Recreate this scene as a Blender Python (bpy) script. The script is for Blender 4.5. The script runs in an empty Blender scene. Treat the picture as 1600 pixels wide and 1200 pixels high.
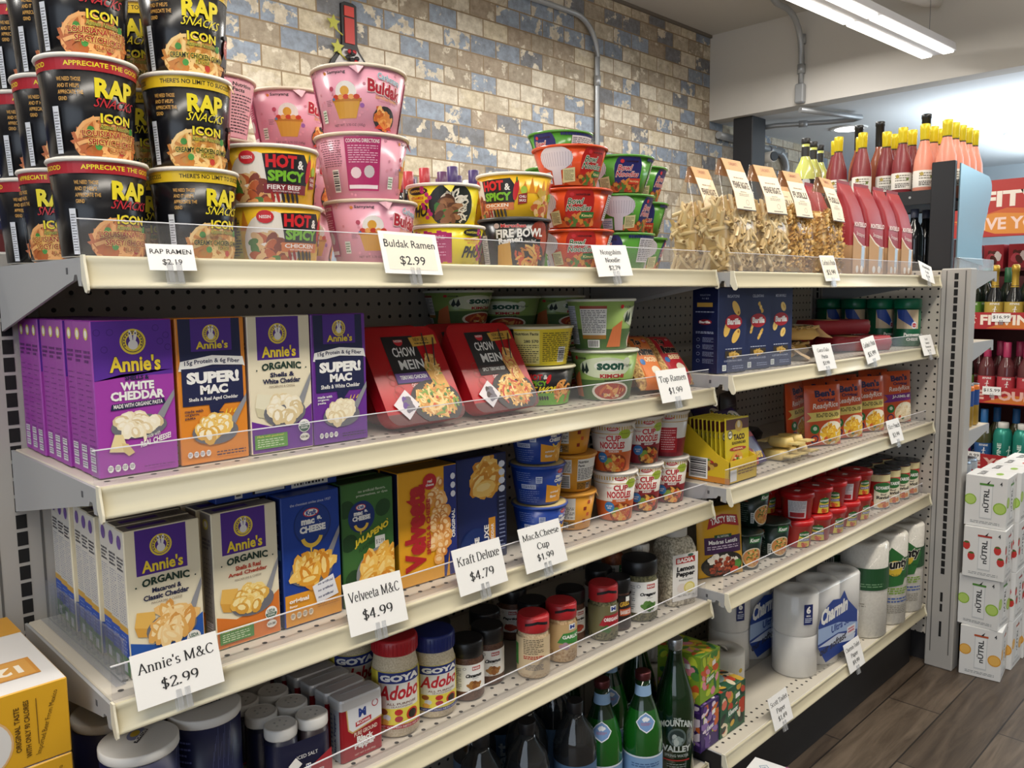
import bpy, math, random
from mathutils import Vector, Matrix, Euler
from math import pi, sin, cos
S = bpy.context.scene
COL = S.collection
# ------------------------------------------------------------------ camera
cam_d = bpy.data.cameras.new('camera')
cam_d.sensor_width = 36.0
cam_d.lens = 36.0 * 1288.08 / 1600.0
cam_d.clip_start = 0.05
cam = bpy.data.objects.new('camera', cam_d)
COL.objects.link(cam)
_yw, _pt, _rl = math.radians(44.742), math.radians(-6.239), math.radians(-0.626)
_F = Vector((sin(_yw) * cos(_pt), cos(_yw) * cos(_pt), sin(_pt)))
_R = Vector((cos(_yw), -sin(_yw), 0.0))
_U = _R.cross(_F)
_R2 = cos(_rl) * _R + sin(_rl) * _U
_U2 = -sin(_rl) * _R + cos(_rl) * _U
cam.matrix_world = Matrix(((_R2.x, _U2.x, -_F.x, -0.2887), (_R2.y, _U2.y, -_F.y, -1.3442),
       (_R2.z, _U2.z, -_F.z, 1.2046), (0, 0, 0, 1)))
S.camera = cam
# ------------------------------------------------------------------ light and exposure
S.view_settings.view_transform = 'Standard'
S.view_settings.look = 'None'
S.view_settings.gamma = 1.0
S.view_settings.use_curve_mapping = False
S.view_settings.exposure = -0.18
W = bpy.data.worlds.new('world')
S.world = W
W.use_nodes = True
W.node_tree.nodes['Background'].inputs[0].default_value = (0.75, 0.85, 1.0, 1)
W.node_tree.nodes['Background'].inputs[1].default_value = 0.35
def area(name, loc, rot, sx, sy, power, col):
 l = bpy.data.lights.new(name, 'AREA')
 l.shape = 'RECTANGLE'
 l.size, l.size_y, l.energy, l.color = sx, sy, power, col
 o = bpy.data.objects.new(name, l)
 o.location, o.rotation_euler = loc, rot
 COL.objects.link(o)
 return o
WARM = (1.0, 0.93, 0.82)
# rows of ceiling fixtures over the aisles (lamps of the shop)
for x, y, e in [(-0.6, -1.15, 40), (1.9, -1.15, 40), (4.4, -1.75, 30), (-0.6, -3.6, 10), (1.9, -3.6, 10)]:
 area('aisle_lamp', (x, y, 2.50), (0, 0, 0), 2.2, 0.22, e, WARM)
for x in (0.4, 2.9):
 area('rear_aisle_lamp', (x, 0.62, 2.45), (0, 0, 0), 2.0, 0.2, 40, (1.0, 0.96, 0.9))
 area('ceiling_fill', (x, -0.6, 2.45), (math.radians(180), 0, 0), 2.2, 0.3, 9, WARM)  # upward fill added to brighten the ceiling, no fixture hangs here
area('rear_cooler_lamp', (0.9, 0.80, 1.05), (math.radians(115), 0, 0), 1.6, 0.12, 9, (1.0, 0.93, 0.8))
area('storefront_daylight', (-3.1, -2.6, 1.5), (0, math.radians(-90), 0), 2.2, 3.6, 50, (0.78, 0.88, 1.0))
area('back_room_light', (6.0, -1.0, 1.9), (math.radians(180), 0, 0), 2.5, 3.0, 110, (0.82, 0.93, 1.0))  # unseen upward panel, standing in for bluish daylight on the low ceiling
area('back_room_light', (6.0, -2.6, 2.2), (0, 0, 0), 2.5, 1.0, 60, (0.85, 0.94, 1.0))
# ------------------------------------------------------------------ materials
_mats = {}
def lin(h):
 h = h.lstrip('#')
 r = []
 for i in (0, 2, 4):
  c = int(h[i:i + 2], 16) / 255
  r.append(c / 12.92 if c <= 0.04045 else ((c + 0.055) / 1.055) ** 2.4)
 return (*r, 1)
def P(hexc, rough=0.45, metal=0.0, spec=0.5, coat=0.0):
 if not isinstance(hexc, str):
  return hexc
 k = (hexc, rough, metal, spec, coat)
 if k in _mats:
  return _mats[k]
 m = bpy.data.materials.new('paint_%s_%d' % (hexc.strip('#'), len(_mats)))
 m.use_nodes = True
 b = m.node_tree.nodes['Principled BSDF']
 b.inputs['Base Color'].default_value = lin(hexc)
 b.inputs['Roughness'].default_value = rough
 b.inputs['Metallic'].default_value = metal
 b.inputs['Specular IOR Level'].default_value = spec
 b.inputs['Coat Weight'].default_value = coat
 b.inputs['Coat Roughness'].default_value = 0.15
 _mats[k] = m
 return m
def nodes(name):
 m = bpy.data.materials.new(name)
 m.use_nodes = True
 nt = m.node_tree
 return m, nt, nt.nodes['Principled BSDF'], nt.nodes['Material Output']
def N(nt, t, **kw):
 n = nt.nodes.new(t)
 for k, v in kw.items():
  if k.startswith('i_'):
   key = k[2:]
   n.inputs[int(key) if key.isdigit() else key.replace('_', ' ')].default_value = v
  else:
   setattr(n, k, v)
 return n
def L(nt, a, ao, b, bi):
 nt.links.new(a.outputs[ao], b.inputs[bi])
def clear(name, tint='#ffffff', refl=0.06, rough=0.08, haze=0.0):
 """thin clear plastic: mostly see-through with a glossy skin and a little haze"""
 if name in _mats:
  return _mats[name]
 m, nt, b, out = nodes(name)
 nt.nodes.remove(b)
 tr = N(nt, 'ShaderNodeBsdfTransparent')
 tr.inputs[0].default_value = lin(tint)
 gl = N(nt, 'ShaderNodeBsdfGlossy')
 gl.inputs['Roughness'].default_value = rough
 fr = N(nt, 'ShaderNodeLayerWeight')
 pw = N(nt, 'ShaderNodeMath', operation='POWER')
 pw.inputs[1].default_value = 4.0
 L(nt, fr, 'Facing', pw, 0)
 ad = N(nt, 'ShaderNodeMath', operation='MULTIPLY_ADD', use_clamp=True)
 ad.inputs[1].default_value = 0.35
 ad.inputs[2].default_value = refl
 L(nt, pw, 0, ad, 0)
 mx = N(nt, 'ShaderNodeMixShader')
 L(nt, ad, 0, mx, 0)
 L(nt, tr, 0, mx, 1)
 L(nt, gl, 0, mx, 2)
 last = mx
 if haze:
  df = N(nt, 'ShaderNodeBsdfDiffuse')
  df.inputs[0].default_value = (0.75, 0.75, 0.75, 1)
  m2 = N(nt, 'ShaderNodeMixShader')
  m2.inputs[0].default_value = haze
  L(nt, mx, 0, m2, 1)
  L(nt, df, 0, m2, 2)
  last = m2
 L(nt, last, 0, out, 0)
 _mats[name] = m
 return m
def speckle(name, c1, c2, scale=300.0, rough=0.7, detail=3.0, lo=0.4, hi=0.6, bump=0.0, c3=None):
 """granular stuff (spice, salt, foam): two or three colours mixed by noise in object space"""
 if name in _mats:
  return _mats[name]
 m, nt, b, out = nodes(name)
 tc = N(nt, 'ShaderNodeTexCoord')
 nz = N(nt, 'ShaderNodeTexNoise')
 nz.inputs['Scale'].default_value = scale
 nz.inputs['Detail'].default_value = detail
 L(nt, tc, 'Object', nz, 'Vector')
 cr = N(nt, 'ShaderNodeValToRGB')
 cr.color_ramp.elements[0].position, cr.color_ramp.elements[0].color = lo, lin(c1)
 cr.color_ramp.elements[1].position, cr.color_ramp.elements[1].color = hi, lin(c2)
 if c3:
  e = cr.color_ramp.elements.new((lo + hi) / 2)
  e.color = lin(c3)
 L(nt, nz, 0, cr, 0)
 L(nt, cr, 0, b, 'Base Color')
 b.inputs['Roughness'].default_value = rough
 if bump:
  bp = N(nt, 'ShaderNodeBump')
  bp.inputs['Strength'].default_value = bump
  bp.inputs['Distance'].default_value = 0.002
  L(nt, nz, 0, bp, 'Height')
  L(nt, bp, 0, b, 'Normal')
 _mats[name] = m
 return m
def emit(name, col, strength):
 m, nt, b, out = nodes(name)
 b.inputs['Base Color'].default_value = (0.8, 0.8, 0.8, 1)
 b.inputs['Emission Color'].default_value = (*col, 1)
 b.inputs['Emission Strength'].default_value = strength
 return m
# ------------------------------------------------------------------ lettering
_fonts = {}
_glyphs = {}
def glyphs(s, bold=0.0, res=2):
 """flat outline of a string: (verts2d, faces, bbox)"""
 k = (s, bold, res)
 if k in _glyphs:
  return _glyphs[k]
 cu = bpy.data.curves.new('lettering', 'FONT')
 cu.body = s
 cu.resolution_u = res
 cu.offset = bold
 cu.fill_mode = 'FRONT'
 o = bpy.data.objects.new('lettering', cu)
 COL.objects.link(o)
 me = bpy.data.meshes.new_from_object(o)
 v = [(p.co.x, p.co.y) for p in me.vertices]
 f = [tuple(p.vertices) for p in me.polygons if p.area > 1e-9]
 if f:
  a = f[0]
  ar = sum(v[a[i]][0] * v[a[(i + 1) % len(a)]][1] - v[a[(i + 1) % len(a)]][0] * v[a[i]][1] for i in range(len(a)))
  if ar < 0:
   f = [tuple(reversed(q)) for q in f]
 bpy.data.objects.remove(o)
 bpy.data.meshes.remove(me)
 bpy.data.curves.remove(cu)
 xs = [p[0] for p in v] or [0, 1]
 ys = [p[1] for p in v] or [0, 1]
 r = (v, f, (min(xs), min(ys), max(xs), max(ys)))
 _glyphs[k] = r
 return r
class Art:
 """flat printed artwork in unit coordinates (0..1 across, 0..1 up)"""
 def __init__(self, asp=1.0):
  self.p = []          # (material, verts2d, faces, layer)
  self.z = 1
  self.asp = asp       # width / height of the face, for round things
 def up(self, k=1):
  self.z += k
  return self
 def poly(self, pts, c):
  a = sum(pts[i][0] * pts[(i + 1) % len(pts)][1] - pts[(i + 1) % len(pts)][0] * pts[i][1] for i in range(len(pts)))
  if a < 0:
   pts = pts[::-1]
  self.p.append((c, list(pts), [tuple(range(len(pts)))], self.z))
  self.z += 0.04
  return self
 def rect(self, x0, y0, x1, y1, c):
  return self.poly([(x0, y0), (x1, y0), (x1, y1), (x0, y1)], c)
 def ell(self, cx, cy, rx, c, ry=None, n=20, a0=0.0, a1=2 * pi, rot=0.0):
  ry = rx * self.asp if ry is None else ry
  pts = []
  for i in range(n + (0 if a1 - a0 > 6.28 else 1)):
   t = a0 + (a1 - a0) * i / n
   x, y = rx * cos(t), ry / self.asp * sin(t)
   pts.append((cx + x * cos(rot) - y * sin(rot), cy + (x * sin(rot) + y * cos(rot)) * self.asp))
  return self.poly(pts, c)
 def ring(self, cx, cy, rx, w, c, n=24):
  z = self.z
  for i in range(n):
   self.z = z
   t, u = 2 * pi * i / n, 2 * pi * (i + 1) / n
   q = []
   for r, tt in ((rx - w, t), (rx, t), (rx, u), (rx - w, u)):
    q.append((cx + r * cos(tt), cy + r * sin(tt) * self.asp))
   self.poly(q, c)
  return self
 def text(self, s, x0, y0, x1, y1, c, bold=0.0, slant=0.0, arch=0.0, rise=0.0, rot=0, out=None, ow=0.05, res=2):
  """string fitted to a rectangle; arch bends it, rise tilts it, rot=90 reads upward; out adds an outline colour"""
  todo = [(c, bold)]
  if out:
   todo = [(out, bold + ow), (c, bold)]
  bb = glyphs(s, bold, res)[2]
  for cc, bd in todo:
   v, f, _ = glyphs(s, bd, res)
   if not f:
    continue
   w, h = bb[2] - bb[0] or 1, bb[3] - bb[1] or 1
   pts = []
   for x, y in v:
    a, b = (x - bb[0]) / w, (y - bb[1]) / h
    if rot == 90:
     a, b = 1 - b, a
    elif rot == -90:
     a, b = b, 1 - a
    elif rot == 180:
     a, b = 1 - a, 1 - b
    px = x0 + a * (x1 - x0) + slant * (b - 0.5) * (y1 - y0)
    py = y0 + b * (y1 - y0) + arch * (1 - (2 * a - 1) ** 2) + rise * a
    pts.append((px, py))
   self.p.append((cc, pts, f, self.z))
   self.up()
  return self
 def fine(self, x0, y0, x1, y1, c, n=5, fill=0.5, seed=1, gap=0.08):
  """small print too small to read: rows of short dashes"""
  r = random.Random(seed)
  h = (y1 - y0) / n
  z = self.z
  for i in range(n):
   x = x0
   end = x1 - (r.random() * 0.35 * (x1 - x0) if i % 3 == 2 else 0)
   yb = y1 - (i + 1) * h + h * (1 - fill) / 2
   while x < end:
    w = min((x1 - x0) * (0.06 + 0.14 * r.random()), end - x)
    self.rect(x, yb, x + w, yb + h * fill, c)
    self.z = z
    x += w + (x1 - x0) * gap * 0.4
  return self
 def bars(self, x0, y0, x1, y1, seed=1, horiz=False):
  r = random.Random(seed)
  self.rect(x0, y0, x1, y1, WHITE)
  self.up()
  t = 0.08
  while t < 0.9:
   w = 0.02 + 0.05 * r.random()
   if horiz:
    self.rect(x0 + .08 * (x1 - x0), y0 + t * (y1 - y0), x1 - .08 * (x1 - x0), y0 + min(t + w, .93) * (y1 - y0), BLACK)
   else:
    self.rect(x0 + t * (x1 - x0), y0 + .1 * (y1 - y0), x0 + min(t + w, .93) * (x1 - x0), y1 - .1 * (y1 - y0), BLACK)
   t += w + 0.02 + 0.04 * r.random()
   self.z -= 0.04
  return self.up()
 def blobs(self, cx, cy, rx, ry, cols, n=26, size=0.3, elong=1.5, seed=1, k=1, sides=9, shade=None):
  """a heap of rounded pieces drawn back to front, each with a lighter crown"""
  r = random.Random(seed)
  pts = []
  for i in range(n):
   t, q = r.random() * 2 * pi, math.sqrt(r.random())
   pts.append((cx + q * rx * (1 - size * .6) * cos(t), cy + q * ry * (1 - size * .6) * sin(t)))
  pts.sort(key=lambda p: -p[1])
  for x, y in pts:
   s = min(rx, ry / self.asp) * size * (0.8 + 0.4 * r.random())
   rot = r.random() * pi
   j = r.randrange(len(cols))
   self.ell(x, y, s * elong, cols[j], ry=s * self.asp, n=sides, rot=rot)
   self.z += 0.12
   if shade:
    self.ell(x - s * .1, y + s * .22 * self.asp, s * elong * .62, shade[j % len(shade)], ry=s * .5 * self.asp, n=7, rot=rot)
    self.z += 0.16
  return self.up()
 def noodles(self, cx, cy, rx, ry, cols, n=30, w=0.07, seed=1):
  """a tangle of noodle strands inside an ellipse"""
  r = random.Random(seed)
  for i in range(n):
   t, q = r.random() * 2 * pi, math.sqrt(r.random()) * .85
   x0, y0 = cx + q * rx * cos(t), cy + q * ry * sin(t)
   a = r.random() * 2 * pi
   bend = r.choice((-1, 1)) * (0.25 + 0.3 * r.random())
   st = 0.22
   hw = w * 0.5 * rx
   last = None
   c = cols[r.randrange(len(cols))]
   x, y = x0, y0
   zs = self.z
   for j in range(7):
    self.z = zs
    ca, sa = cos(a), sin(a)
    pr = ((x - hw * sa, y + hw * ca * self.asp), (x + hw * sa, y - hw * ca * self.asp))
    if last:
     self.poly([last[0], last[1], pr[1], pr[0]], c)
    last = pr
    nx, ny = x + st * rx * ca, y + st * rx * sa * self.asp
    if ((nx - cx) / rx) ** 2 + ((ny - cy) / ry) ** 2 > 1.0:
     break
    x, y = nx, ny
    a += bend
   self.z = zs + 0.15
  return self.up()
# ------------------------------------------------------------------ mesh building
LAY = 0.00005
class M:
 def __init__(self):
  self.v, self.f, self.m, self.s, self.mats, self.ix = [], [], [], [], [], {}
 def mi(self, mat):
  if isinstance(mat, str):
   mat = P(mat)
  k = mat.name
  if k not in self.ix:
   self.ix[k] = len(self.mats)
   self.mats.append(mat)
  return self.ix[k]
 def add(self, verts, faces, mat, smooth=False):
  o = len(self.v)
  self.v.extend([tuple(p) for p in verts])
  k = self.mi(mat)
  for q in faces:
   self.f.append(tuple(i + o for i in q))
   self.m.append(k)
   self.s.append(smooth)
  return self
 def quad(self, a, b, c, d, mat):
  return self.add([a, b, c, d], [(0, 1, 2, 3)], mat)
 def box(self, x0, x1, y0, y1, z0, z1, mat, b=0.0, faces=None):
  """box with chamfered edges; faces = {'-y': mat, ...} overrides"""
  fm = faces or {}
  if b <= 0:
   vs = [(x, y, z) for z in (z0, z1) for y in (y0, y1) for x in (x0, x1)]
   for key, q in (('-z', (0, 2, 3, 1)), ('+z', (4, 5, 7, 6)), ('-y', (0, 1, 5, 4)), ('+y', (2, 6, 7, 3)), ('-x', (0, 4, 6, 2)), ('+x', (1, 3, 7, 5))):
    self.add([vs[i] for i in q], [(0, 1, 2, 3)], fm.get(key, mat))
   return self
  X, Y, Z = (x0, x1), (y0, y1), (z0, z1)
  c = {}
  vs = []
  for i in (0, 1):
   for j in (0, 1):
    for k in (0, 1):
     sx, sy, sz = (1, -1)[i] * b, (1, -1)[j] * b, (1, -1)[k] * b
     for ax in range(3):
      d = [sx, sy, sz]
      d[ax] = 0
      c[(i, j, k, ax)] = len(vs)
      vs.append((X[i] + d[0], Y[j] + d[1], Z[k] + d[2]))
  F = []
  for k, key in ((0, '-z'), (1, '+z')):
   q = [c[(0, 0, k, 2)], c[(1, 0, k, 2)], c[(1, 1, k, 2)], c[(0, 1, k, 2)]]
   F.append((q if k else q[::-1], fm.get(key, mat)))
  for j, key in ((0, '-y'), (1, '+y')):
   q = [c[(0, j, 0, 1)], c[(1, j, 0, 1)], c[(1, j, 1, 1)], c[(0, j, 1, 1)]]
   F.append((q if not j else q[::-1], fm.get(key, mat)))
  for i, key in ((0, '-x'), (1, '+x')):
   q = [c[(i, 0, 0, 0)], c[(i, 0, 1, 0)], c[(i, 1, 1, 0)], c[(i, 1, 0, 0)]]
   F.append((q if not i else q[::-1], fm.get(key, mat)))
  cen = Vector(((x0 + x1) / 2, (y0 + y1) / 2, (z0 + z1) / 2))
  def orient(q):
   a, bb, cc = Vector(vs[q[0]]), Vector(vs[q[1]]), Vector(vs[q[2]])
   return q if (bb - a).cross(cc - a).dot(a - cen) > 0 else q[::-1]
  for i in (0, 1):
   for j in (0, 1):
    F.append((orient([c[(i, j, 0, 0)], c[(i, j, 1, 0)], c[(i, j, 1, 1)], c[(i, j, 0, 1)]]), mat))
    F.append((orient([c[(i, 0, j, 0)], c[(i, 1, j, 0)], c[(i, 1, j, 2)], c[(i, 0, j, 2)]]), mat))
    F.append((orient([c[(0, i, j, 1)], c[(1, i, j, 1)], c[(1, i, j, 2)], c[(0, i, j, 2)]]), mat))
    for k in (0, 1):
     F.append((orient([c[(i, j, k, 0)], c[(i, j, k, 1)], c[(i, j, k, 2)]]), mat))
  o = len(self.v)
  self.v.extend(vs)
  for q, mt in F:
   self.f.append(tuple(t + o for t in q))
   self.m.append(self.mi(mt))
   self.s.append(False)
  return self
 def lathe(self, prof, n, mats, smooth=True, cx=0.0, cy=0.0, cap=True, a0=0.0):
  """revolve (r, z) profile listed from bottom to top; mats one or one per segment"""
  if not isinstance(mats, (list, tuple)):
   mats = [mats] * (len(prof) - 1)
  o = len(self.v)
  for r, z in prof:
   for i in range(n):
    t = a0 + 2 * pi * i / n
    self.v.append((cx + r * sin(t), cy - r * cos(t), z))
  for j in range(len(prof) - 1):
   k = self.mi(mats[j])
   for i in range(n):
    a, b = o + j * n + i, o + j * n + (i + 1) % n
    self.f.append((a, b, b + n, a + n))
    self.m.append(k)
    self.s.append(smooth)
  if cap:
   self.f.append(tuple(o + i for i in range(n))[::-1])
   self.m.append(self.mi(mats[0]))
   self.s.append(False)
   t = o + (len(prof) - 1) * n
   self.f.append(tuple(t + i for i in range(n)))
   self.m.append(self.mi(mats[-1]))
   self.s.append(False)
  return self
 def tube(self, pts, r, n, mat, cap=True):
  pts = [Vector(p) for p in pts]
  o = len(self.v)
  up = Vector((0, 0, 1))
  for i, p in enumerate(pts):
   d = (pts[min(i + 1, len(pts) - 1)] - pts[max(i - 1, 0)]).normalized()
   a = d.cross(up)
   if a.length < 1e-3:
    a = d.cross(Vector((0, 1, 0)))
   a.normalize()
   b = d.cross(a)
   rr = r[i] if isinstance(r, (list, tuple)) else r
   for k in range(n):
    t = 2 * pi * k / n
    self.v.append(tuple(p + rr * (cos(t) * a + sin(t) * b)))
  k = self.mi(mat)
  for j in range(len(pts) - 1):
   for i in range(n):
    a, b = o + j * n + i, o + j * n + (i + 1) % n
    self.f.append((b, a, a + n, b + n))
    self.m.append(k)
    self.s.append(True)
  if cap:
   self.f.append(tuple(o + i for i in range(n)))
   self.f.append(tuple(o + (len(pts) - 1) * n + i for i in range(n))[::-1])
   self.m += [k, k]
   self.s += [False, False]
  return self
 def prism(self, poly, axis, a, b, mat, smooth=False):
  """extrude a 2D outline along axis 'x' (poly in y,z), 'y' (x,z) or 'z' (x,y)"""
  def at(p, t):
   return {'x': (t, p[0], p[1]), 'y': (p[0], t, p[1]), 'z': (p[0], p[1], t)}[axis]
  n = len(poly)
  ar = sum(poly[i][0] * poly[(i + 1) % n][1] - poly[(i + 1) % n][0] * poly[i][1] for i in range(n))
  if (ar < 0) != (axis == 'y'):
   poly = poly[::-1]
  vs = [at(p, a) for p in poly] + [at(p, b) for p in poly]
  fs = [tuple(range(n))[::-1], tuple(range(n, 2 * n))]
  self.add(vs, fs, mat)
  o = len(self.v) - 2 * n
  k = self.mi(mat)
  for i in range(n):
   j = (i + 1) % n
   self.f.append((o + i, o + j, o + n + j, o + n + i))
   self.m.append(k)
   self.s.append(smooth)
  return self
 def decal(self, art, org, U, V, lift=0.0002):
  org, U, V = Vector(org), Vector(U), Vector(V)
  n = U.cross(V).normalized()
  for c, pts, fs, z in _inside(art.p):
   b = org + n * (lift + z * LAY)
   self.add([b + U * x + V * y for x, y in pts], fs, c)
  return self
 def wrap(self, art, prof, ac, span, n, lift=0.0002, cx=0.0, cy=0.0):
  """print on a turned surface: prof = [(r0,z0),(r1,z1)] bottom/top; cut along the n-gon's edges"""
  (r0, z0), (r1, z1) = prof
  sl = math.hypot(r1 - r0, z1 - z0)
  nr, nz = (z1 - z0) / sl, -(r1 - r0) / sl
  st = 2 * pi / n
  for c, pts, fs, z in _inside(art.p, False):
   vs, out = [], []
   for q in fs:
    pg = [(ac + (pts[i][0] - 0.5) * span, pts[i][1]) for i in q]
    lo, hi = min(p[0] for p in pg), max(p[0] for p in pg)
    k = math.floor(lo / st + 1e-6)
    while k * st < hi - 1e-9:
     a, b = k * st, (k + 1) * st
     cl = _clip(_clip(pg, a, True), b, False)
     if len(cl) >= 3:
      o = len(vs)
      h = lift + z * LAY
      for t, y in cl:
       w = (t - a) / st
       r = r0 + (r1 - r0) * y + h * nr
       x = r * (sin(a) * (1 - w) + sin(b) * w)
       yy = -r * (cos(a) * (1 - w) + cos(b) * w)
       vs.append((cx + x, cy + yy, z0 + (z1 - z0) * y + h * nz))
      out.append(tuple(range(o, len(vs))))
     k += 1
   self.add(vs, out, c)
  return self
def _clip(pg, a, right):
 out = []
 n = len(pg)
 for i in range(n):
  p, q = pg[i], pg[(i + 1) % n]
  pin = p[0] >= a if right else p[0] <= a
  qin = q[0] >= a if right else q[0] <= a
  if pin:
   out.append(p)
  if pin != qin:
   t = (a - p[0]) / (q[0] - p[0])
   out.append((a, p[1] + t * (q[1] - p[1])))
 return out
def _flip(pg):
 return [(y, x) for x, y in pg]
def _inside(prims, both=True):
 """trim artwork to its panel"""
 for c, pts, fs, z in prims:
  ys = [p[1] for p in pts]
  xs = [p[0] for p in pts]
  if pts and min(ys) >= 0 and max(ys) <= 1 and (not both or (min(xs) >= 0 and max(xs) <= 1)):
   yield c, pts, fs, z
   continue
  vs, out = [], []
  for q in fs:
   pg = [pts[i] for i in q]
   if both:
    pg = _clip(_clip(pg, 0, True), 1, False)
   pg = _flip(_clip(_clip(_flip(pg), 0, True), 1, False))
   if len(pg) >= 3:
    out.append(tuple(range(len(vs), len(vs) + len(pg))))
    vs += pg
  if out:
   yield c, vs, out, z
def build(name, m):
 me = bpy.data.meshes.new(name)
 me.from_pydata(m.v, [], m.f)
 for mt in m.mats:
  me.materials.append(mt)
 me.polygons.foreach_set('material_index', m.m)
 me.polygons.foreach_set('use_smooth', m.s)
 me.update()
 return me
def link(name, me, parent=None, loc=(0, 0, 0), rot=(0, 0, 0)):
 o = bpy.data.objects.new(name, me)
 COL.objects.link(o)
 o.location, o.rotation_euler = loc, rot
 if parent:
  o.parent = parent
 return o
def struct(name, m, loc=(0, 0, 0)):
 o = link(name, build(name, m), None, loc)
 o['kind'] = 'structure'
 return o
_proto = {}
def place(name, key, fn, label, cat, loc, rot=(0, 0, 0), group=None, scale=None):
 """put one thing; fn builds [(part, M, label or None, [sub-parts])] the first time, later ones share the meshes"""
 if key not in _proto:
  def conv(t):
   return (t[0], build(t[0], t[1]), t[2] if len(t) > 2 else None, [conv(q) for q in (t[3] if len(t) > 3 else [])], t[4] if len(t) > 4 else None)
  _proto[key] = [conv(t) for t in fn()]
 parts = _proto[key]
 if len(parts) == 1 and not parts[0][3]:
  root = link(name, parts[0][1], None, loc, rot)
 else:
  root = link(name, None, None, loc, rot)
  def put(ts, par):
   for nm, me, lb, sub, kind in ts:
    c = link(nm, me, par)
    if lb:
     c['label'] = lb
    if kind:
     c['kind'] = kind
    put(sub, c)
  put(parts, root)
 if scale:
  root.scale = scale
 root['label'], root['category'] = label, cat
 if group:
  root['group'] = group
 return root
WHITE, BLACK = P('#efeeea'), P('#14141a')
# ------------------------------------------------------------------ the room
YW, ZC, ZL, XS = 1.50, 2.755, 2.249, 4.266
def brick_mat():
 m, nt, b, out = nodes('antique_brick_tile')
 tc = N(nt, 'ShaderNodeTexCoord')
 sp = N(nt, 'ShaderNodeSeparateXYZ')
 cb = N(nt, 'ShaderNodeCombineXYZ')
 L(nt, tc, 'Object', sp, 0)
 L(nt, sp, 'X', cb, 'X')
 L(nt, sp, 'Z', cb, 'Y')
 br = N(nt, 'ShaderNodeTexBrick')
 br.offset = 0.5
 for k, v in (('Color1', (0, 0, 0, 1)), ('Color2', (1, 1, 1, 1)), ('Mortar', (0.5, 0.5, 0.5, 1)), ('Scale', 1.0), ('Mortar Size', 0.0034),
     ('Mortar Smooth', 0.12), ('Bias', 0.0), ('Brick Width', 0.158), ('Row Height', 0.0815)):
  br.inputs[k].default_value = v
 L(nt, cb, 0, br, 0)
 base = N(nt, 'ShaderNodeValToRGB')
 base.color_ramp.interpolation = 'CONSTANT'
 els = [(0.0, '#cfc3a9'), (0.16, '#a79a86'), (0.3, '#8a95a4'), (0.44, '#beb29c'), (0.56, '#7b7d82'), (0.66, '#d8cfbc'), (0.8, '#94a0b0'), (0.9, '#a89883')]
 cr = base.color_ramp
 cr.elements[0].color = lin(els[0][1])
 cr.elements[1].position, cr.elements[1].color = els[1][0], lin(els[1][1])
 for p, c in els[2:]:
  e = cr.elements.new(p)
  e.color = lin(c)
 L(nt, br, 'Color', base, 0)
 n1 = N(nt, 'ShaderNodeTexNoise', i_Scale=11.0, i_Detail=6.0, i_Roughness=0.62)
 ad = N(nt, 'ShaderNodeMixRGB', blend_type='ADD')
 ad.inputs[0].default_value = 1.0
 L(nt, cb, 0, ad, 1)
 L(nt, br, 'Color', ad, 2)
 L(nt, ad, 0, n1, 'Vector')
 th = N(nt, 'ShaderNodeValToRGB')
 th.color_ramp.elements[0].position, th.color_ramp.elements[1].position = 0.56, 0.58
 L(nt, n1, 0, th, 0)
 m1 = N(nt, 'ShaderNodeMixRGB')
 m1.inputs[2].default_value = lin('#d6ccb8')
 L(nt, th, 0, m1, 0)
 L(nt, base, 0, m1, 1)
 n2 = N(nt, 'ShaderNodeTexNoise', i_Scale=26.0, i_Detail=7.0, i_Roughness=0.7)
 L(nt, cb, 0, n2, 'Vector')
 st = N(nt, 'ShaderNodeValToRGB')
 st.color_ramp.elements[0].position, st.color_ramp.elements[0].color = 0.3, lin('#8d7a63')
 st.color_ramp.elements[1].position, st.color_ramp.elements[1].color = 0.62, (1, 1, 1, 1)
 L(nt, n2, 0, st, 0)
 m2 = N(nt, 'ShaderNodeMixRGB', blend_type='MULTIPLY')
 m2.inputs[0].default_value = 0.6
 L(nt, m1, 0, m2, 1)
 L(nt, st, 0, m2, 2)
 m3 = N(nt, 'ShaderNodeMixRGB')
 m3.inputs[2].default_value = lin('#8a7558')
 L(nt, br, 'Fac', m3, 0)
 L(nt, m2, 0, m3, 1)
 L(nt, m3, 0, b, 'Base Color')
 b.inputs['Roughness'].default_value = 0.55
 bp = N(nt, 'ShaderNodeBump')
 bp.inputs['Strength'].default_value = 0.55
 bp.inputs['Distance'].default_value = 0.004
 mt = N(nt, 'ShaderNodeMath', operation='SUBTRACT')
 L(nt, n2, 0, mt, 0)
 L(nt, br, 'Fac', mt, 1)
 L(nt, mt, 0, bp, 'Height')
 L(nt, bp, 0, b, 'Normal')
 return m
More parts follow.
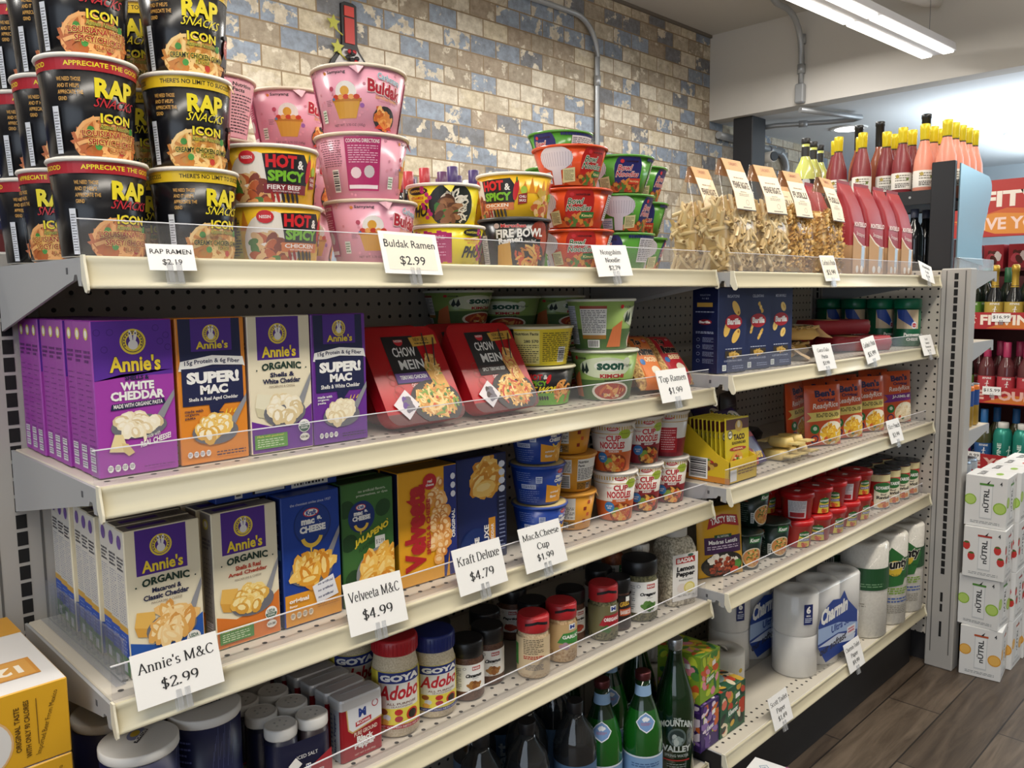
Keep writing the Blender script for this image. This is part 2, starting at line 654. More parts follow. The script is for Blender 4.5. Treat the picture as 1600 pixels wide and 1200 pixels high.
def floor_mat():
 m, nt, b, out = nodes('wood_look_floor_tile')
 tc = N(nt, 'ShaderNodeTexCoord')
 br = N(nt, 'ShaderNodeTexBrick')
 br.offset = 0.36
 mp = N(nt, 'ShaderNodeMapping')
 mp.inputs['Location'].default_value = (0.6, 0.467, 0)
 L(nt, tc, 'Object', mp, 0)
 for k, v in (('Color1', lin('#5a4d41')), ('Color2', lin('#736556')), ('Mortar', lin('#2c2622')), ('Scale', 1.0), ('Mortar Size', 0.0022),
     ('Mortar Smooth', 0.1), ('Brick Width', 0.914), ('Row Height', 0.1445)):
  br.inputs[k].default_value = v
 L(nt, mp, 0, br, 0)
 mp2 = N(nt, 'ShaderNodeMapping')
 mp2.inputs['Scale'].default_value = (1.2, 11.0, 1.0)
 L(nt, tc, 'Object', mp2, 0)
 nz = N(nt, 'ShaderNodeTexNoise', i_Scale=3.2, i_Detail=6.0, i_Roughness=0.62, i_Distortion=0.7)
 L(nt, mp2, 0, nz, 'Vector')
 cr = N(nt, 'ShaderNodeValToRGB')
 cr.color_ramp.elements[0].position, cr.color_ramp.elements[0].color = 0.3, lin('#6b5c50')
 cr.color_ramp.elements[1].position, cr.color_ramp.elements[1].color = 0.68, (1, 1, 1, 1)
 L(nt, nz, 0, cr, 0)
 mx = N(nt, 'ShaderNodeMixRGB', blend_type='MULTIPLY')
 mx.inputs[0].default_value = 0.8
 L(nt, br, 'Color', mx, 1)
 L(nt, cr, 0, mx, 2)
 L(nt, mx, 0, b, 'Base Color')
 b.inputs['Roughness'].default_value = 0.4
 return m
def peg_mat(name, hexc, axis, o1, o2, pitch, r):
 """painted pegboard steel: round holes on a square grid, in object space"""
 m, nt, b, out = nodes(name)
 tc = N(nt, 'ShaderNodeTexCoord')
 su = N(nt, 'ShaderNodeVectorMath', operation='SUBTRACT')
 su.inputs[1].default_value = (o1, 0, o2) if axis == 'y' else (0, o1, o2)
 L(nt, tc, 'Object', su, 0)
 sc = N(nt, 'ShaderNodeVectorMath', operation='SCALE')
 sc.inputs['Scale'].default_value = 1 / pitch
 L(nt, su, 0, sc, 0)
 a1 = N(nt, 'ShaderNodeVectorMath', operation='ADD')
 a1.inputs[1].default_value = (0.5, 0.5, 0.5)
 L(nt, sc, 0, a1, 0)
 fr = N(nt, 'ShaderNodeVectorMath', operation='FRACTION')
 L(nt, a1, 0, fr, 0)
 s2 = N(nt, 'ShaderNodeVectorMath', operation='SUBTRACT')
 s2.inputs[1].default_value = (0.5, 0.5, 0.5)
 L(nt, fr, 0, s2, 0)
 mu = N(nt, 'ShaderNodeVectorMath', operation='MULTIPLY')
 mu.inputs[1].default_value = (1, 0, 1) if axis == 'y' else (0, 1, 1)
 L(nt, s2, 0, mu, 0)
 le = N(nt, 'ShaderNodeVectorMath', operation='LENGTH')
 L(nt, mu, 0, le, 0)
 lt = N(nt, 'ShaderNodeMath', operation='LESS_THAN')
 lt.inputs[1].default_value = r / pitch
 L(nt, le, 'Value', lt, 0)
 mx = N(nt, 'ShaderNodeMixRGB')
 mx.inputs[1].default_value = lin(hexc)
 mx.inputs[2].default_value = lin('#0b0a0c')
 L(nt, lt, 0, mx, 0)
 L(nt, mx, 0, b, 'Base Color')
 b.inputs['Roughness'].default_value = 0.5
 return m
m = M()
m.box(-3.2, 9.0, -5.0, YW, -0.05, 0, floor_mat())
struct('floor', m)
wall_paint = P('#c9c5be', 0.8)
m = M()
m.box(-3.2, 6.0, YW, YW + 0.12, 0, ZC, brick_mat())
struct('wall_back', m)
m = M()
m.box(-3.2, XS, -5.0, YW, ZC, ZC + 0.1, P('#c4c1bb', 0.8))
struct('ceiling', m)
m = M()
m.box(XS, XS + 0.12, -5.0, YW, ZL, ZC, wall_paint)
struct('wall_soffit', m)
m = M()
m.box(XS + 0.12, 9.0, -5.0, 3.2, ZL, ZL + 0.1, P('#dfe3e6', 0.75))
struct('ceiling_beyond', m)
m = M()
m.box(7.75, 7.87, -5.0, 3.2, 0, ZL, P('#c3d0d8', 0.8))
struct('wall_right', m)
m = M()
m.box(6.0, 7.75, 3.1, 3.2, 0, ZL, P('#c3d0d8', 0.8))
struct('wall_beyond', m)
m = M()
m.box(-3.2, 9.0, -5.1, -5.0, 0, ZC, P('#a9a39a', 0.8))
struct('wall_front', m)
m = M()
m.box(-3.3, -3.2, -5.0, YW, 0, 0.5, P('#a9a39a', 0.8))
m.box(-3.3, -3.2, -5.0, YW, 2.5, ZC, P('#a9a39a', 0.8))
struct('wall_left', m)
m = M()
m.prism([(YW - 0.014, ZC - 0.016), (YW - 0.014, ZC), (YW, ZC), (YW, ZC - 0.016)], 'x', -3.2, XS, P('#6f675c', 0.7))
struct('trim_1', m)
steel = P('#a9acaf', 0.38, 0.45)
black_steel = P('#26272b', 0.5, 0.2)
def post():
 m = M()
 m.box(4.31, 4.47, 1.23, 1.36, 0, ZL, black_steel, 0.004)
 return [('column', m)]
place('steel_column', 'post', post, 'black square steel column under the end of the white soffit', 'column', (0, 0, 0))
# conduits: galvanised pipe with couplings and clips
def pipe(name, key, pts, r, label, collars=(), boxes=()):
 def fn():
  m = M()
  m.tube(pts, r, 10, steel)
  out = [('pipe', m)]
  for c, d in collars:
   q = M()
   c, d = Vector(c), Vector(d).normalized()
   q.tube([c - d * 0.025, c + d * 0.025], r * 1.35, 10, steel)
   out.append(('coupling', q))
  for bx in boxes:
   q = M()
   q.box(*bx, steel, 0.006)
   out.append(('fitting', q))
  return out
 return place(name, key, fn, label, 'pipe', (0, 0, 0))
def bend(c, r, a0, a1, u, v, n=7):
 c, u, v = Vector(c), Vector(u), Vector(v)
 return [c + r * (cos(a0 + (a1 - a0) * i / n) * u + sin(a0 + (a1 - a0) * i / n) * v) for i in range(n + 1)]
X, Y, Z = (1, 0, 0), (0, 1, 0), (0, 0, 1)
pipe('conduit', 'cond1', [(3.16, YW - 0.02, 0.9), (3.16, YW - 0.02, 2.42)] + bend((2.98, YW - 0.02, 2.42), 0.18, 0, pi / 2, X, Z) + [(2.2, YW - 0.02, 2.6)],
  0.0135, 'thin galvanised conduit running up the brick wall and bending left', [((3.16, YW - 0.02, 2.30), Z)])
pipe('conduit', 'cond2', [(3.2, 0.70, ZC - 0.03), (3.95, 0.90, ZC - 0.03)] + bend((4.05, 0.90, ZC - 0.22), 0.19, pi / 2, 0, X, Z) + [(XS - 0.02, 0.90, ZC - 0.26), (XS - 0.02, 0.90, ZL + 0.03)],
  0.016, 'grey conduit curving from the ceiling down the white soffit', [((XS - 0.02, 0.90, 2.60), Z), ((XS - 0.02, 0.90, 2.44), Z)],
  [(XS - 0.045, XS - 0.005, 0.875, 0.925, ZL + 0.005, ZL + 0.11)])
pipe('conduit', 'cond3', [(XS - 0.02, 0.90, ZL - 0.03), (XS + 0.30, 0.78, ZL - 0.035)] + [(XS + 0.42, 0.74, ZL - 0.035), (XS + 0.46, 0.80, ZL - 0.035), (XS + 0.42, 0.92, ZL - 0.035), (XS + 0.27, 1.20, ZL - 0.035), (XS + 0.25, 1.47, ZL - 0.04)],
  0.015, 'conduit looping under the low ceiling beside the soffit', [((XS + 0.345, 1.06, ZL - 0.035), (-0.47, 0.88, 0))])
pipe('conduit', 'cond4', [(XS + 0.06, YW - 0.03, 2.17), (5.1, YW - 0.03, 2.15)] + bend((5.1, YW - 0.03, 2.03), 0.12, pi / 2, 0, X, Z) + [(5.22, YW - 0.03, 1.2)],
  0.022, 'shiny conduit along the brick under the low ceiling', [((4.98, YW - 0.03, 2.15), X)])
pipe('sprinkler_pipe', 'spr', [(4.0, 0.30, ZC), (4.0, 0.30, ZC - 0.08), (4.03, 0.28, ZC - 0.13), (4.12, 0.22, ZC - 0.15), (4.2, 0.17, ZC - 0.15)], 0.022,
  'white painted pipe elbow dropping from the ceiling behind the pendant lamp', [((4.0, 0.30, ZC - 0.07), Z)])
for o in bpy.data.objects['sprinkler_pipe'].children:
 o.data.materials[0] = P('#d6d3cd', 0.6)
# pendant LED lamp with two rows of lenses
def lamp():
 out = []
 LX, WY = 2.4, 0.16
 white = P('#dcdce0', 0.5)
 m = M()
 m.prism([(0, 0.0), (0.005, 0.035), (WY - 0.005, 0.035), (WY, 0.0), (WY - 0.012, -0.004), (0.012, -0.004)], 'x', -LX, 0, white)
 out.append(('housing', m))
 g = emit('led_lens', (1.0, 0.95, 0.84), 5.0)
 for y0 in (0.006, 0.106):
  for k in range(3):
   q = M()
   q.box(-LX + 0.01 + k * LX / 3, -LX + 0.01 + (k + 1) * LX / 3 - 0.025, y0, y0 + 0.048, -0.012, -0.0035, g, 0.002)
   out.append(('lens', q))
 for x in (-0.12, -LX + 0.15):
  q = M()
  q.tube([(x, WY / 2, 0.035), (x, WY / 2, ZC - 2.335)], 0.0015, 6, P('#7d7d80', 0.5))
  out.append(('hanging_wire', q))
 return out
place('pendant_lamp', 'lamp', lamp, 'long white pendant lamp with two glowing rows under the ceiling', 'ceiling lamp', (4.09, 0.045, 2.335), (0, 0, math.radians(-3)))
def downlight():
 a, b = M(), M()
 a.lathe([(0.11, -0.008), (0.115, 0.0)], 28, P('#f2f2f0', 0.5))
 b.lathe([(0.085, -0.010), (0.09, -0.0075)], 28, emit('downlight_disc', (1, 0.97, 0.92), 5.0))
 return [('trim_ring', a), ('diffuser', b)]
place('downlight', 'dl', downlight, 'round white downlight in the low ceiling above the bottles', 'ceiling lamp', (5.13, 1.0, ZL - 0.001))
place('downlight', 'dl', downlight, 'thin round ceiling disc at the right edge of the picture', 'ceiling lamp', (6.19, 0.27, ZL - 0.001))
def camera_thing():
 a, b, c = M(), M(), M()
 a.tube([(0, 0, 0), (0.04, -0.1, 0.0)], 0.035, 14, P('#e4e0d8', 0.5))
 b.tube([(0.038, -0.095, 0), (0.043, -0.108, 0)], 0.030, 14, BLACK)
 c.tube([(0, 0, 0), (0, 0.09, -0.02)], 0.012, 8, P('#e4e0d8', 0.5))
 return [('housing', a), ('lens', b), ('bracket', c)]
place('security_camera', 'cctv', camera_thing, 'small white security camera with black lens on the brick past the column', 'security camera', (4.758, 1.41, 2.064), (0, 0, math.radians(-40)))
# flat metal wine-bottle wall ornament
def ornament():
 k = P('#1d1b1d', 0.5)
 a, b, c, d, e = M(), M(), M(), M(), M()
 sil = [(-0.10, -0.30), (-0.10, -0.10), (-0.085, -0.06), (-0.04, 0.0), (-0.034, 0.03), (-0.034, 0.215), (-0.02, 0.225), (0.02, 0.225), (0.036, 0.215), (0.036, 0.03), (0.045, 0.0), (0.085, -0.06), (0.10, -0.10), (0.10, -0.30)]
 a.prism(sil, 'y', -0.012, 0.0, k)
 b.prism([(-0.022, 0.03), (-0.022, 0.15), (0.022, 0.15), (0.022, 0.03)], 'y', -0.016, -0.011, P('#b3322b', 0.5))
 b.prism([(-0.022, 0.158), (-0.022, 0.205), (0.022, 0.205), (0.022, 0.158)], 'y', -0.016, -0.011, P('#c23a30', 0.5))
 c.prism([(-0.085, -0.29), (-0.085, -0.1), (-0.06, -0.05), (-0.03, 0.0), (0.03, 0.0), (0.065, -0.05), (0.085, -0.1), (0.085, -0.29)], 'y', -0.015, -0.011, P('#8b8785', 0.4, 0.4))
 for i in range(9):
  t = i * 2.4
  r = 0.006 + 0.004 * math.sqrt(i) * 1.6
  d.lathe([(0.001, 0), (0.011, 0.003), (0.011, 0.012), (0.001, 0.016)], 8, P('#a8222a', 0.35) if i % 2 else k, cx=0)
  for j in range(len(d.v) - 32, len(d.v)):
   x, y, z = d.v[j]
   d.v[j] = (x + r * cos(t), -0.03 + z * 0.6, -0.02 + y + r * 1.5 * sin(t) - i * 0.004)
 for lx, lz in ((-0.075, 0.11), (-0.06, 0.0)):
  pts = []
  for i in range(10):
   t = 2 * pi * i / 10
   r = 0.038 if i % 2 == 0 else 0.018
   pts.append((lx + r * sin(t) * .8, lz + r * cos(t)))
  e.prism(pts, 'y', -0.02, -0.016, P('#a9a83c', 0.5))
  e.tube([(lx, -0.018, lz - 0.02), (lx + 0.04, -0.018, lz - 0.05)], 0.003, 6, P('#b9b24a', 0.5))
 return [('silhouette', a), ('red_neck', b), ('body_inlay', c), ('grape_cluster', d), ('vine_leaves', e)]
place('wine_bottle_ornament', 'orn', ornament, 'flat metal wine bottle ornament with red neck hung on the brick wall', 'wall ornament', (1.64, YW, 2.165), (0, 0, 0), None, (1, 1, .8))
# ------------------------------------------------------------------ the shelving run
YB = -0.09
PAINT = '#b5aea3'
grey = P('#a9a6a2', 0.45)
cream = P('#d8cfb2', 0.32)
cream_edge = P('#e6e0cb', 0.35)
deckm = P('#cdc6b8', 0.35)
grey_br = P('#a5a6a8', 0.45)
dark = P('#0c0b0d', 0.8)
def upright(x, z0=0.0, z1=1.267, slots=True):
 m = M()
 m.box(x - 0.045, x + 0.04, YB - 0.002, YB + 0.06, z0, z1, grey, 0.003)
 for dx in (-0.030, 0.024):
  m.box(x + dx - 0.0015, x + dx + 0.0015, YB - 0.0026, YB - 0.0019, z0 + 0.01, z1 - 0.01, P('#5d5b59', 0.6))
 k = 0
 z = z1 - 0.03
 while z > 0.28:
  m.box(x - 0.007, x + 0.006, YB - 0.0027, YB - 0.0019, z - 0.0095, z + 0.0095, dark)
  z -= 0.02385
 return m
def run():
 out = [('upright', upright(0.008)), ('upright', upright(1.2192)), ('upright', upright(2.40))]
 for x0, x1, nm in ((0.048, 1.176, 'a'), (1.26, 2.355, 'b')):
  q = M()
  q.box(x0, x1, YB, YB + 0.03, 0.17, 1.262, peg_mat('pegboard_' + nm, PAINT, 'y', 0.043 if nm == 'a' else 1.284, 1.189, 0.0237, 0.0033), 0.0015)
  out.append(('back_panel', q))
 return out
place('gondola_shelving', 'run', run, 'beige pegboard shelving run carrying all the food shelves', 'shelving', (0, 0, 0))
CH = [(0.0, 0.0), (-0.0016, 0.0013), (-0.0036, 0.0008), (-0.0046, -0.0022), (-0.0030, -0.0060), (-0.0032, -0.0105), (-0.0045, -0.0180), (-0.0065, -0.0250),
  (-0.0100, -0.0290), (-0.0105, -0.0315), (-0.0085, -0.0330), (-0.0050, -0.0322), (-0.0012, -0.0270), (0.0, -0.0200)]
fence_m = clear('clear_fence_plastic', '#fafafc', 0.015, 0.10, 0.05)
def shelf(x0, x1, yf, hl, fx0, fx1, left_open, drop=0.085, fence=True, holes=True, kick=0):
 """deck, price channel, two brackets and a clear front fence; origin on the deck top at the channel line"""
 def fn():
  w = x1 - x0
  out = []
  d = M()
  dep = YB - yf - 0.003
  d.box(0.004, w - 0.004, 0.001, dep, -0.018, 0.0, deckm, 0.0015)
  d.box(0.004, w - 0.004, 0.002, 0.02, -0.03, -0.017, deckm)
  if holes:
   nx = int(w / 0.0254)
   for j, yy in enumerate((0.028, 0.05)):
    for i in range(nx):
     x = 0.02 + i * 0.0254 + (0.0127 if j else 0)
     if x < w - 0.02:
      pts = [(x + 0.0035 * cos(2 * pi * t / 10), yy + 0.0035 * sin(2 * pi * t / 10), 0.0003) for t in range(10)]
      d.add(pts, [tuple(range(10))], P('#2a2624', 0.8))
  out.append(('deck', d))
  c = M()
  prof = [(y, z) for y, z in CH]
  c.prism(prof, 'x', 0.0025, w - 0.0025, cream, True)
  for xa in (0.0, w - 0.0025):
   e = [(0.004, 0.0022), (-0.0048, 0.0022), (-0.0058, -0.006), (-0.0118, -0.028), (-0.0122, -0.0345), (-0.009, -0.0375), (-0.004, -0.0365), (0.004, -0.024)]
   c.prism(e, 'x', xa, xa + 0.0025, cream_edge)
  out.append(('price_channel', c))
  for xa in (0.0, w - 0.004):
   b = M()
   # side plate, deep at the upright and shallow at the front
   pl = [(dep - 0.001, -0.0005), (0.004, -0.0005), (0.004, -0.030), (0.012, -0.030), (0.016, -0.018), (0.024, -0.018), (0.028, -0.024), (0.05, -0.028), (dep - 0.001, -drop)]
   b.prism(pl, 'x', xa - 0.0005, xa + 0.003, grey_br)
   s = -1 if xa == 0 else 1
   xx = xa - 0.0008 if xa == 0 else xa + 0.0032
   b.box(xx - 0.0002, xx + 0.0002, 0.044, 0.049, -0.017, -0.010, P('#56565a', 0.7))
   out.append(('bracket', b))
  if fence:
   f = M()
   a, bb = fx0 - x0, fx1 - x0
   f.box(a, bb, 0.0075, 0.009, 0.0006, 0.039, fence_m)
   f.box(a, bb, 0.0073, 0.0092, 0.039, 0.0402, P('#e9e9ee', 0.2))
   out.append(('front_fence', f))
  if kick:
   k = M()
   k.box(0.004, w - 0.004, 0.035, 0.045, -kick, -0.03, P('#1c1a1c', 0.6))
   k.box(-0.003, -0.001, 0.004, dep, -kick, -0.001, P('#1c1a1c', 0.6))
   out.append(('kick_plate', k))
  return out
 return fn
ZA = {1: 1.2475, 2: 1.0035, 3: 0.7615, 4: 0.5425, 5: 0.172}
ZB = {1: 1.2442, 2: 1.0300, 3: 0.7922, 4: 0.5630, 5: 0.2010}
YA, YBF = -0.4222, -0.4580
place('shelf', 'A1', shelf(0.002, 1.2172, YA, 0, -0.002 + 0.004, 1.212, False), 'top left shelf holding the noodle cups', 'shelf', (0.002, YA, ZA[1]))
place('shelf', 'A2', shelf(0.002, 1.2172, YA, 0, 0.002, 1.212, False), 'left shelf with purple boxes and red noodle trays, second from top', 'shelf', (0.002, YA, ZA[2]))
place('shelf', 'A3', shelf(0.002, 1.2172, YA, 0, 0.006, 1.212, False), 'left shelf of boxed macaroni and cheese, third from top', 'shelf', (0.002, YA, ZA[3]))
place('shelf', 'A4', shelf(0.002, 1.2172, YA, 0, 0.006, 1.212, False), 'left shelf of salt and spice jars', 'shelf', (0.002, YA, ZA[4]))
place('shelf', 'B1', shelf(1.2242, 2.4362, YBF, 0, 1.226, 2.30, True), 'top right shelf holding bagged pasta', 'shelf', (1.2242, YBF, ZB[1]))
place('shelf', 'B2', shelf(1.2242, 2.4362, YBF, 0, 1.226, 2.34, True), 'right shelf under the bagged pasta, with dark blue boxes', 'shelf', (1.2242, YBF, ZB[2]))
place('shelf', 'B3', shelf(1.2242, 2.4362, YBF, 0, 1.226, 2.40, True), 'right shelf with taco packets and orange rice pouches', 'shelf', (1.2242, YBF, ZB[3]))
place('shelf', 'B4', shelf(1.2242, 2.4362, YBF, 0, 1.226, 2.40, True), 'right shelf with red pasta bowls and soup cups', 'shelf', (1.2242, YBF, ZB[4]))
place('shelf', 'A5', shelf(0.002, 1.2172, YA, 0, 0, 1.2, False, drop=0.04, fence=False, kick=0.1715), 'low base shelf under the spices holding water bottles', 'base shelf', (0.002, YA, ZA[5]))
place('shelf', 'B5', shelf(1.2242, 2.4362, YBF, 0, 1.226, 2.3, True, drop=0.06, fence=False, kick=0.2005), 'low base shelf with toilet paper and paper towels', 'base shelf', (1.2242, YBF, ZB[5]))
# end panel run standing across the end, its shelves facing away to the right
XE = 2.452
def endrun():
 out = []
 q = M()
 q.box(XE, XE + 0.025, -0.47, 0.42, 0.10, 1.262, peg_mat('pegboard_end', PAINT, 'x', -0.4545, 1.1815, 0.0240, 0.0033), 0.0015)
 out.append(('back_panel', q))
 u = M()
 u.box(XE - 0.004, XE + 0.055, -0.545, -0.462, 0.0, 1.267, grey, 0.003)
 for dy in (-0.478, -0.532):
  u.box(XE - 0.0046, XE - 0.0039, dy - 0.0015, dy + 0.0015, 0.05, 1.26, P('#5d5b59', 0.6))
 z = 1.243
 while z > 0.30:
  u.box(XE - 0.0047, XE - 0.0039, -0.511, -0.500, z - 0.0095, z + 0.0095, dark)
  z -= 0.0243
 for z, h in ((0.235, 0.03), (0.20, 0.025), (0.13, 0.05)):
  u.box(XE - 0.0047, XE - 0.0039, -0.509, -0.502, z - h / 2, z + h / 2, dark)
 out.append(('upright', u))
 k = M()
 k.box(XE + 0.03, XE + 0.40, -0.53, 0.42, 0.0, 0.12, P('#1c1a1c', 0.6))
 out.append(('kick_plate', k))
 return out
place('end_shelving', 'endrun', endrun, 'pegboard end run standing crosswise at the right end of the shelving', 'shelving', (0, 0, 0))
# ------------------------------------------------------------------ serif lettering for the price cards
def _arc(cx, cy, rx, ry, a, b, n=9):
 return [(cx + rx * cos(math.radians(a + (b - a) * i / n)), cy + ry * sin(math.radians(a + (b - a) * i / n))) for i in range(n + 1)]
def _ln(*p):
 return list(p)
C_, X_ = 0.68, 0.46
SER = {  # width, strokes, serif points (x, y)
 'A': (.66, [_ln((.08, 0), (.33, C_)), _ln((.33, C_), (.58, 0)), _ln((.17, .23), (.49, .23))], [(.08, 0), (.58, 0)]),
 'B': (.60, [_ln((.14, 0), (.14, C_)), _ln((.14, C_), (.32, C_)) + _arc(.32, .52, .16, .16, 90, -90) + _ln((.14, .36)), _ln((.32, .36)) + _arc(.33, .18, .19, .18, 90, -90) + _ln((.14, 0))], []),
 'C': (.62, [_arc(.34, .34, .27, .34, 40, 320, 14)], []),
 'D': (.66, [_ln((.14, 0), (.14, C_)), _ln((.14, C_), (.3, C_)) + _arc(.3, .34, .28, .34, 90, -90) + _ln((.14, 0))], [(.14, 0), (.14, C_)]),
 'F': (.52, [_ln((.14, 0), (.14, C_)), _ln((.14, C_), (.48, C_), (.48, .58)), _ln((.14, .36), (.36, .36))], [(.14, 0)]),
 'G': (.66, [_arc(.35, .34, .28, .34, 45, 330, 14) + _ln((.58, .3)), _ln((.45, .3), (.62, .3))], []),
 'K': (.66, [_ln((.14, 0), (.14, C_)), _ln((.52, C_), (.16, .3)), _ln((.26, .4), (.56, 0))], [(.14, 0), (.14, C_), (.52, C_), (.56, 0)]),
 'M': (.84, [_ln((.14, 0), (.14, C_)), _ln((.14, C_), (.42, .05)), _ln((.42, .05), (.70, C_)), _ln((.70, C_), (.70, 0))], [(.14, 0), (.70, 0), (.1, C_), (.74, C_)]),
 'N': (.70, [_ln((.14, 0), (.14, C_)), _ln((.14, C_), (.56, 0)), _ln((.56, 0), (.56, C_))], [(.14, 0), (.56, C_), (.1, C_)]),
 'P': (.56, [_ln((.14, 0), (.14, C_)), _ln((.14, C_), (.3, C_)) + _arc(.32, .5, .18, .18, 90, -90) + _ln((.14, .32))], [(.14, 0)]),
 'R': (.64, [_ln((.14, 0), (.14, C_)), _ln((.14, C_), (.3, C_)) + _arc(.32, .51, .17, .17, 90, -90) + _ln((.14, .34)), _ln((.3, .34), (.56, 0))], [(.14, 0), (.57, 0)]),
 'S': (.50, [_arc(.25, .51, .16, .17, 30, 250, 9) + _arc(.25, .18, .18, .18, 75, -150, 9)], []),
 'T': (.60, [_ln((.30, 0), (.30, C_)), _ln((.06, .56), (.06, C_), (.54, C_), (.54, .56))], [(.30, 0)]),
 'V': (.64, [_ln((.07, C_), (.32, 0)), _ln((.32, 0), (.57, C_))], [(.07, C_), (.57, C_)]),
 '&': (.74, [_ln((.64, .34), (.56, .34), (.47, .12)) + _arc(.3, .16, .2, .16, -30, -230, 8) + _ln((.36, .44)) + _arc(.31, .55, .1, .13, -20, 190, 8) + _ln((.5, .1), (.66, 0))], []),
 '$': (.50, [_arc(.25, .49, .15, .14, 30, 250, 9) + _arc(.25, .19, .17, .15, 75, -150, 9), _ln((.25, -.06), (.25, .74))], []),
 '.': (.22, [_ln((.09, 0), (.09, .05)), _ln((.12, 0), (.12, .05))], []),
 "'": (.2, [_ln((.1, C_), (.09, .52))], []),
 '1': (.5, [_ln((.14, .56), (.27, C_), (.27, 0))], [(.27, 0)]),
 '2': (.5, [_arc(.24, .5, .16, .18, 165, -20, 9) + _ln((.08, 0), (.42, 0), (.43, .1))], []),
 '3': (.5, [_arc(.23, .52, .14, .16, 150, -80, 8) + _arc(.22, .18, .18, .18, 80, -150, 8)], []),
 '4': (.5, [_ln((.32, 0), (.32, C_)), _ln((.32, C_), (.05, .2), (.44, .2))], []),
 '5': (.5, [_ln((.4, C_), (.16, C_), (.12, .4)) + _arc(.22, .2, .19, .21, 100, -150, 9)], []),
 '6': (.5, [_ln((.4, C_)) + _arc(.3, .3, .22, .32, 120, 180, 5) + _arc(.25, .2, .17, .2, 180, 540, 14)], []),
 '7': (.5, [_ln((.08, .58), (.09, C_), (.42, C_), (.2, 0))], []),
 '9': (.5, [_arc(.25, .48, .17, .2, 0, 360, 14) + _arc(.2, .38, .22, .34, 0, -70, 5)], []),
 'a': (.44, [_ln((.31, .3), (.31, .06), (.40, .03)), _ln((.08, .37)) + _arc(.2, .34, .11, .12, 150, 0, 6), _ln((.31, .28)) + _arc(.17, .13, .11, .12, 110, 320, 8) + _ln((.31, .1))], []),
 'b': (.5, [_ln((.11, .02), (.11, C_)), _arc(.25, .23, .16, .23, 130, -140, 11)], [(.08, C_)]),
 'c': (.44, [_arc(.24, .23, .17, .23, 45, 315, 11)], []),
 'd': (.5, [_ln((.37, 0), (.37, C_)), _arc(.23, .23, .16, .23, 50, 320, 11)], [(.34, C_), (.4, 0)]),
 'e': (.44, [_ln((.07, .27), (.38, .27)) + _arc(.23, .23, .16, .23, 10, 310, 12)], []),
 'f': (.32, [_ln((.14, 0), (.14, .55)) + _arc(.24, .56, .1, .12, 180, 50, 5), _ln((.05, X_), (.28, X_))], [(.14, 0)]),
 'g': (.5, [_arc(.21, .3, .14, .16, 0, 360, 12), _ln((.3, .43), (.44, .43)), _ln((.14, .16), (.12, .06), (.34, .02)) + _arc(.23, -.1, .18, .11, 50, -230, 10)], []),
 'h': (.5, [_ln((.11, 0), (.11, C_)), _arc(.25, .3, .13, .16, 150, 0, 6) + _ln((.38, 0))], [(.11, 0), (.08, C_), (.38, 0)]),
 'i': (.28, [_ln((.14, 0), (.14, X_)), _ln((.14, .6), (.14, .66))], [(.14, 0), (.11, X_)]),
 'k': (.5, [_ln((.11, 0), (.11, C_)), _ln((.38, X_), (.13, .2)), _ln((.2, .27), (.42, 0))], [(.11, 0), (.08, C_), (.38, X_), (.42, 0)]),
 'l': (.28, [_ln((.14, 0), (.14, C_))], [(.14, 0), (.11, C_)]),
 'm': (.78, [_ln((.11, 0), (.11, X_)), _arc(.25, .3, .13, .16, 150, 0, 6) + _ln((.38, 0)), _arc(.52, .3, .13, .16, 150, 0, 6) + _ln((.65, 0))], [(.11, 0), (.08, X_), (.38, 0), (.65, 0)]),
 'n': (.5, [_ln((.11, 0), (.11, X_)), _arc(.25, .3, .13, .16, 150, 0, 6) + _ln((.38, 0))], [(.11, 0), (.08, X_), (.38, 0)]),
 'o': (.5, [_arc(.25, .23, .19, .23, 0, 360, 16)], []),
 'p': (.5, [_ln((.11, -.2), (.11, X_)), _arc(.25, .23, .16, .23, 130, -140, 11)], [(.08, X_), (.11, -.2)]),
 'r': (.34, [_ln((.11, 0), (.11, X_)), _ln((.12, .3)) + _arc(.24, .33, .1, .13, 150, 60, 4)], [(.11, 0), (.08, X_)]),
 's': (.38, [_arc(.19, .345, .11, .115, 30, 250, 7) + _arc(.19, .12, .13, .12, 75, -150, 7)], []),
 't': (.3, [_ln((.14, .6), (.14, .1)) + _arc(.22, .1, .08, .1, 180, 320, 5), _ln((.04, X_), (.27, X_))], []),
 'u': (.5, [_ln((.11, X_), (.11, .16)) + _arc(.23, .15, .12, .15, 180, 350, 6), _ln((.37, X_), (.37, 0))], [(.08, X_), (.34, X_), (.4, 0)]),
 'v': (.46, [_ln((.05, X_), (.23, 0)), _ln((.23, 0), (.41, X_))], [(.05, X_), (.41, X_)]),
 'x': (.46, [_ln((.06, X_), (.4, 0)), _ln((.4, X_), (.06, 0))], [(.06, X_), (.4, X_), (.06, 0), (.4, 0)]),
 ' ': (.25, [], []),
}
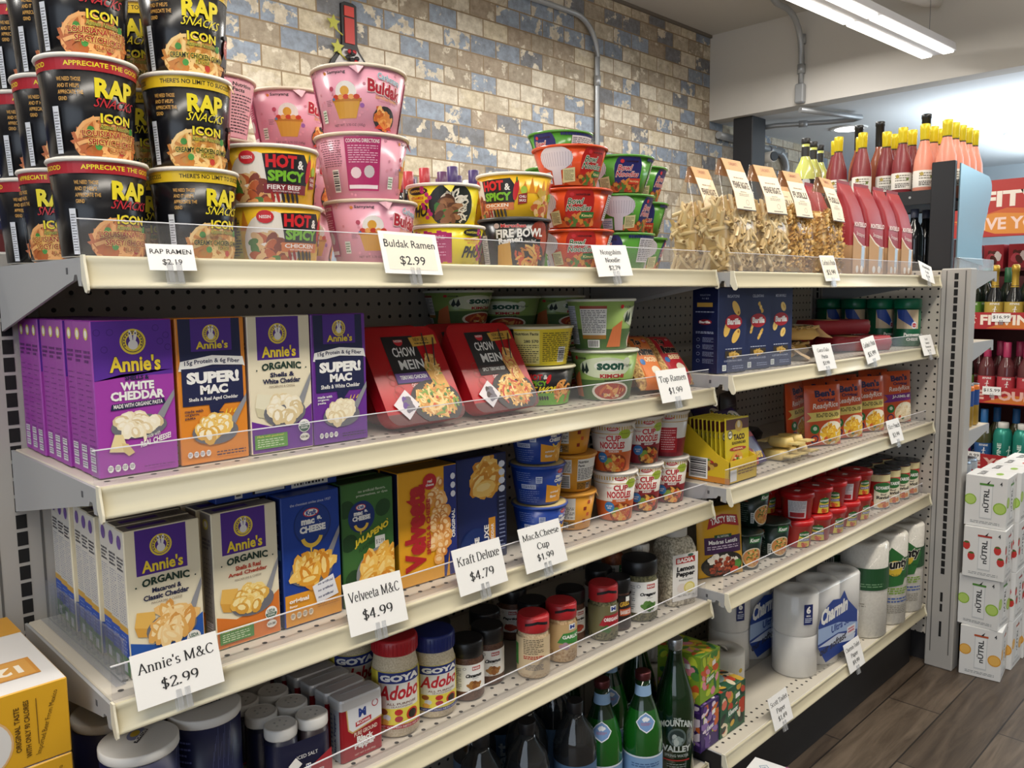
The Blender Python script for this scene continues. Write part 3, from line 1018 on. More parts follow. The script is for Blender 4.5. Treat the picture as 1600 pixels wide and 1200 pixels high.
def serif(art, s, x0, y0, x1, y1, c, asp):
 """lay a line of serif text into a box (baseline at y0, cap height to y1), squeezed to the width"""
 w = sum(SER[ch][0] for ch in s)
 kx, ky = (x1 - x0) / w, (y1 - y0) / C_
 thick, thin = 0.105, 0.042
 x = 0.0
 for ch in s:
  gw, st, se = SER[ch]
  for pl in st:
   for i in range(len(pl) - 1):
    (ax, ay), (bx, by) = pl[i], pl[i + 1]
    l = math.hypot(bx - ax, by - ay) or 1e-6
    v = abs(by - ay) / l
    hw = 0.5 * (thin + (thick - thin) * v * v)
    ex, ey = (bx - ax) / l * hw * .4, (by - ay) / l * hw * .4
    px, py = -(by - ay) / l * hw, (bx - ax) / l * hw
    q = [(ax - ex + px, ay - ey + py), (ax - ex - px, ay - ey - py), (bx + ex - px, by + ey - py), (bx + ex + px, by + ey + py)]
    art.poly([(x0 + (x + u) * kx, y0 + v2 * ky) for u, v2 in q], c)
  for sx, sy in se:
   q = [(sx - .085, sy - .015), (sx + .085, sy - .015), (sx + .085, sy + .015), (sx - .085, sy + .015)]
   art.poly([(x0 + (x + u) * kx, y0 + v2 * ky) for u, v2 in q], c)
  x += gw
 return art
clip_m = clear('clear_clip_plastic', '#f8f9fb', 0.08, 0.15, 0.12)
def price_card(lines, w, h, sans=False, inner=False):
 def fn():
  c, k = M(), M()
  c.box(-w / 2, w / 2, -0.0005, 0.0005, 0, h, P('#f1f0ee', 0.55))
  a = Art(w / h)
  if inner:
   a.rect(.08, .1, .92, .93, P('#efe8d8', 0.6)).up()
  n = len(lines)
  top = 0.86
  step = 0.62 / n if n > 1 else 0.3
  for i, s in enumerate(lines):
   yb = top - (i + 0.62) * (0.76 / n) - 0.0
   ch = (0.80 / n) * (0.52 if n > 2 else 0.46)
   ln = sum(SER.get(q, (.5,))[0] for q in s) * ch / C_ / a.asp
   ln = min(ln * 1.22, 0.88)
   if sans:
    a.text(s, .5 - ln * .5, yb - (0.06 if any(q in s for q in '$') else 0), .5 + ln * .5, yb + ch, P('#2a2a2c', 0.7), bold=0.008)
   else:
    serif(a, s, .5 - ln / 2, yb, .5 + ln / 2, yb + ch, P('#262628', 0.7), a.asp)
  c.decal(a, (-w / 2, -0.0005, 0), (w, 0, 0), (0, 0, h))
  for dx in (-0.007, 0.003):
   k.box(dx, dx + 0.006, -0.0025, -0.0005, -0.014, 0.009, clip_m, 0.0004)
  k.box(-0.009, 0.011, 0.0005, 0.0025, -0.015, 0.012, clip_m, 0.0004)
  return [('card', c), ('clip', k)]
 return fn
def sign(key, lines, w, h, x, z, b, label, sans=False, inner=False, roll=0.0):
 y = (YA if not b else YBF) - 0.0145
 place('price_sign', key, price_card(lines, w, h, sans, inner), label, 'price sign', (x, y, z), (math.radians(-17), roll, 0))
sign('s1', ['RAP RAMEN', '$2.19'], .052, .030, .091, 1.2340, 0, 'small white price card reading $2.19 under the black cups', True)
sign('s2', ['Buldak Ramen', '$2.99'], .100, .060, .425, 1.2330, 0, 'cream price card with white border under the pink bowls', True, True, .02)
sign('s3', ['Nongshim', 'Noodle', '$2.79'], .097, .057, .872, 1.2335, 0, 'white price card reading $2.79 under the orange bowls', roll=-.03)
sign('s4', ['Top Ramen', '$1.99'], .103, .064, 1.067, .9930, 0, 'white price card in front of the red and orange ramen packs')
sign('s5', ["Annie's M&C", '$2.99'], .100, .060, .0745, .7510, 0, "large white price card in front of the cream macaroni cartons, nearest")
sign('s6', ['Velveeta M&C', '$4.99'], .096, .070, .350, .7480, 0, 'large white price card reading $4.99 below the green carton', roll=.03)
sign('s7', ['Kraft Deluxe', '$4.79'], .100, .070, .547, .7520, 0, 'white price card reading $4.79 in front of the navy carton')
sign('s8', ['Mac&Cheese', 'Cup', '$1.99'], .100, .073, .690, .7510, 0, 'white price card in front of the royal blue macaroni cups')
sign('s9', ["Carlino's Pasta", '$5.99'], .078, .064, 1.665, 1.2270, 1, "narrow white price card under the bagged spiral pasta", roll=-.02, inner=True)
sign('s10', ['Montebello', 'Pasta', '$5.99'], .110, .055, 2.310, 1.2280, 1, 'price card at the right end of the top right shelf, under the red pasta bags', roll=.16)
sign('s11', ['Garo Falo', 'Pasta', '$3.99'], .100, .064, 1.651, 1.0140, 1, 'price card in front of the cream-carded lying pasta bags')
sign('s12', ["Carlino's Pasta", '$5.99'], .082, .068, 1.930, 1.0150, 1, 'narrow price card below the lying red pasta bags, middle of its shelf', roll=-.1)
sign('s13', ['Kraft', 'Grated', 'Parmesan', '$6.99'], .098, .062, 2.350, 1.0080, 1, 'price card below the green canisters at the right shelf end')
sign('s14', ['Rice Pouch', '$3.99'], .092, .066, 2.120, .7730, 1, 'price card reading Rice Pouch, below the orange pouches')
sign('s15', ['Scott Toilet', 'Paper', '$1.49'], .090, .074, 1.475, .1790, 1, 'price card reading $1.49 on the lowest shelf near the tissue boxes')
sign('s16', ['Charmin Toilet', 'Paper', '$9.99'], .098, .076, 1.895, .1760, 1, 'price card on the lowest shelf in front of the toilet paper pack')
# ------------------------------------------------------------------ top shelf: cups, bowls, pasta bags
R_ = math.radians
paper_w = P('#e6e0d6', 0.5)
LID = P('#d9d6d2', 0.3, 0.3)
def cup(r0, r1, h, art, n, body, lid=None, rim=None, span=2 * pi, foot=0.006, rough=0.22, tab=None, lidart=None):
 """paper cup or bowl: printed wall, rolled rim, lid film, pull tab"""
 def fn():
  w = M()
  rim_m = rim or paper_w
  w.lathe([(r0 - 0.002, 0), (r0, 0.001), (r1, h - 0.004)], n, [rim_m, body], True)
  a = art() if art else None
  if a:
   zz = 0.001
   w.wrap(a, [(r0, zz), (r1, h - 0.004)], 0, span, n)
  q = M()
  q.lathe([(r1 - 0.001, h - 0.0055), (r1 + 0.0022, h - 0.005), (r1 + 0.003, h - 0.003), (r1 + 0.002, h - 0.0008), (r1 - 0.001, h - 0.0005)], n, rim_m, True, cap=False)
  l = M()
  l.lathe([(r1 + 0.0005, h - 0.0022), (r1 + 0.0005, h - 0.0006)], n, lid or LID, False)
  if tab is not None:
   t0 = tab
   p = [(r1 * sin(t0 - .22), -r1 * cos(t0 - .22), h - .0008), (r1 * 1.02 * sin(t0), -r1 * 1.02 * cos(t0), h - .0008), (r1 * sin(t0 + .22), -r1 * cos(t0 + .22), h - .0008),
     ((r1 + .006) * sin(t0 + .05), -(r1 + .006) * cos(t0 + .05), h - .016)]
   l.add(p, [(0, 3, 1), (1, 3, 2)], lid or LID)
   l.add([(x, y, z - .0003) for x, y, z in p], [(0, 1, 3), (1, 2, 3)], lid or LID)
  return [('cup_wall', w), ('rim', q), ('lid', l)]
 return fn
NOOD = ['#d98a45', '#e7a55a', '#c97434', '#efb56a']
BLK, YEL, RED, CRM = '#131317', '#f0dd2c', '#b5202c', '#f3ead6'
def rap_art(gumbo):
 def fn():
  a = Art(2 * pi * .047 / .10)
  band = '#e6c325' if gumbo else '#b01f2b'
  ink = '#2a2413' if gumbo else YEL
  for i in range(36):
   a.rect(i / 36, .865, (i + 1) / 36, 1, band)
  a.up()
  for o in (-.36, 0, .36):
   a.text("THERE'S NO LIMIT TO SUCCESS" if gumbo else 'APPRECIATE THE GOOD', .36 + o, .905, .645 + o, .955, ink, bold=.02)
  a.ell(.51, .13, .14, '#b5682f' if not gumbo else '#bd8a40', ry=.24, n=24).up()
  a.noodles(.51, .15, .15, .27, ['#cf7a3a', '#e39a58', '#b9622b', '#eeb06c'] if not gumbo else ['#d79a4a', '#e8b868', '#c47f35', '#f0cd8a'], 80, .09, 4)
  for x, y, c in ((.435, .27, '#3f8a35'), (.60, .3, '#3f8a35'), (.485, .30, '#e2b53c'), (.55, .06, '#c23a2c'), (.46, .1, '#4c9a48')):
   a.ell(x, y, .013, c, n=8)
  a.up()
  a.text('RAP', .455, .60, .60, .80, YEL, bold=.045)
  a.text('SNACKS', .455, .505, .605, .60, YEL if gumbo else '#c3242f', bold=.005, slant=.16)
  a.text('ICON', .47, .345, .59, .445, YEL, bold=.03, out=BLK, ow=.04)
  a.text('Ramen Noodles', .47, .285, .59, .335, '#d8d35a', slant=.1, out=BLK, ow=.05)
  if gumbo:
   a.text('CREAMY CHICKEN GUMBO', .40, .15, .635, .21, BLK, bold=.03, out='#f2e25a', ow=.05)
   a.text('FLAVOR', .50, .10, .56, .14, BLK, bold=.01, out='#f2e25a', ow=.06)
   a.poly([(.62, .14), (.75, .14), (.72, .30), (.65, .30)], '#1b1b20').up()
   a.ell(.675, .36, .030, '#b7493c', ry=.045 * 2.4, n=16).up()
   a.ell(.675, .46, .033, '#26171a', ry=.06, n=14, a0=0, a1=pi).up()
   a.ring(.662, .40, .0125, .003, '#efe3d8', 10).ring(.690, .395, .0125, .003, '#efe3d8', 10)
   a.rect(.665, .29, .687, .30, '#5c1d1c')
  else:
   a.text('LOUISIANA HOT &', .405, .20, .635, .265, '#a81a26', bold=.03, out='#f3e37a', ow=.05)
   a.text('SPICY/CHICKEN', .425, .115, .62, .18, '#a81a26', bold=.03, out='#f3e37a', ow=.05)
   a.text('FLAVOR', .50, .05, .57, .095, '#a81a26', bold=.02, out='#f3e37a', ow=.05)
  a.up()
  for i, s in enumerate(('WE NEED THOSE', 'AND IT HELPS', 'APPRECIATE THE', 'GRIND')):
   a.text(s, .335, .75 - i * .065, .335 + .006 * len(s), .79 - i * .065, '#e0a94c', bold=.01)
  a.rect(.305, .02, .33, .5, '#dcdfe6').up()
  a.fine(.308, .05, .327, .45, '#55555c', 14, .4, 3)
  return a
 return fn
RH, NR = .1045, 48
rapL = cup(.0415, .0492, RH, rap_art(False), NR, P(BLK, 0.25), tab=None)
rapG = cup(.0415, .0492, RH, rap_art(True), NR, P(BLK, 0.25), lid=P('#d8b070', 0.4), tab=1.0)
TIER = ('bottom tier', 'middle tier', 'top tier')
for t in range(3):
 for k, (x, y, f) in enumerate([(.043, -.360, 12), (.043, -.2552, 2 if t else -40), (.043, -.1504, 8)]):
  place('noodle_cup', 'rapL', rapL, 'black noodle cup with red rim band, %s, %s of its row' % (TIER[t], ('front', 'second from front', 'rearmost')[k]),
    'noodle cup', (x + (.002, -.003, -.005)[t] * (k == 0), y, ZA[1] + .0014 + t * RH), (0, 0, R_(f + (0, -7, -14)[t] * (k == 0))), 'black and red noodle cups')
 for k, (x, y, f) in enumerate([(.152, -.362, (8, -8, -10)[t]), (.1478, -.2552, (-20, -28, -50)[t])]):
  place('noodle_cup', 'rapG', rapG, 'black noodle cup with yellow rim band, %s, %s' % (TIER[t], ('front', 'half hidden behind the front stack')[k]),
    'noodle cup', (x - (0, .003, .002)[t] * (k == 0), y, ZA[1] + .0014 + t * RH), (0, 0, R_(f)), 'black and yellow noodle cups')
def hot_art(fl, meat):
 def fn():
  a = Art(2 * pi * .058 / .07)
  for i in range(30):   # flame fringe under the rim
   u = i / 30
   a.poly([(u, .55), (u + .017, .86 + .08 * sin(i * 2.3)), (u + .034, .55)], '#e4902c')
  a.up()
  a.ell(.41, .28, .10, '#e9e2d8', ry=.62 * 1.0, n=22).up()
  a.blobs(.41, .24, .085, .36, ['#b4572b', '#d79a5a', '#7d3420', '#d8b27c', '#4c7a36'], 34, .22, 1.7, 3)
  a.poly([(.44, .97 - .1), (.585, .9), (.62, .62), (.60, .3), (.455, .25)], '#17151a').up()
  a.text('HOT', .45, .62, .555, .86, '#d3232b', bold=.05)
  a.text('&', .56, .62, .585, .78, '#f2f0ea', bold=.03)
  a.text('SPICY', .455, .38, .59, .58, '#79b92e', bold=.05)
  a.rect(.44, .16, .60, .335, fl[1]).up()
  a.text(fl[0], .452, .235, .575, .315, WHITE, bold=.02)
  a.text('WITH OTHER NATURAL FLAVORS', .47, .185, .57, .215, WHITE)
  a.ell(.610, .62, .012, '#c41f26', ry=.25 * 1, n=12, rot=-.15).ell(.614, .86, .004, '#3d7a2c', ry=.08, n=6).up()
  a.ell(.645, .62, .015, '#a8c94a', ry=.1, n=10).up()
  a.poly([(.618, .28), (.66, .32), (.66, .56), (.62, .52)], '#8e2424').up()
  a.text('CHILI', .624, .44, .655, .5, WHITE, bold=.02).text('SAUCE', .624, .35, .655, .41, WHITE, bold=.02)
  for i in range(6):
   a.ell(.47 + i * .018, .09, .006, '#2a2225' if i > 1 else '#a02a2a', ry=.11, n=8, rot=.2)
  a.ell(.39, .80, .028, '#c8242d', ry=.12, n=14).up()
  a.text('NISSIN', .372, .77, .408, .83, WHITE, bold=.02)
  a.rect(.24, .05, .30, .75, '#d9c64a').up().fine(.245, .08, .297, .72, '#4a4426', 12, .45, 2)
  a.blobs(.74, .28, .06, .36, ['#b4572b', '#d79a5a', '#c7a33c', '#d8b27c'], 22, .25, 1.5, 5)
  a.text('HOT', .79, .62, .86, .86, '#d3232b', bold=.05).text('SPICY', .79, .38, .87, .58, '#79b92e', bold=.05)
  return a
 return fn
HH = .0722
hotB = cup(.054, .0622, HH, hot_art(('FIERY BEEF', '#7d1f2b'), 0), 56, P('#e3b428', 0.25), lid=P('#c9b48a', 0.4))
hotC = cup(.054, .0622, HH, hot_art(('CHICKEN', '#c9713a'), 1), 56, P('#e3b428', 0.25), lid=P('#c9b48a', 0.4))
z1 = ZA[1] + .0014
place('noodle_bowl', 'hotC', hotC, 'yellow bowl of hot noodles, lower of the pair beside the black cups', 'noodle bowl', (.266, -.340, z1), (0, 0, R_(2)))
place('noodle_bowl', 'hotB', hotB, 'yellow fiery beef noodle bowl on top of another beside the black cups', 'noodle bowl', (.263, -.340, z1 + HH), (0, 0, R_(-14)))
place('noodle_bowl', 'hotC', hotC, 'yellow chicken noodle bowl standing on the black fire bowl', 'noodle bowl', (.712, -.345, z1 + .0796), (0, 0, R_(-82)))
place('noodle_bowl', 'hotC', hotC, 'yellow noodle bowl half hidden behind the dark fire bowl', 'noodle bowl', (.705, -.215, z1), (0, 0, R_(-40)))
place('noodle_bowl', 'hotC', hotC, 'yellow noodle bowl hidden behind, upper of the rear pair', 'noodle bowl', (.705, -.215, z1 + HH), (0, 0, R_(-70)))
PK = ['#e2a3b0', '#d98fa2', '#c23a70', '#a02860']
def pink_art():
 a = Art(2 * pi * .06 / .09)
 r = random.Random(5)
 for i in range(70):   # pale hearts scattered over the wall
  a.ell(r.random(), r.random(), .006, '#dd96a8', n=6)
 a.up()
 # a plain bowl with a round egg stands in for the printed character
 cx = .42
 a.ell(cx, .60, .040, '#efeae6', ry=.17, n=20).up().ell(cx - .004, .62, .017, '#e0a63c', ry=.075, n=14).up()
 a.poly([(cx - .036, .20), (cx + .036, .20), (cx + .055, .50), (cx - .055, .50)], '#d19a3a').up()
 a.rect(cx - .058, .46, cx + .058, .51, '#b9782c')
 for i in range(5):
  a.ell(cx - .04 + .02 * i, .53, .012, ('#c8402a', '#e7a55a')[i % 2], ry=.04, n=8)
 a.up()
 a.ell(cx - .055, .66, .009, '#c0506a', n=8).ell(cx + .06, .4, .009, '#9a62a8', n=8).ell(cx - .05, .5, .006, '#5a7aa8', n=8)
 a.ell(.345, .90, .006, '#e08a3a', n=8).up()
 a.text('Samyang', .355, .875, .425, .935, '#3a3a40', bold=.02)
 a.text('Buldak', .50, .62, .645, .82, '#b7283a', bold=.04, rise=-.10, out='#f3e4e2', ow=.04)
 a.text('Carbonara', .535, .83, .635, .92, '#7fb2c8', rise=-.07, bold=.01, out='#efeef2', ow=.05)
 a.text('Stir-Fried Ramen', .53, .52, .63, .575, '#d9a43a', rise=-.04, bold=.01)
 a.text('Creamy Chicken Flavor', .54, .47, .63, .50, '#a24a60', rise=-.03)
 a.ell(.575, .22, .052, '#33302f', ry=.20, n=18).up()
 a.blobs(.575, .24, .044, .17, ['#d9873e', '#e7a55a', '#c4622c', '#efc07a'], 26, .25, 2.0, 2)
 a.poly([(.53, .06), (.62, .05), (.605, .12), (.575, .05), (.55, .13)], '#c8402a').up()
 a.text('NET WT. 3.70 OZ (105g)', .36, .07, .49, .12, '#5a4a50')
 a.rect(.30, .16, .325, .36, '#e7ece2').up().fine(.302, .18, .323, .34, '#4a7a4a', 4, .5, 7)
 a.fine(.335, .40, .36, .5, '#8a6a74', 4, .4, 3)
 # directions panel on the side, barcode, nutrition panel
 a.rect(.135, .12, .26, .96, '#b5306a').up()
 a.text('COOKING DIRECTIONS', .14, .87, .255, .93, WHITE, bold=.015)
 a.fine(.145, .55, .25, .84, '#ecc4d4', 8, .35, 4)
 a.ell(.17, .40, .020, '#efd6dc', ry=.09, n=12).ell(.22, .42, .020, '#cfc6c8', ry=.10, n=12).up()
 a.rect(.14, .15, .255, .21, '#f0e4e8')
 a.fine(.03, .5, .12, .92, '#8a5a68', 12, .4, 8)
 a.bars(.07, .1, .10, .46, 4, True)
 a.rect(.705, .04, .82, .94, '#e9b3bf').up()
 a.text('Nutrition', .71, .85, .80, .91, '#2e262a', bold=.03).text('Facts', .71, .77, .765, .83, '#2e262a', bold=.03)
 a.fine(.71, .1, .815, .74, '#5a4048', 13, .45, 9)
 return a
PH = .0888
pink = cup(.050, .0650, PH, pink_art, 56, P('#dd9db0', 0.22), lid=P('#d9a6b2', 0.3), rim=P('#d9c9b6', 0.5), tab=-.25)
wrapm = clear('shrink_film', '#ffffff', 0.03, 0.12, 0.0)
for nm, (x, y, t, f), lb in [('a', (.424, -.338, 0, -4), 'pink noodle bowl with a $2.99 sticker, bottom of the front stack'),
        ('b', (.414, -.335, 1, 75), 'pink noodle bowl turned to show its cooking directions, middle of the stack'),
        ('c', (.410, -.338, 2, -24), 'pink noodle bowl topping the tall stack'),
        ('d', (.405, -.160, 2, -6), 'pink noodle bowl on top of the stack behind the tall front one'),
        ('e', (.405, -.160, 1, 10), 'pink noodle bowl mostly hidden, middle of the rear stack'),
        ('f', (.405, -.160, 0, 30), 'pink noodle bowl mostly hidden, bottom of the rear stack'),
        ('g', (.268, -.165, 2, -70), 'pink noodle bowl showing its nutrition panel behind the yellow bowls'),
        ('h', (.268, -.165, 1, -40), 'pink noodle bowl hidden behind the upper yellow bowl'),
        ('i', (.268, -.165, 0, -40), 'pink noodle bowl hidden behind the lower yellow bowl')]:
 place('noodle_bowl', 'pink', pink, lb, 'noodle bowl', (x, y, z1 + t * PH), (0, 0, R_(f)), 'pink noodle bowls')
def sticker(txt, w, h):
 def fn():
  m = M()
  m.box(-w / 2, w / 2, -0.0003, 0, 0, h, P('#e9e6e0', 0.6))
  a = Art(w / h)
  a.text(txt, .15, .25, .85, .75, '#55555a')
  m.decal(a, (-w / 2, -0.0003, 0), (w, 0, 0), (0, 0, h))
  return [('price_sticker', m)]
 return fn
def pho_art():
 a = Art(2 * pi * .05 / .06)
 a.ell(.60, .46, .115, '#1f2622', ry=.60, n=26).up()
 a.noodles(.615, .62, .075, .30, ['#e4ddcc', '#d6cdb8', '#efe9da'], 26, .12, 2)
 a.blobs(.575, .36, .075, .36, ['#7a4f34', '#8f6242', '#5d3a28', '#3f7a34', '#a4744e'], 30, .26, 1.8, 4)
 a.noodles(.65, .26, .04, .26, ['#e4ddcc', '#d6cdb8'], 12, .16, 8)
 a.text('PHO', .375, .18, .48, .50, '#1b1a1c', bold=.04, slant=.06)
 a.text('VIETNAMESE', .375, .64, .465, .72, '#c4242c', bold=.02)
 a.text('BEEF FLAVORED', .395, .56, .465, .61, '#c4242c', bold=.01)
 a.ell(.43, .86, .058, '#1e1c20', ry=.10, n=16).up().text('SNAPDRAGON', .385, .83, .475, .89, '#e7d94a', bold=.02)
 for i in range(10):
  a.ell(.475 + .02 * sin(i * 1.3), .16 + i * .085, .012, '#b3246a', ry=.055, n=7, rot=i * .7)
 a.up()
 for i in range(9):
  a.rect(.12 + i * .022, .05 + .03 * (i % 2), .142 + i * .022, .9 - .03 * (i % 3), '#b3246a')
 a.up().fine(.14, .15, .29, .8, '#e3a4c4', 9, .35, 3)
 return a
pho = cup(.047, .0555, .0612, pho_art, 52, P('#e7d426', 0.25), lid=P('#d8c82c', 0.4), tab=.5)
place('noodle_bowl', 'pho', pho, 'yellow noodle bowl with dark soup picture, upper of the pair right of the pink stack', 'noodle bowl', (.556, -.345, z1 + .0612), (0, 0, R_(-61)))
place('noodle_bowl', 'pho', pho, 'yellow and magenta noodle bowl, lower of the pair right of the pink stack', 'noodle bowl', (.565, -.345, z1), (0, 0, R_(30)))
def fire_art():
 a = Art(2 * pi * .055 / .08)
 a.ell(.62, .78, .05, '#8c3520', ry=.2, n=14).ell(.66, .5, .03, '#a5421f', ry=.3, n=12).up()
 a.rect(.28, .05, .345, .68, '#d7d5d2').up().fine(.285, .08, .34, .65, '#55555a', 14, .5, 3)
 a.poly([(.40, .02), (.48, .02), (.47, .55), (.41, .45)], '#c9962f').up()
 a.ell(.41, .87, .014, '#c9b2b0', ry=.06, n=10).text('Maruchan', .43, .83, .545, .91, '#c5232c', bold=.03, out='#efe9e2', ow=.03)
 a.text('FIRE BOWL', .405, .60, .64, .79, '#eceae6', bold=.04, rise=.04)
 a.text('Ramen', .415, .47, .53, .60, '#eceae6', bold=.04, rise=.06)
 a.text('Spicy Beef', .54, .50, .60, .56, '#eceae6', rise=.02)
 a.ell(.57, .20, .095, '#2e2a2a', ry=.34, n=20).up()
 a.noodles(.575, .2, .085, .30, ['#d7a04c', '#e3b765', '#b9772f', '#c2522c'], 40, .13, 6)
 return a
fire = cup(.050, .0598, .0795, fire_art, 52, P('#1b1c1f', 0.22), lid=P('#2a2a2c', 0.4), rim=P('#3a3a3c', 0.4))
place('noodle_bowl', 'fire', fire, 'black noodle bowl with white slanted lettering under the yellow chicken bowl', 'noodle bowl', (.711, -.345, z1), (0, 0, R_(-42)))
def bown_art(base, swoop, badge, ink, tag, dark):
 def fn():
  a = Art(2 * pi * .06 / .068)
  nut = '#cfcbe0'
  a.ell(.60, .62, .075, badge, ry=.50, n=20).rect(.525, .2, .675, .6, badge).up()
  a.noodles(.56, .12, .16, .26, ['#a8402a', '#c9662f', '#d98a45', '#8a3020'], 36, .12, 5)
  a.blobs(.60, .1, .1, .2, ['#b34a2c', '#d0903c', '#8a3a20', '#4f7a34'], 18, .3, 1.6, 8)
  a.text('Bowl', .545, .60, .615, .76, ink, bold=.02, slant=.05, out='#f2ebe4', ow=.05)
  a.text('Noodles', .535, .43, .66, .58, ink, bold=.02, slant=.05, out='#f2ebe4', ow=.05)
  a.ell(.565, .86, .010, '#d3333a', n=10).text('NONGSHIM', .582, .83, .645, .88, '#3b2024', bold=.02)
  a.poly([(.60, .22), (.68, .25), (.68, .40), (.61, .39)], tag[1]).up().text(tag[0], .612, .27, .672, .34, '#f0e4a0', bold=.02)
  # white film-covered side panel with ribs and a cream notes slip
  a.ell(.40, .70, .085, '#d9d2dc', ry=.32, n=20).rect(.375, .02, .425, .5, '#d9d2dc').up()
  for i in range(13):
   a.rect(.325 + i * .0125, .5, .328 + i * .0125, .86, '#b9b0c0')
  a.up()
  a.poly([(.43, .06), (.50, .1), (.495, .46), (.435, .42)], '#d8d2a0').up().fine(.44, .12, .49, .4, '#5a5438', 7, .45, 4)
  a.rect(.30, .06, .365, .36, '#cfd6e6').up().fine(.305, .1, .36, .3, '#3a6aa8', 4, .5, 4)
  for i in range(24):
   a.rect(.70 + i / 80, .9, .71 + i / 80, .98, dark)
  a.rect(.76, .2, .92, .9, '#dcd9dc').up().fine(.765, .24, .915, .86, '#55505a', 12, .45, 6)
  return a
 return fn
def bown(key, base, lid, *args):
 def fn():
  out = cup(.046, .0660, .0688, bown_art(base, *args), 56, P(base, 0.2), lid=P(lid, 0.35), rim=P(base, 0.25))()
  return out
 return fn
bowlO = bown('o', '#cf4a22', '#9a3a26', '#e0602a', '#bf2420', '#1f6b3c', ('Kimchi', '#2c7a3a'), '#8a2a1c')
bowlG = bown('g', '#4f8f33', '#7a3a2a', '#4f8f33', '#2a2c72', '#c22a44', ('Hot & Spicy', '#d0402a'), '#2a2c72')
BH = .0715
for k, (t, x, f, lb) in enumerate([(0, .874, -77, 'orange noodle bowl, bottom of its stack'), (1, .870, -77, 'orange noodle bowl, middle of its stack'), (2, .856, -38, 'orange noodle bowl on top, white panel turned left')]):
 place('noodle_bowl', 'bowlO', bowlO, lb + ', beside the green bowls', 'noodle bowl', (x, -.343, z1 + t * BH), (R_(0), 0, R_(f)), 'orange noodle bowls')
for k, (x, y, t, f, lb) in enumerate([(1.012, -.335, 0, -109, 'green noodle bowl at the bottom of the left green stack'), (1.010, -.335, 1, -17, 'green noodle bowl with white ribbed panel, middle of the left green stack'),
          (1.008, -.335, 2, -69, 'green noodle bowl topping the left green stack'), (1.146, -.272, 0, 0, 'green noodle bowl at the bottom of the right green stack'),
          (1.148, -.272, 1, -76, 'green noodle bowl with navy badge, middle of the right green stack'), (1.144, -.272, 2, -19, 'green noodle bowl topping the right green stack'),
          (1.02, -.165, 0, 0, 'green noodle bowl hidden at the foot of the rear stack'), (1.02, -.165, 1, 0, 'green noodle bowl hidden second in the rear stack'),
          (1.02, -.165, 2, 0, 'green noodle bowl hidden third in the rear stack'), (1.03, -.165, 3, -120, 'green noodle bowl with purple rim peeping over the rear')]):
 place('noodle_bowl', 'bowlG', bowlG, lb, 'noodle bowl', (x, y, z1 + t * BH), (0, 0, R_(f)), 'green noodle bowls')
# ---- cellophane bags of dried pasta
def penne(m, p, d, c, L=.04, r=.0046):
 d = d.normalized()
 a = d.cross(Vector((0.3, 0.8, 0.5))).normalized()
 b = d.cross(a)
 vs = []
 for e, s in ((-1, .6), (1, -.6)):
  for k in range(7):
   t = 2 * pi * k / 7
   vs.append(p + d * (e * L / 2 + r * s * cos(t)) + r * (cos(t) * a + sin(t) * b))
 m.add(vs, [(k, (k + 1) % 7, 7 + (k + 1) % 7, 7 + k) for k in range(7)], c, True)
 for e in (0, 7):
  q = vs[e:e + 7]
  cc = sum(q, Vector()) / 7
  m.add([cc + (v - cc) * .72 + d * (.0004 if e else -.0004) for v in q], [tuple(range(7)) if e else tuple(range(7))[::-1]], '#8a6a3c')
  m.add(q, [tuple(range(7))], c)
def fusilli(m, p, d, c, L=.036, r=.0062):
 d = d.normalized()
 a = d.cross(Vector((0.3, 0.8, 0.5))).normalized()
 b = d.cross(a)
 n, vs = 11, []
 for j in range(n):
  for k in range(6):
   t = 2 * pi * k / 6 + j * 0.62
   rr = r if k % 2 == 0 else r * .28
   vs.append(p + d * (L * (j / (n - 1) - .5)) + rr * (cos(t) * a + sin(t) * b))
 m.add(vs, [(j * 6 + k, j * 6 + (k + 1) % 6, (j + 1) * 6 + (k + 1) % 6, (j + 1) * 6 + k) for j in range(n - 1) for k in range(6)], c)
def loft(m, secs, mat, smooth=True, capt=True, capb=True, n=4):
 """stack of outlines [(pts2d, z)] joined by quads"""
 o = len(m.v)
 for pts, z in secs:
  for p in pts:
   m.v.append((p[0], p[1], z if len(p) < 3 else z + p[2]))
 n = len(secs[0][0])
 mats = mat if isinstance(mat, list) else [mat] * (len(secs) - 1)
 for j in range(len(secs) - 1):
  k = m.mi(mats[j])
  for i in range(n):
   a, b = o + j * n + i, o + j * n + (i + 1) % n
   m.f.append((a, b, b + n, a + n))
   m.m.append(k)
   m.s.append(smooth)
 if capb:
  m.f.append(tuple(o + i for i in range(n))[::-1])
  m.m.append(m.mi(mats[0]))
  m.s.append(False)
 if capt:
  m.f.append(tuple(o + (len(secs) - 1) * n + i for i in range(n)))
  m.m.append(m.mi(mats[-1]))
  m.s.append(False)
def rrect(w, d, r, cx=0, cy=0, k=3):
 pts = []
 for sx, sy, a in ((1, -1, -90), (1, 1, 0), (-1, 1, 90), (-1, -1, 180)):
  for i in range(k + 1):
   t = R_(a + 90 * i / k)
   pts.append((cx + sx * (w / 2 - r) + r * cos(t), cy + sy * (d / 2 - r) + r * sin(t)))
 return pts
cello = clear('cellophane', '#fffcf6', 0.05, 0.12, 0.03)
KRAFT, CARD = '#d2a878', '#efe6cf'
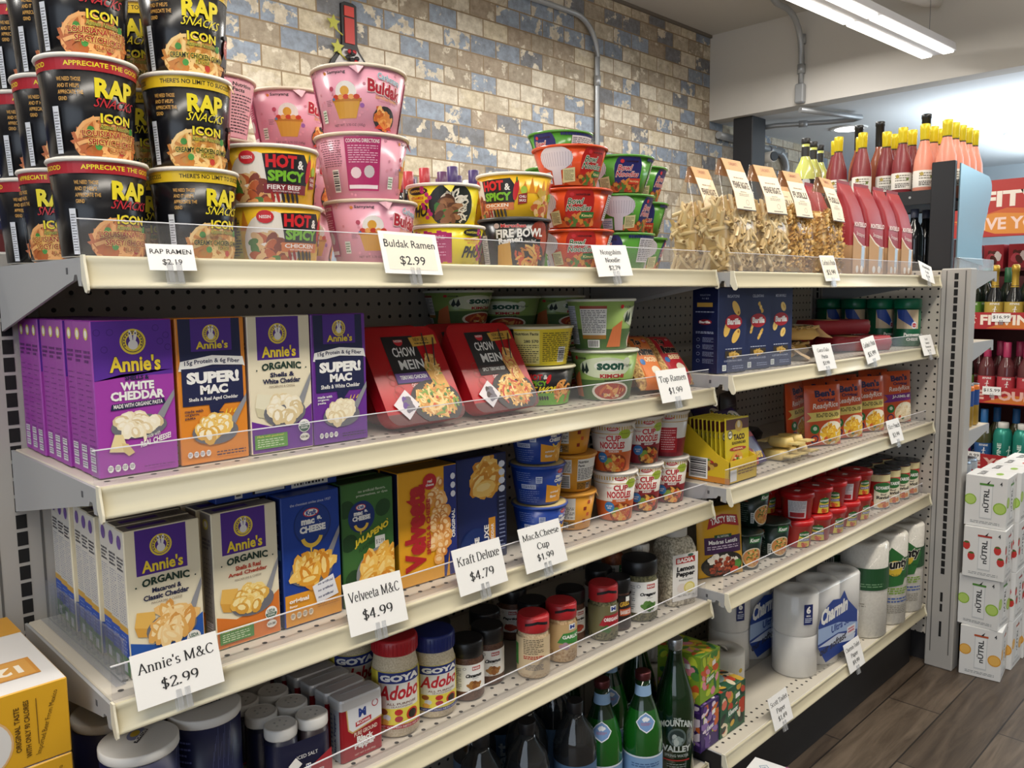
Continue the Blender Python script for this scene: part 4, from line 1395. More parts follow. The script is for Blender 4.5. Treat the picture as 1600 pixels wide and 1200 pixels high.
def pasta_bag(kind, seed):
 def fn():
  r = random.Random(seed)
  w, d, h = .118, .072, .236
  core, film, card = M(), M(), M()
  tone = ['#d9c498', '#cdb27f', '#e0cca2', '#c2a670'] if kind == 'penne' else ['#cda45a', '#dab56e', '#c3964a', '#e0c284']
  loft(core, [(rrect(w * .9, d * .86, .012), .004), (rrect(w * .92, d * .88, .014), .09), (rrect(w * .82, d * .7, .014), .135), (rrect(w * .6, d * .4, .012), .15)], P(tone[3], 0.6))
  for i in range(150):
   s = r.random()
   z = .01 + .135 * r.random()
   k = 1 - max(0, z - .1) * 3.5
   if s < .52:
    p = Vector(((r.random() - .5) * w * .86 * k, -d * .45 * k - .001, z))
    dv = Vector((r.uniform(-.7, .7), r.uniform(-.15, .15), r.uniform(-1, 1)))
   elif s < .8:
    p = Vector((-w * .455 * k, (r.random() - .5) * d * .8 * k, z))
    dv = Vector((r.uniform(-.15, .15), r.uniform(-.7, .7), r.uniform(-1, 1)))
   elif s < .9:
    p = Vector((w * .45 * k, (r.random() - .5) * d * .8 * k, z))
    dv = Vector((0, r.uniform(-.7, .7), r.uniform(-1, 1)))
   else:
    p = Vector(((r.random() - .5) * w * .6, (r.random() - .5) * d * .5, .145 + .008 * r.random()))
    dv = Vector((r.uniform(-1, 1), r.uniform(-1, 1), .2))
   (penne if kind == 'penne' else fusilli)(core, p, dv, P(tone[i % 4], 0.5))
  core.v = [(x, y, max(z, .0022)) for x, y, z in core.v]
  loft(film, [(rrect(w * 1.02, d * 1.04, .010), .001), (rrect(w * 1.05, d * 1.08, .012), .09), (rrect(w * .98, d * .8, .012), .15), (rrect(w * .86, d * .3, .010), .205), (rrect(w * .76, .006, .0029), h)], cello)
  for i in range(8):     # glossy creases in the film
   x, z = (r.random() - .5) * w * .9, .02 + r.random() * .1
   film.add([(x, -d * .55, z), (x + .004, -d * .556, z + .012 * r.random()), (x + .012, -d * .55, z + .04 * r.random())], [(0, 1, 2)], cello)
  cw, t = .078, .0008
  path = [(.010, .205), (.003, .236), (-.004, .237), (-.016, .212), (-.036, .165), (-.0445, .128)]
  for i in range(len(path) - 1):
   (ya, za), (yb, zb) = path[i], path[i + 1]
   card.add([(-cw / 2, ya, za), (-cw / 2, yb, zb), (cw / 2, yb, zb), (cw / 2, ya, za)], [(0, 1, 2, 3)], P(KRAFT if i < 3 else CARD, 0.6))
   card.add([(-cw / 2, ya + t, za - t), (-cw / 2, yb + t, zb - t), (cw / 2, yb + t, zb - t), (cw / 2, ya + t, za - t)], [(3, 2, 1, 0)], P(KRAFT, 0.6))
  def on(art, i):
   (ya, za), (yb, zb) = path[i], path[i + 1]
   card.decal(art, (-cw / 2, yb, zb), (cw, 0, 0), (0, ya - yb, za - zb))
  a = Art(2.4)
  a.text("CARLINO'S", .28, .45, .72, .75, '#a8503c')
  for x in (.2, .8):
   a.ring(x, .1, .02, .008, '#8a5a30', 10)
  on(a, 2)
  a = Art(1.5)
  a.text(kind.upper() if kind != 'penne' else 'PENNE RIGATE', .1, .18, .9, .5, '#4a3226', bold=.03)
  a.text('Artisan Pasta', .35, -.02, .65, .08, '#7a5a48').fine(.25, .62, .75, .72, '#a88a70', 1, .5, 2)
  on(a, 3)
  a = Art(1.9)
  a.fine(.25, .78, .75, .95, '#a08468', 2, .35, 2)
  a.ring(.62, .46, .08, .012, '#b49a78', 18)
  a.fine(.35, .12, .8, .2, '#6a503c', 1, .6, 5)
  a.rect(0, 0, 1, .05, '#2c2a2e')
  on(a, 4)
  return [('dried_pasta', core, None, [], 'stuff'), ('cellophane', film), ('header_card', card)]
 return fn
zb1 = ZB[1] + .0014
for key, kd, sd, x, y, f, lb in [('pen', 'penne', 3, 1.303, -.400, 0, 'clear bag of penne, nearest on the top right shelf'),
         ('pen', 'penne', 3, 1.441, -.400, -5, 'second clear bag of penne, right of the nearest'),
         ('fus', 'fusilli', 4, 1.575, -.398, -2, 'clear bag of spirals leaning beside the penne'),
         ('fus', 'fusilli', 4, 1.745, -.402, 4, 'large clear bag of spirals nearest the red bags'),
         ('pen', 'penne', 3, 1.355, -.290, 3, 'clear bag of penne behind the nearest one'),
         ('fus', 'fusilli', 4, 1.700, -.300, -3, 'clear bag of spirals behind the front pair')]:
 place('pasta_bag', key, pasta_bag(kd, sd), lb, 'bag of pasta', (x, y, zb1), (0, 0, R_(f)), 'cellophane pasta bags')
def red_bag():
 w, d, h = .092, .062, .236
 b, p = M(), M()
 red, kr = P('#9c2a33', 0.45), P('#bd9468', 0.6)
 loft(b, [(rrect(w, d, .008), .001), (rrect(w * 1.02, d * 1.04, .009), .075), (rrect(w, d, .009), .13), (rrect(w * .96, d * .62, .009), .175), (rrect(w * .93, .02, .006, -.004, .004), .205), (rrect(w * .92, .005, .0024, -.012, .010), h)], [kr, red, red, red, red], True)
 a = Art(w / .13)
 a.poly([(.02, .0), (.98, .0), (.98, .50), (.75, .50), (.4, .58), (.02, .74)], kr).up()
 a.poly([(.02, .74), (.4, .58), (.75, .50), (.98, .50), (.98, .53), (.76, .53), (.42, .61), (.02, .77)], '#e7dccb')
 a.text('MONTEBELLO', .08, .88, .95, .97, '#efdcd6', bold=.04)
 a.text('Strozzapreti', .25, .70, .85, .80, '#efe6df', slant=.1, rise=-.04)
 a.poly([(.62, .12), (.86, .1), (.9, .5), (.66, .54)], P('#cfd3d6', 0.15, 0.6))
 a.ell(.36, .08, .1, '#e8e2d6', n=14).ell(.7, .08, .1, '#e8e2d6', n=14)
 b.decal(a, (-w / 2, -d / 2 - .0018, .003), (w, 0, 0), (0, 0, .137))
 s = Art(d / .2)
 s.fine(.3, .3, .7, .9, '#c9646a', 8, .3, 3)
 b.decal(s, (-w / 2 - .0012, d / 2, .08), (0, -d, 0), (0, 0, .08))
 q = M()
 q.box(-w * .46, w * .46, -.0005, .0005, 0, .012, P('#8d2a33', 0.5))
 for i in range(len(q.v)):
  x, y, z = q.v[i]
  q.v[i] = (x - .012, y + .011, z + h - .003)
 return [('bag', b), ('folded_top', q)]
for x, y, f, lb in [(1.905, -.400, 2, 'red and kraft pasta bag next to the clear bags'), (2.015, -.402, -3, 'second red and kraft pasta bag from the clear bags'),
     (2.130, -.402, 3, 'third red and kraft pasta bag from the clear bags'), (2.240, -.400, 0, 'red and kraft pasta bag nearest the black rack'),
     (1.890, -.320, 2, 'red pasta bag half hidden behind the front row of red bags')]:
 place('pasta_bag', 'red_bag', red_bag, lb, 'bag of pasta', (x, y, zb1), (0, 0, R_(f)), 'red pasta bags')
# ------------------------------------------------------------------ cartons
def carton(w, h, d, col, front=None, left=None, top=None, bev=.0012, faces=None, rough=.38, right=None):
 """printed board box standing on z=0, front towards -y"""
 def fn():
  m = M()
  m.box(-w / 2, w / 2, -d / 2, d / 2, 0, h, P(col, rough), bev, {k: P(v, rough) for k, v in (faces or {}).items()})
  if front:
   m.decal(front(), (-w / 2 + bev, -d / 2, bev), (w - 2 * bev, 0, 0), (0, 0, h - 2 * bev))
  if left:
   m.decal(left(), (-w / 2, d / 2 - bev, bev), (0, -d + 2 * bev, 0), (0, 0, h - 2 * bev))
  if right:
   m.decal(right(), (w / 2, -d / 2 + bev, bev), (0, d - 2 * bev, 0), (0, 0, h - 2 * bev))
  if top:
   m.decal(top(), (-w / 2 + bev, -d / 2 + bev, h), (w - 2 * bev, 0, 0), (0, d - 2 * bev, 0))
  # end-flap seam along the top
  m.box(-w / 2 + .002, w / 2 - .002, -d / 2 + .003, -d / 2 + .0036, h - .0002, h + .0002, P('#5a4a3c', .7))
  return [('carton', m)]
 return fn
VIO, NAVY, YEL2 = '#4f2a8c', '#1d2349', '#f2d63a'
def annie_logo(a, cx, cy, s, panel=None):
 if panel:
  a.rect(*panel, VIO).up()
 a.ell(cx, cy, s, '#e9cf45', n=26).up().ell(cx, cy, s * .84, '#2e2350' if not panel else VIO, n=24).up()
 a.ell(cx, cy, s * .78, '#e9cf45', n=24).up().ell(cx, cy, s * .52, VIO, n=22).up()
 a.ell(cx, cy - s * .25 * a.asp, s * .38, '#ece8e4', n=16).ell(cx - s * .16, cy + s * .42 * a.asp, s * .13, '#ece8e4', ry=s * .5 * a.asp, n=12, rot=.15).ell(cx + s * .18, cy + s * .42 * a.asp, s * .13, '#ece8e4', ry=s * .5 * a.asp, n=12, rot=-.15).up()
 for i in range(13):
  t = 3.6 - i * .335
  a.rect(cx + s * .68 * cos(t) - s * .05, cy + (s * .68 * sin(t) - s * .07) * a.asp, cx + s * .68 * cos(t) + s * .05, cy + (s * .68 * sin(t) + s * .07) * a.asp, '#2e2350')
 a.up()
SHELL = ['#efe2c2', '#e4d2a8', '#f4ebd2', '#dcc79a']
SHELLY = ['#eec66a', '#e2b04e', '#f4d788', '#d79f3e']
MACC = ['#edc079', '#e3ad5e', '#f3d196', '#d99a4c']
def spoon(a, cx, cy, rx, ry, cols, seed, n=26, size=.36, el=1.35, shade=None):
 a.poly([(cx + rx * .7, cy + ry * .5), (cx + rx * .95, cy + ry * .2), (1.0, cy + ry * 1.9), (1.0, cy + ry * 2.4)], '#8f9096').up()
 a.ell(cx, cy - ry * .25, rx * 1.06, '#6e6f78', ry=ry * .95, n=22).up()
 a.blobs(cx, cy, rx, ry, cols, n, size, el, seed, shade=shade)
def nutri(a, x, y, w, h, n=4, c=WHITE):
 for i in range(n):
  a.ell(x + (i + .5) * w / n, y + h / 2, w / n * .42, c, ry=h * .5, n=8)
 a.up()
 for i in range(n):
  a.fine(x + (i + .2) * w / n, y + h * .25, x + (i + .8) * w / n, y + h * .8, '#4a3a5a', 3, .5, i)
 a.up()
def annie_white():
 a = Art(.506)
 a.rect(0, 0, 1, 1, '#a03ba6').up()
 a.rect(0, .64, 1, 1, '#5c2d9c').poly([(0, .62), (0, .65), (1, .67), (1, .645), (.5, .675)], '#5c2d9c').up()
 for x, y in ((.06, .93), (.22, .93), (.80, .95), (.93, .90), (.14, .82), (.85, .86), (.95, .82)):
  a.ring(x, y, .045, .008, '#42217a', 8)
 a.up()
 annie_logo(a, .5, .865, .165)
 a.text("Annie's", .19, .67, .84, .775, YEL2, bold=.03, out='#3a1d68', ow=.03)
 a.text('SHELLS &', .37, .615, .68, .645, NAVY, bold=.04)
 a.text('WHiTE', .31, .55, .74, .605, WHITE, bold=.05)
 a.text('CHEDDAR', .18, .485, .87, .545, WHITE, bold=.05)
 a.poly([(.17, .425), (.88, .445), (.86, .48), (.19, .465)], NAVY).up()
 a.text('MADE WITH ORGANIC PASTA', .21, .435, .84, .462, WHITE, bold=.02, rise=.012)
 spoon(a, .52, .33, .34, .085, SHELL, 3, 24, .42, 1.35, ['#f8f1de'])
 a.ell(.58, .235, .022, '#efe2c2', ry=.035, n=10)
 a.poly([(.12, .16), (.20, .27), (.30, .265), (.33, .21), (.40, .14), (.28, .15)], '#e9d6a0').poly([(.28, .21), (.36, .20), (.44, .14), (.36, .12), (.3, .15)], '#dcc486').up()
 a.text('made with', .60, .22, .78, .25, WHITE, rise=.02)
 a.text('REAL CHEESE!', .52, .165, .92, .205, WHITE, bold=.03, rise=.045)
 nutri(a, .08, .025, .36, .05)
 a.fine(.55, .03, .95, .045, '#7a2c80', 1, .5, 4)
 return a
def annie_organic(name, c_lo, mac, c_txt, green='#4f8a3f', bg='#e9dfc3'):
 def fn():
  a = Art(.506)
  a.rect(0, 0, 1, 1, bg).up()
  a.poly([(0, 0), (1, 0), (1, .33), (.75, .24), (.3, .19), (0, .24)], c_lo).up()
  annie_logo(a, .47, .875, .150, (.13, .685, .82, 1))
  a.text("Annie's", .20, .70, .76, .785, YEL2, bold=.03)
  a.text('ORGANIC', .19, .60, .84, .655, '#1f3a30', bold=.04, rise=0, arch=.012)
  a.ell(.11, .61, .012, '#1f3a30', n=8).ell(.92, .61, .012, '#1f3a30', n=8)
  a.text(name[0], .32, .553, .72, .588, c_txt, bold=.035)
  a.text(name[1], .2, .505, .82, .543, c_txt, bold=.035)
  a.text('MACARONI & CHEESE', .3, .475, .72, .492, '#8a7a6a')
  a.poly([(.06, .34), (.10, .44), (.34, .42), (.34, .30), (.14, .28)], '#e6b65a' if mac != 'w' else '#e8e2c8').poly([(.06, .34), (.34, .30), (.34, .24), (.1, .27)], '#d79f42' if mac != 'w' else '#cfc8a8').up()
  if mac == 'm':
   spoon(a, .56, .31, .33, .115, MACC, 5, 30, .34, 2.3, ['#f7dfae'])
  elif mac == 'w':
   spoon(a, .54, .31, .33, .11, SHELL, 6, 24, .40, 1.3, ['#f8f1de'])
  else:
   spoon(a, .56, .32, .33, .11, SHELLY, 7, 24, .40, 1.3, ['#f8e4a6'])
  a.rect(.03, .03, .56, .135, green).up()
  a.fine(.07, .04, .5, .105, '#cfe0b8', 4, .4, 3)
  a.text('Made with goodness!', .07, .11, .5, .13, '#e7dc5a')
  a.ell(.85, .165, .10, WHITE, n=18).up().ell(.85, .165, .09, '#2c5a48', n=18, a0=pi, a1=2 * pi).up()
  a.text('USDA', .785, .168, .915, .195, '#2c5a48', bold=.03).text('ORGANIC', .785, .142, .915, .16, WHITE, bold=.02)
  a.ell(.85, .08, .085, '#e9e6dc', ry=.03, n=10).up().text('NON GMO', .785, .07, .915, .09, '#3a3a30', bold=.03)
  return a
 return fn
def super_mac(bg, sub, shells):
 def fn():
  a = Art(.506)
  a.rect(0, 0, 1, 1, bg).up()
  a.poly([(.02, 1), (.03, .70), (.0, .66), (1.0, .66), (.95, .70), (.94, 1)], NAVY).up()
  annie_logo(a, .5, .895, .125, (.2, .775, .81, 1))
  a.text("Annie's", .27, .79, .75, .845, YEL2, bold=.03)
  a.poly([(.0, .645), (.03, .71), (.5, .745), (.97, .725), (1, .655), (.96, .665), (.5, .68), (.05, .645)], WHITE).up()
  a.text('15g Protein & 6g Fiber', .09, .672, .92, .712, NAVY, bold=.025, arch=.012)
  a.rect(.04, .40, .96, .66, NAVY).up()
  a.text('SUPER!', .11, .55, .90, .635, WHITE, bold=.06)
  a.text('MAC', .30, .475, .72, .54, WHITE, bold=.06)
  a.text(sub, .13, .425, .87, .457, WHITE, bold=.02)
  a.poly([(.42, .40), (.66, .40), (.56, .345), (.64, .34), (.50, .29), (.54, .34), (.44, .345)], NAVY).up()
  a.text('made with', .06, .355, .33, .375, NAVY if bg != '#6b2f94' else WHITE, bold=.02).text('organic', .06, .33, .27, .35, NAVY if bg != '#6b2f94' else WHITE, bold=.02).text('pasta', .06, .305, .21, .325, NAVY if bg != '#6b2f94' else WHITE, bold=.02)
  for i in range(3):
   a.poly([(.66 + i * .06, .33), (.68 + i * .06, .33), (.70 + i * .07, .36), (.69 + i * .07, .36)], YEL2)
  spoon(a, .5, .23, .33, .095, shells, 9, 22, .44, 1.3, ['#f8efd4'])
  nutri(a, .06, .04, .36, .045, 4)
  a.fine(.5, .03, .95, .07, '#3a2a4a', 2, .4, 4)
  return a
 return fn
def spine(c, ink):
 def fn():
  a = Art(.18)
  a.ell(.5, .92, .26, '#d9c95a', n=12, ry=.04).up().ell(.5, .92, .16, '#efeae2', n=10, ry=.026).up()
  a.fine(.15, .73, .85, .82, ink, 3, .6, 2, .2)
  a.fine(.2, .18, .8, .68, ink, 14, .22, 5, .4)
  for i in range(3):
   a.rect(.2, .03 + i * .055, .8, .075 + i * .055, '#d9d3dc').up().fine(.25, .04 + i * .055, .75, .07 + i * .055, '#3a2a4a', 2, .4, i)
  return a
 return fn
def spine2(lo):
 def fn():
  a = Art(.18)
  a.rect(0, 0, 1, .30, lo).rect(.0, .30, 1, .345, '#d7a848').rect(0, 0, 1, .13, '#4f8a3f').up()
  a.ell(.5, .92, .26, '#6a4a9a', n=12, ry=.05).up()
  a.fine(.15, .72, .85, .82, '#3a3a48', 4, .6, 2, .2)
  a.fine(.15, .36, .85, .70, '#5a6a98', 20, .3, 5, .4)
  a.fine(.2, .15, .8, .28, '#c8d4f0', 5, .3, 6, .4).rect(.3, .02, .7, .09, WHITE)
  return a
 return fn
BX = .0885
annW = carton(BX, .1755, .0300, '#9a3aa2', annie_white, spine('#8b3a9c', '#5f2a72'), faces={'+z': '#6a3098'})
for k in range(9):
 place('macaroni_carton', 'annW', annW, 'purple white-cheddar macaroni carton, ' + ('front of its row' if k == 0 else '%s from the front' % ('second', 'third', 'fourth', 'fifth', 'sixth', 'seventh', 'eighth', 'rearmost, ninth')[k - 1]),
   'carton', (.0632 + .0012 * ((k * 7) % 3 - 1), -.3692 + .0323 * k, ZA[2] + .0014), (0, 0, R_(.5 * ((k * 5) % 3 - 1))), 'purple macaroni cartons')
supO = carton(BX * .97, .1755, .034, '#df8a2c', super_mac('#e0892a', 'Shells & Real Aged Cheddar', SHELLY), spine('#20264a', '#c9a45a'))
place('macaroni_carton', 'supO', supO, 'orange and navy protein macaroni carton', 'carton', (.1535, -.366, ZA[2] + .0014))
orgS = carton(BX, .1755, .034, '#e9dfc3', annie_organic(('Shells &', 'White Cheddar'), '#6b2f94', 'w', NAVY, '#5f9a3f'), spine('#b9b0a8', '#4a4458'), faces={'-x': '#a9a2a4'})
place('macaroni_carton', 'orgS', orgS, 'cream organic white cheddar shells carton with purple base', 'carton', (.2445, -.366, ZA[2] + .0014))
supP = carton(BX * .97, .1755, .034, '#6b2f94', super_mac('#6b2f94', 'Shells & White Cheddar', SHELL), spine('#6b2f94', '#d9c9e4'))
place('macaroni_carton', 'supP', supP, 'purple and navy protein macaroni carton beside the red trays', 'carton', (.3335, -.366, ZA[2] + .0014))
# ---- red noodle trays leaning back
def chow(sub, subc, seed):
 def fn():
  w, h, d = .146, .162, .038
  t, f = M(), M()
  o = [(x, y + h / 2) for x, y in rrect(w, h, .018, 0, 0, 4)]
  i = [(x, y + h / 2) for x, y in rrect(w * .86, h * .88, .02, 0, 0, 4)]
  vs = [(x, d, z) for x, z in i] + [(x, .004, z) for x, z in o] + [(x, 0, z) for x, z in o]
  n = len(o)
  t.add(vs, [(k, (k + 1) % n, n + (k + 1) % n, n + k) for k in range(n)] + [(n + k, n + (k + 1) % n, 2 * n + (k + 1) % n, 2 * n + k) for k in range(n)] + [tuple(range(n))], P('#a81420', .3), True)
  f.add([(x, -.0002, z) for x, z in o], [tuple(range(n))], P('#b3161f', .22))
  f.add([(x, -.0004, z) for x, z in o if z < h * .42], [tuple(range(len([1 for p in o if p[1] < h * .42])))], P('#5a1c1c', .25))
  a = Art(w / h)
  for q in range(3):
   a.ring(.22 + .03 * q, .5 - .16 * q, .06, .006, '#8f2a20', 12).ring(.2, .42 - .12 * q, .04, .005, '#97301f', 10)
  a.up()
  a.poly([(.25, .40), (.25, .90), (.66, .90), (.72, .40)], '#16161a').up()
  a.poly([(.62, .78), (.60, .88), (.96, .90), (.96, .80)], '#d2a443').up().text('NEW LOOK', .66, .835, .86, .875, '#3a2a14', bold=.02).fine(.66, .80, .86, .825, '#3a2a14', 1, .5, 1)
  a.ell(.45, .85, .06, '#c8202c', n=12, a0=pi, a1=2 * pi).rect(.39, .848, .51, .862, '#c8202c').up().text('NISSIN', .40, .835, .50, .86, WHITE, bold=.02)
  a.text('CHOW', .33, .68, .63, .78, WHITE, bold=.02).text('MEIN', .36, .545, .68, .645, WHITE, bold=.02)
  a.poly([(.26, .41), (.26, .51), (.74, .51), (.78, .41)], subc).up().text(sub, .31, .445, .66, .485, WHITE, bold=.02)
  a.text('CHOW MEIN NOODLES', .42, .36, .72, .395, WHITE, bold=.01)
  a.ell(.66, .19, .33, '#2c2526', ry=.23, n=26).up()
  cols = ['#dca554', '#e9bd72', '#c98a3c', '#f0cf8e'] + (['#c2452a'] if seed == 2 else ['#7a9a3a'])
  a.noodles(.67, .20, .29, .19, cols, 90, .085, seed)
  a.poly([(.72, .32), (.66, .55), (.74, .70), (.84, .68), (.86, .5), (.90, .32)], '#d7a04c').up()
  a.noodles(.78, .5, .10, .22, cols, 30, .16, seed + 3)
  for x, y in ((.55, .2), (.7, .1), (.8, .25), (.62, .27)):
   a.ell(x, y, .022, '#4f7a34', n=7).ell(x + .06, y - .04, .02, '#c5532c', n=6)
  a.up().poly([(.74, .60), (.76, .60), (.80, .92), (.785, .92)], '#2a2224').poly([(.80, .56), (.815, .56), (.93, .86), (.915, .87)], '#2a2224')
  a.poly([(.10, .20), (.30, .34), (.42, .18), (.23, .04)], '#d9d3d6').up()
  a.blobs(.27, .19, .08, .07, [subc, '#6a6470'], 12, .4, 1.6, 4)
  f.decal(a, (-w / 2, -.0004, 0), (w, 0, 0), (0, 0, h))
  return [('tray', t), ('lid_film', f)]
 return fn
LEAN = R_(-31)
chT = chow('TERIYAKI CHICKEN', '#5c3a86', 1)
chB = chow('SPICY TERIYAKI BEEF', '#33211f', 2)
place('noodle_tray', 'chT', chT, 'red chow mein tray with a purple stripe, leaning at the front', 'noodle tray', (.485, -.392, ZA[2] + .0125), (LEAN, 0, 0), 'red noodle trays')
place('noodle_tray', 'chB', chB, 'red chow mein tray with a black stripe, leaning at the front', 'noodle tray', (.657, -.388, ZA[2] + .0125), (LEAN, 0, 0), 'red noodle trays')
place('noodle_tray', 'chT', chT, 'red noodle tray showing only its edge behind the purple-striped one', 'noodle tray', (.497, -.340, ZA[2] + .0125), (LEAN, 0, 0), 'red noodle trays')
place('noodle_tray', 'chB', chB, 'red noodle tray showing only its edge behind the black-striped one', 'noodle tray', (.652, -.336, ZA[2] + .0125), (LEAN, 0, 0), 'red noodle trays')
# ---- kimchi noodle cups and dark hot bowls
def soon_art():
 a = Art(2 * pi * .062 / .094)
 for i in range(40):
  a.rect(i / 40, 0, (i + 1) / 40, .42, '#4f6b3c')
 a.up()
 a.ell(.5, .68, .14, '#d6dfc0', ry=.22, n=22).up()
 a.ell(.53, .72, .085, '#e9ecdf', ry=.12, n=20).up().text('soon', .46, .63, .60, .78, '#1d5240', bold=.05)
 a.ell(.615, .80, .022, '#dfe4cf', n=12).up().text('Vegan', .595, .68, .655, .76, '#2a3a2a', slant=.1)
 a.text('KIMCHI', .475, .465, .605, .55, '#b3242c', bold=.05).text('NOODLES', .50, .385, .59, .435, '#2a2622', bold=.04)
 a.ell(.54, .18, .115, '#e3dccb', ry=.21, n=24).up().ell(.54, .185, .10, '#a8402a', ry=.17, n=20).up()
 a.noodles(.54, .18, .09, .15, ['#c9662f', '#b23a2a', '#e0a25c', '#8a2c22', '#d9c79a'], 30, .15, 3)
 a.ell(.345, .88, .010, '#c5232c', n=10).text('NONGSHIM', .358, .85, .405, .90, '#3a3a34', bold=.02)
 for i, dx in enumerate((0, .022)):
  a.poly([(.37 + dx, .62), (.385 + dx, .80), (.395 + dx, .62), (.38 + dx, .55)], '#20302a')
 a.poly([(.27, .05), (.36, .05), (.355, .60), (.30, .45)], '#cf7446').up()
 a.rect(.13, .30, .265, .90, '#d6d6d2').up().rect(.13, .84, .265, .9, '#8a3a2a').fine(.135, .34, .26, .82, '#5a5a5e', 14, .45, 3)
 a.rect(.13, .22, .265, .30, '#a5722c')
 a.bars(.16, .04, .23, .20, 2)
 a.rect(.02, .1, .10, .9, '#c4c8d4').up().fine(.022, .12, .098, .88, '#55565e', 20, .4, 7)
 return a
soon = cup(.048, .0640, .0945, soon_art, 52, P('#8faa5c', .28), lid=P('#c8ccb8', .4), rim=P('#cfd2c4', .4))
zc = ZA[2] + .0014
place('noodle_cup', 'soon', soon, 'green kimchi noodle cup facing forward, lower of the pair', 'noodle cup', (.946, -.350, zc), (0, 0, R_(-50)), 'green kimchi cups')
place('noodle_cup', 'soon', soon, 'green kimchi noodle cup turned to its directions panel, upper of the pair', 'noodle cup', (.938, -.348, zc + .0948), (0, 0, R_(44)), 'green kimchi cups')
def wok_art():
 a = Art(2 * pi * .06 / .07)
 for i in range(30):
  a.rect(i / 30, 0, (i + 1) / 30, .34, '#6aa832')
 a.up()
 a.text('HOT', .43, .70, .50, .86, '#d3232b', bold=.05).text('&', .505, .72, .525, .84, WHITE, bold=.03).text('SPICY', .43, .54, .525, .68, '#79b92e', bold=.05)
 a.text('FIRE WOK', .40, .33, .58, .52, '#e8d42c', bold=.04, slant=.12)
 a.ell(.53, .72, .010, '#d3232b', ry=.14, n=8, rot=-.3).ell(.39, .85, .03, '#c8242d', ry=.08, n=10).up().text('NISSIN', .37, .82, .41, .88, WHITE)
 for i in range(7):
  a.ell(.45 + i * .013, .2, .006, '#2a2225', ry=.07, n=6, rot=.2)
 a.noodles(.62, .35, .06, .35, ['#d9873e', '#e7a55a', '#c4622c'], 24, .16, 3)
 # the back of the wrap: yellow panel with facts and barcode
 for i in range(14):
  a.rect(i * .028, 0, (i + 1) * .028, 1, '#dcc62c')
 a.up().rect(.0, .04, .125, .94, '#e2d884').up().text('Nutrition Facts', .005, .82, .12, .9, '#2a2618', bold=.03).text('280 570', .05, .62, .12, .7, '#2a2618', bold=.03).fine(.005, .08, .12, .58, '#4a4426', 9, .4, 4)
 a.fine(.14, .1, .29, .9, '#5a501c', 15, .45, 5).fine(.31, .1, .38, .9, '#8a4a1c', 12, .4, 6)
 a.bars(.225, .08, .275, .5, 3, True)
 return a
wok = cup(.052, .0640, .0710, wok_art, 52, P('#1a1a1d', .28), lid=P('#c9c4a0', .4), rim=P('#d6d0b4', .4))
for x, y, t, f, lb in [(.813, -.330, 0, -42, 'black and green noodle bowl, front, right of the red trays'), (.808, -.285, 1, 92, 'yellow-backed noodle bowl with barcode standing above the black bowl'),
      (.742, -.163, 0, -30, 'dark noodle bowl at the back, under the green bowls, left'), (.742, -.163, 1, -30, 'black noodle bowl at the back just under the left green bowl')]:
 y = -.305 if x > .78 else y
 place('noodle_bowl', 'wok', wok, lb, 'noodle bowl', (x, y, zc + t * .0716), (0, 0, R_(f)), 'dark hot noodle bowls')
for x, y, f, lb, t in [(.745, -.160, -8, 'green noodle bowl at the back top, leftmost of three', 2), (.8755, -.160, -60, 'green noodle bowl at the back top, middle of three', 2), (1.012, -.160, -10, 'green noodle bowl at the back top, rightmost of three', 2),
      (.8755, -.160, 0, 'green noodle bowl hidden under the middle back one', 1), (1.012, -.160, 0, 'green noodle bowl hidden under the right back one', 1),
      (.8755, -.160, 0, 'green noodle bowl hidden lowest in the middle back stack', 0), (1.012, -.160, 0, 'green noodle bowl hidden lowest in the right back stack', 0)]:
 place('noodle_bowl', 'soonb', cup(.050, .0645, .0650 if True else 0, soon_art, 44, P('#8faa5c', .3), lid=P('#c8ccb8', .4), rim=P('#cfd2c4', .4)), lb, 'noodle bowl',
   (x, y, zc + (.0716 * min(t, 2) if x < .8 else .0655 * t)), (0, 0, R_(f)), 'green noodle bowls at the back')
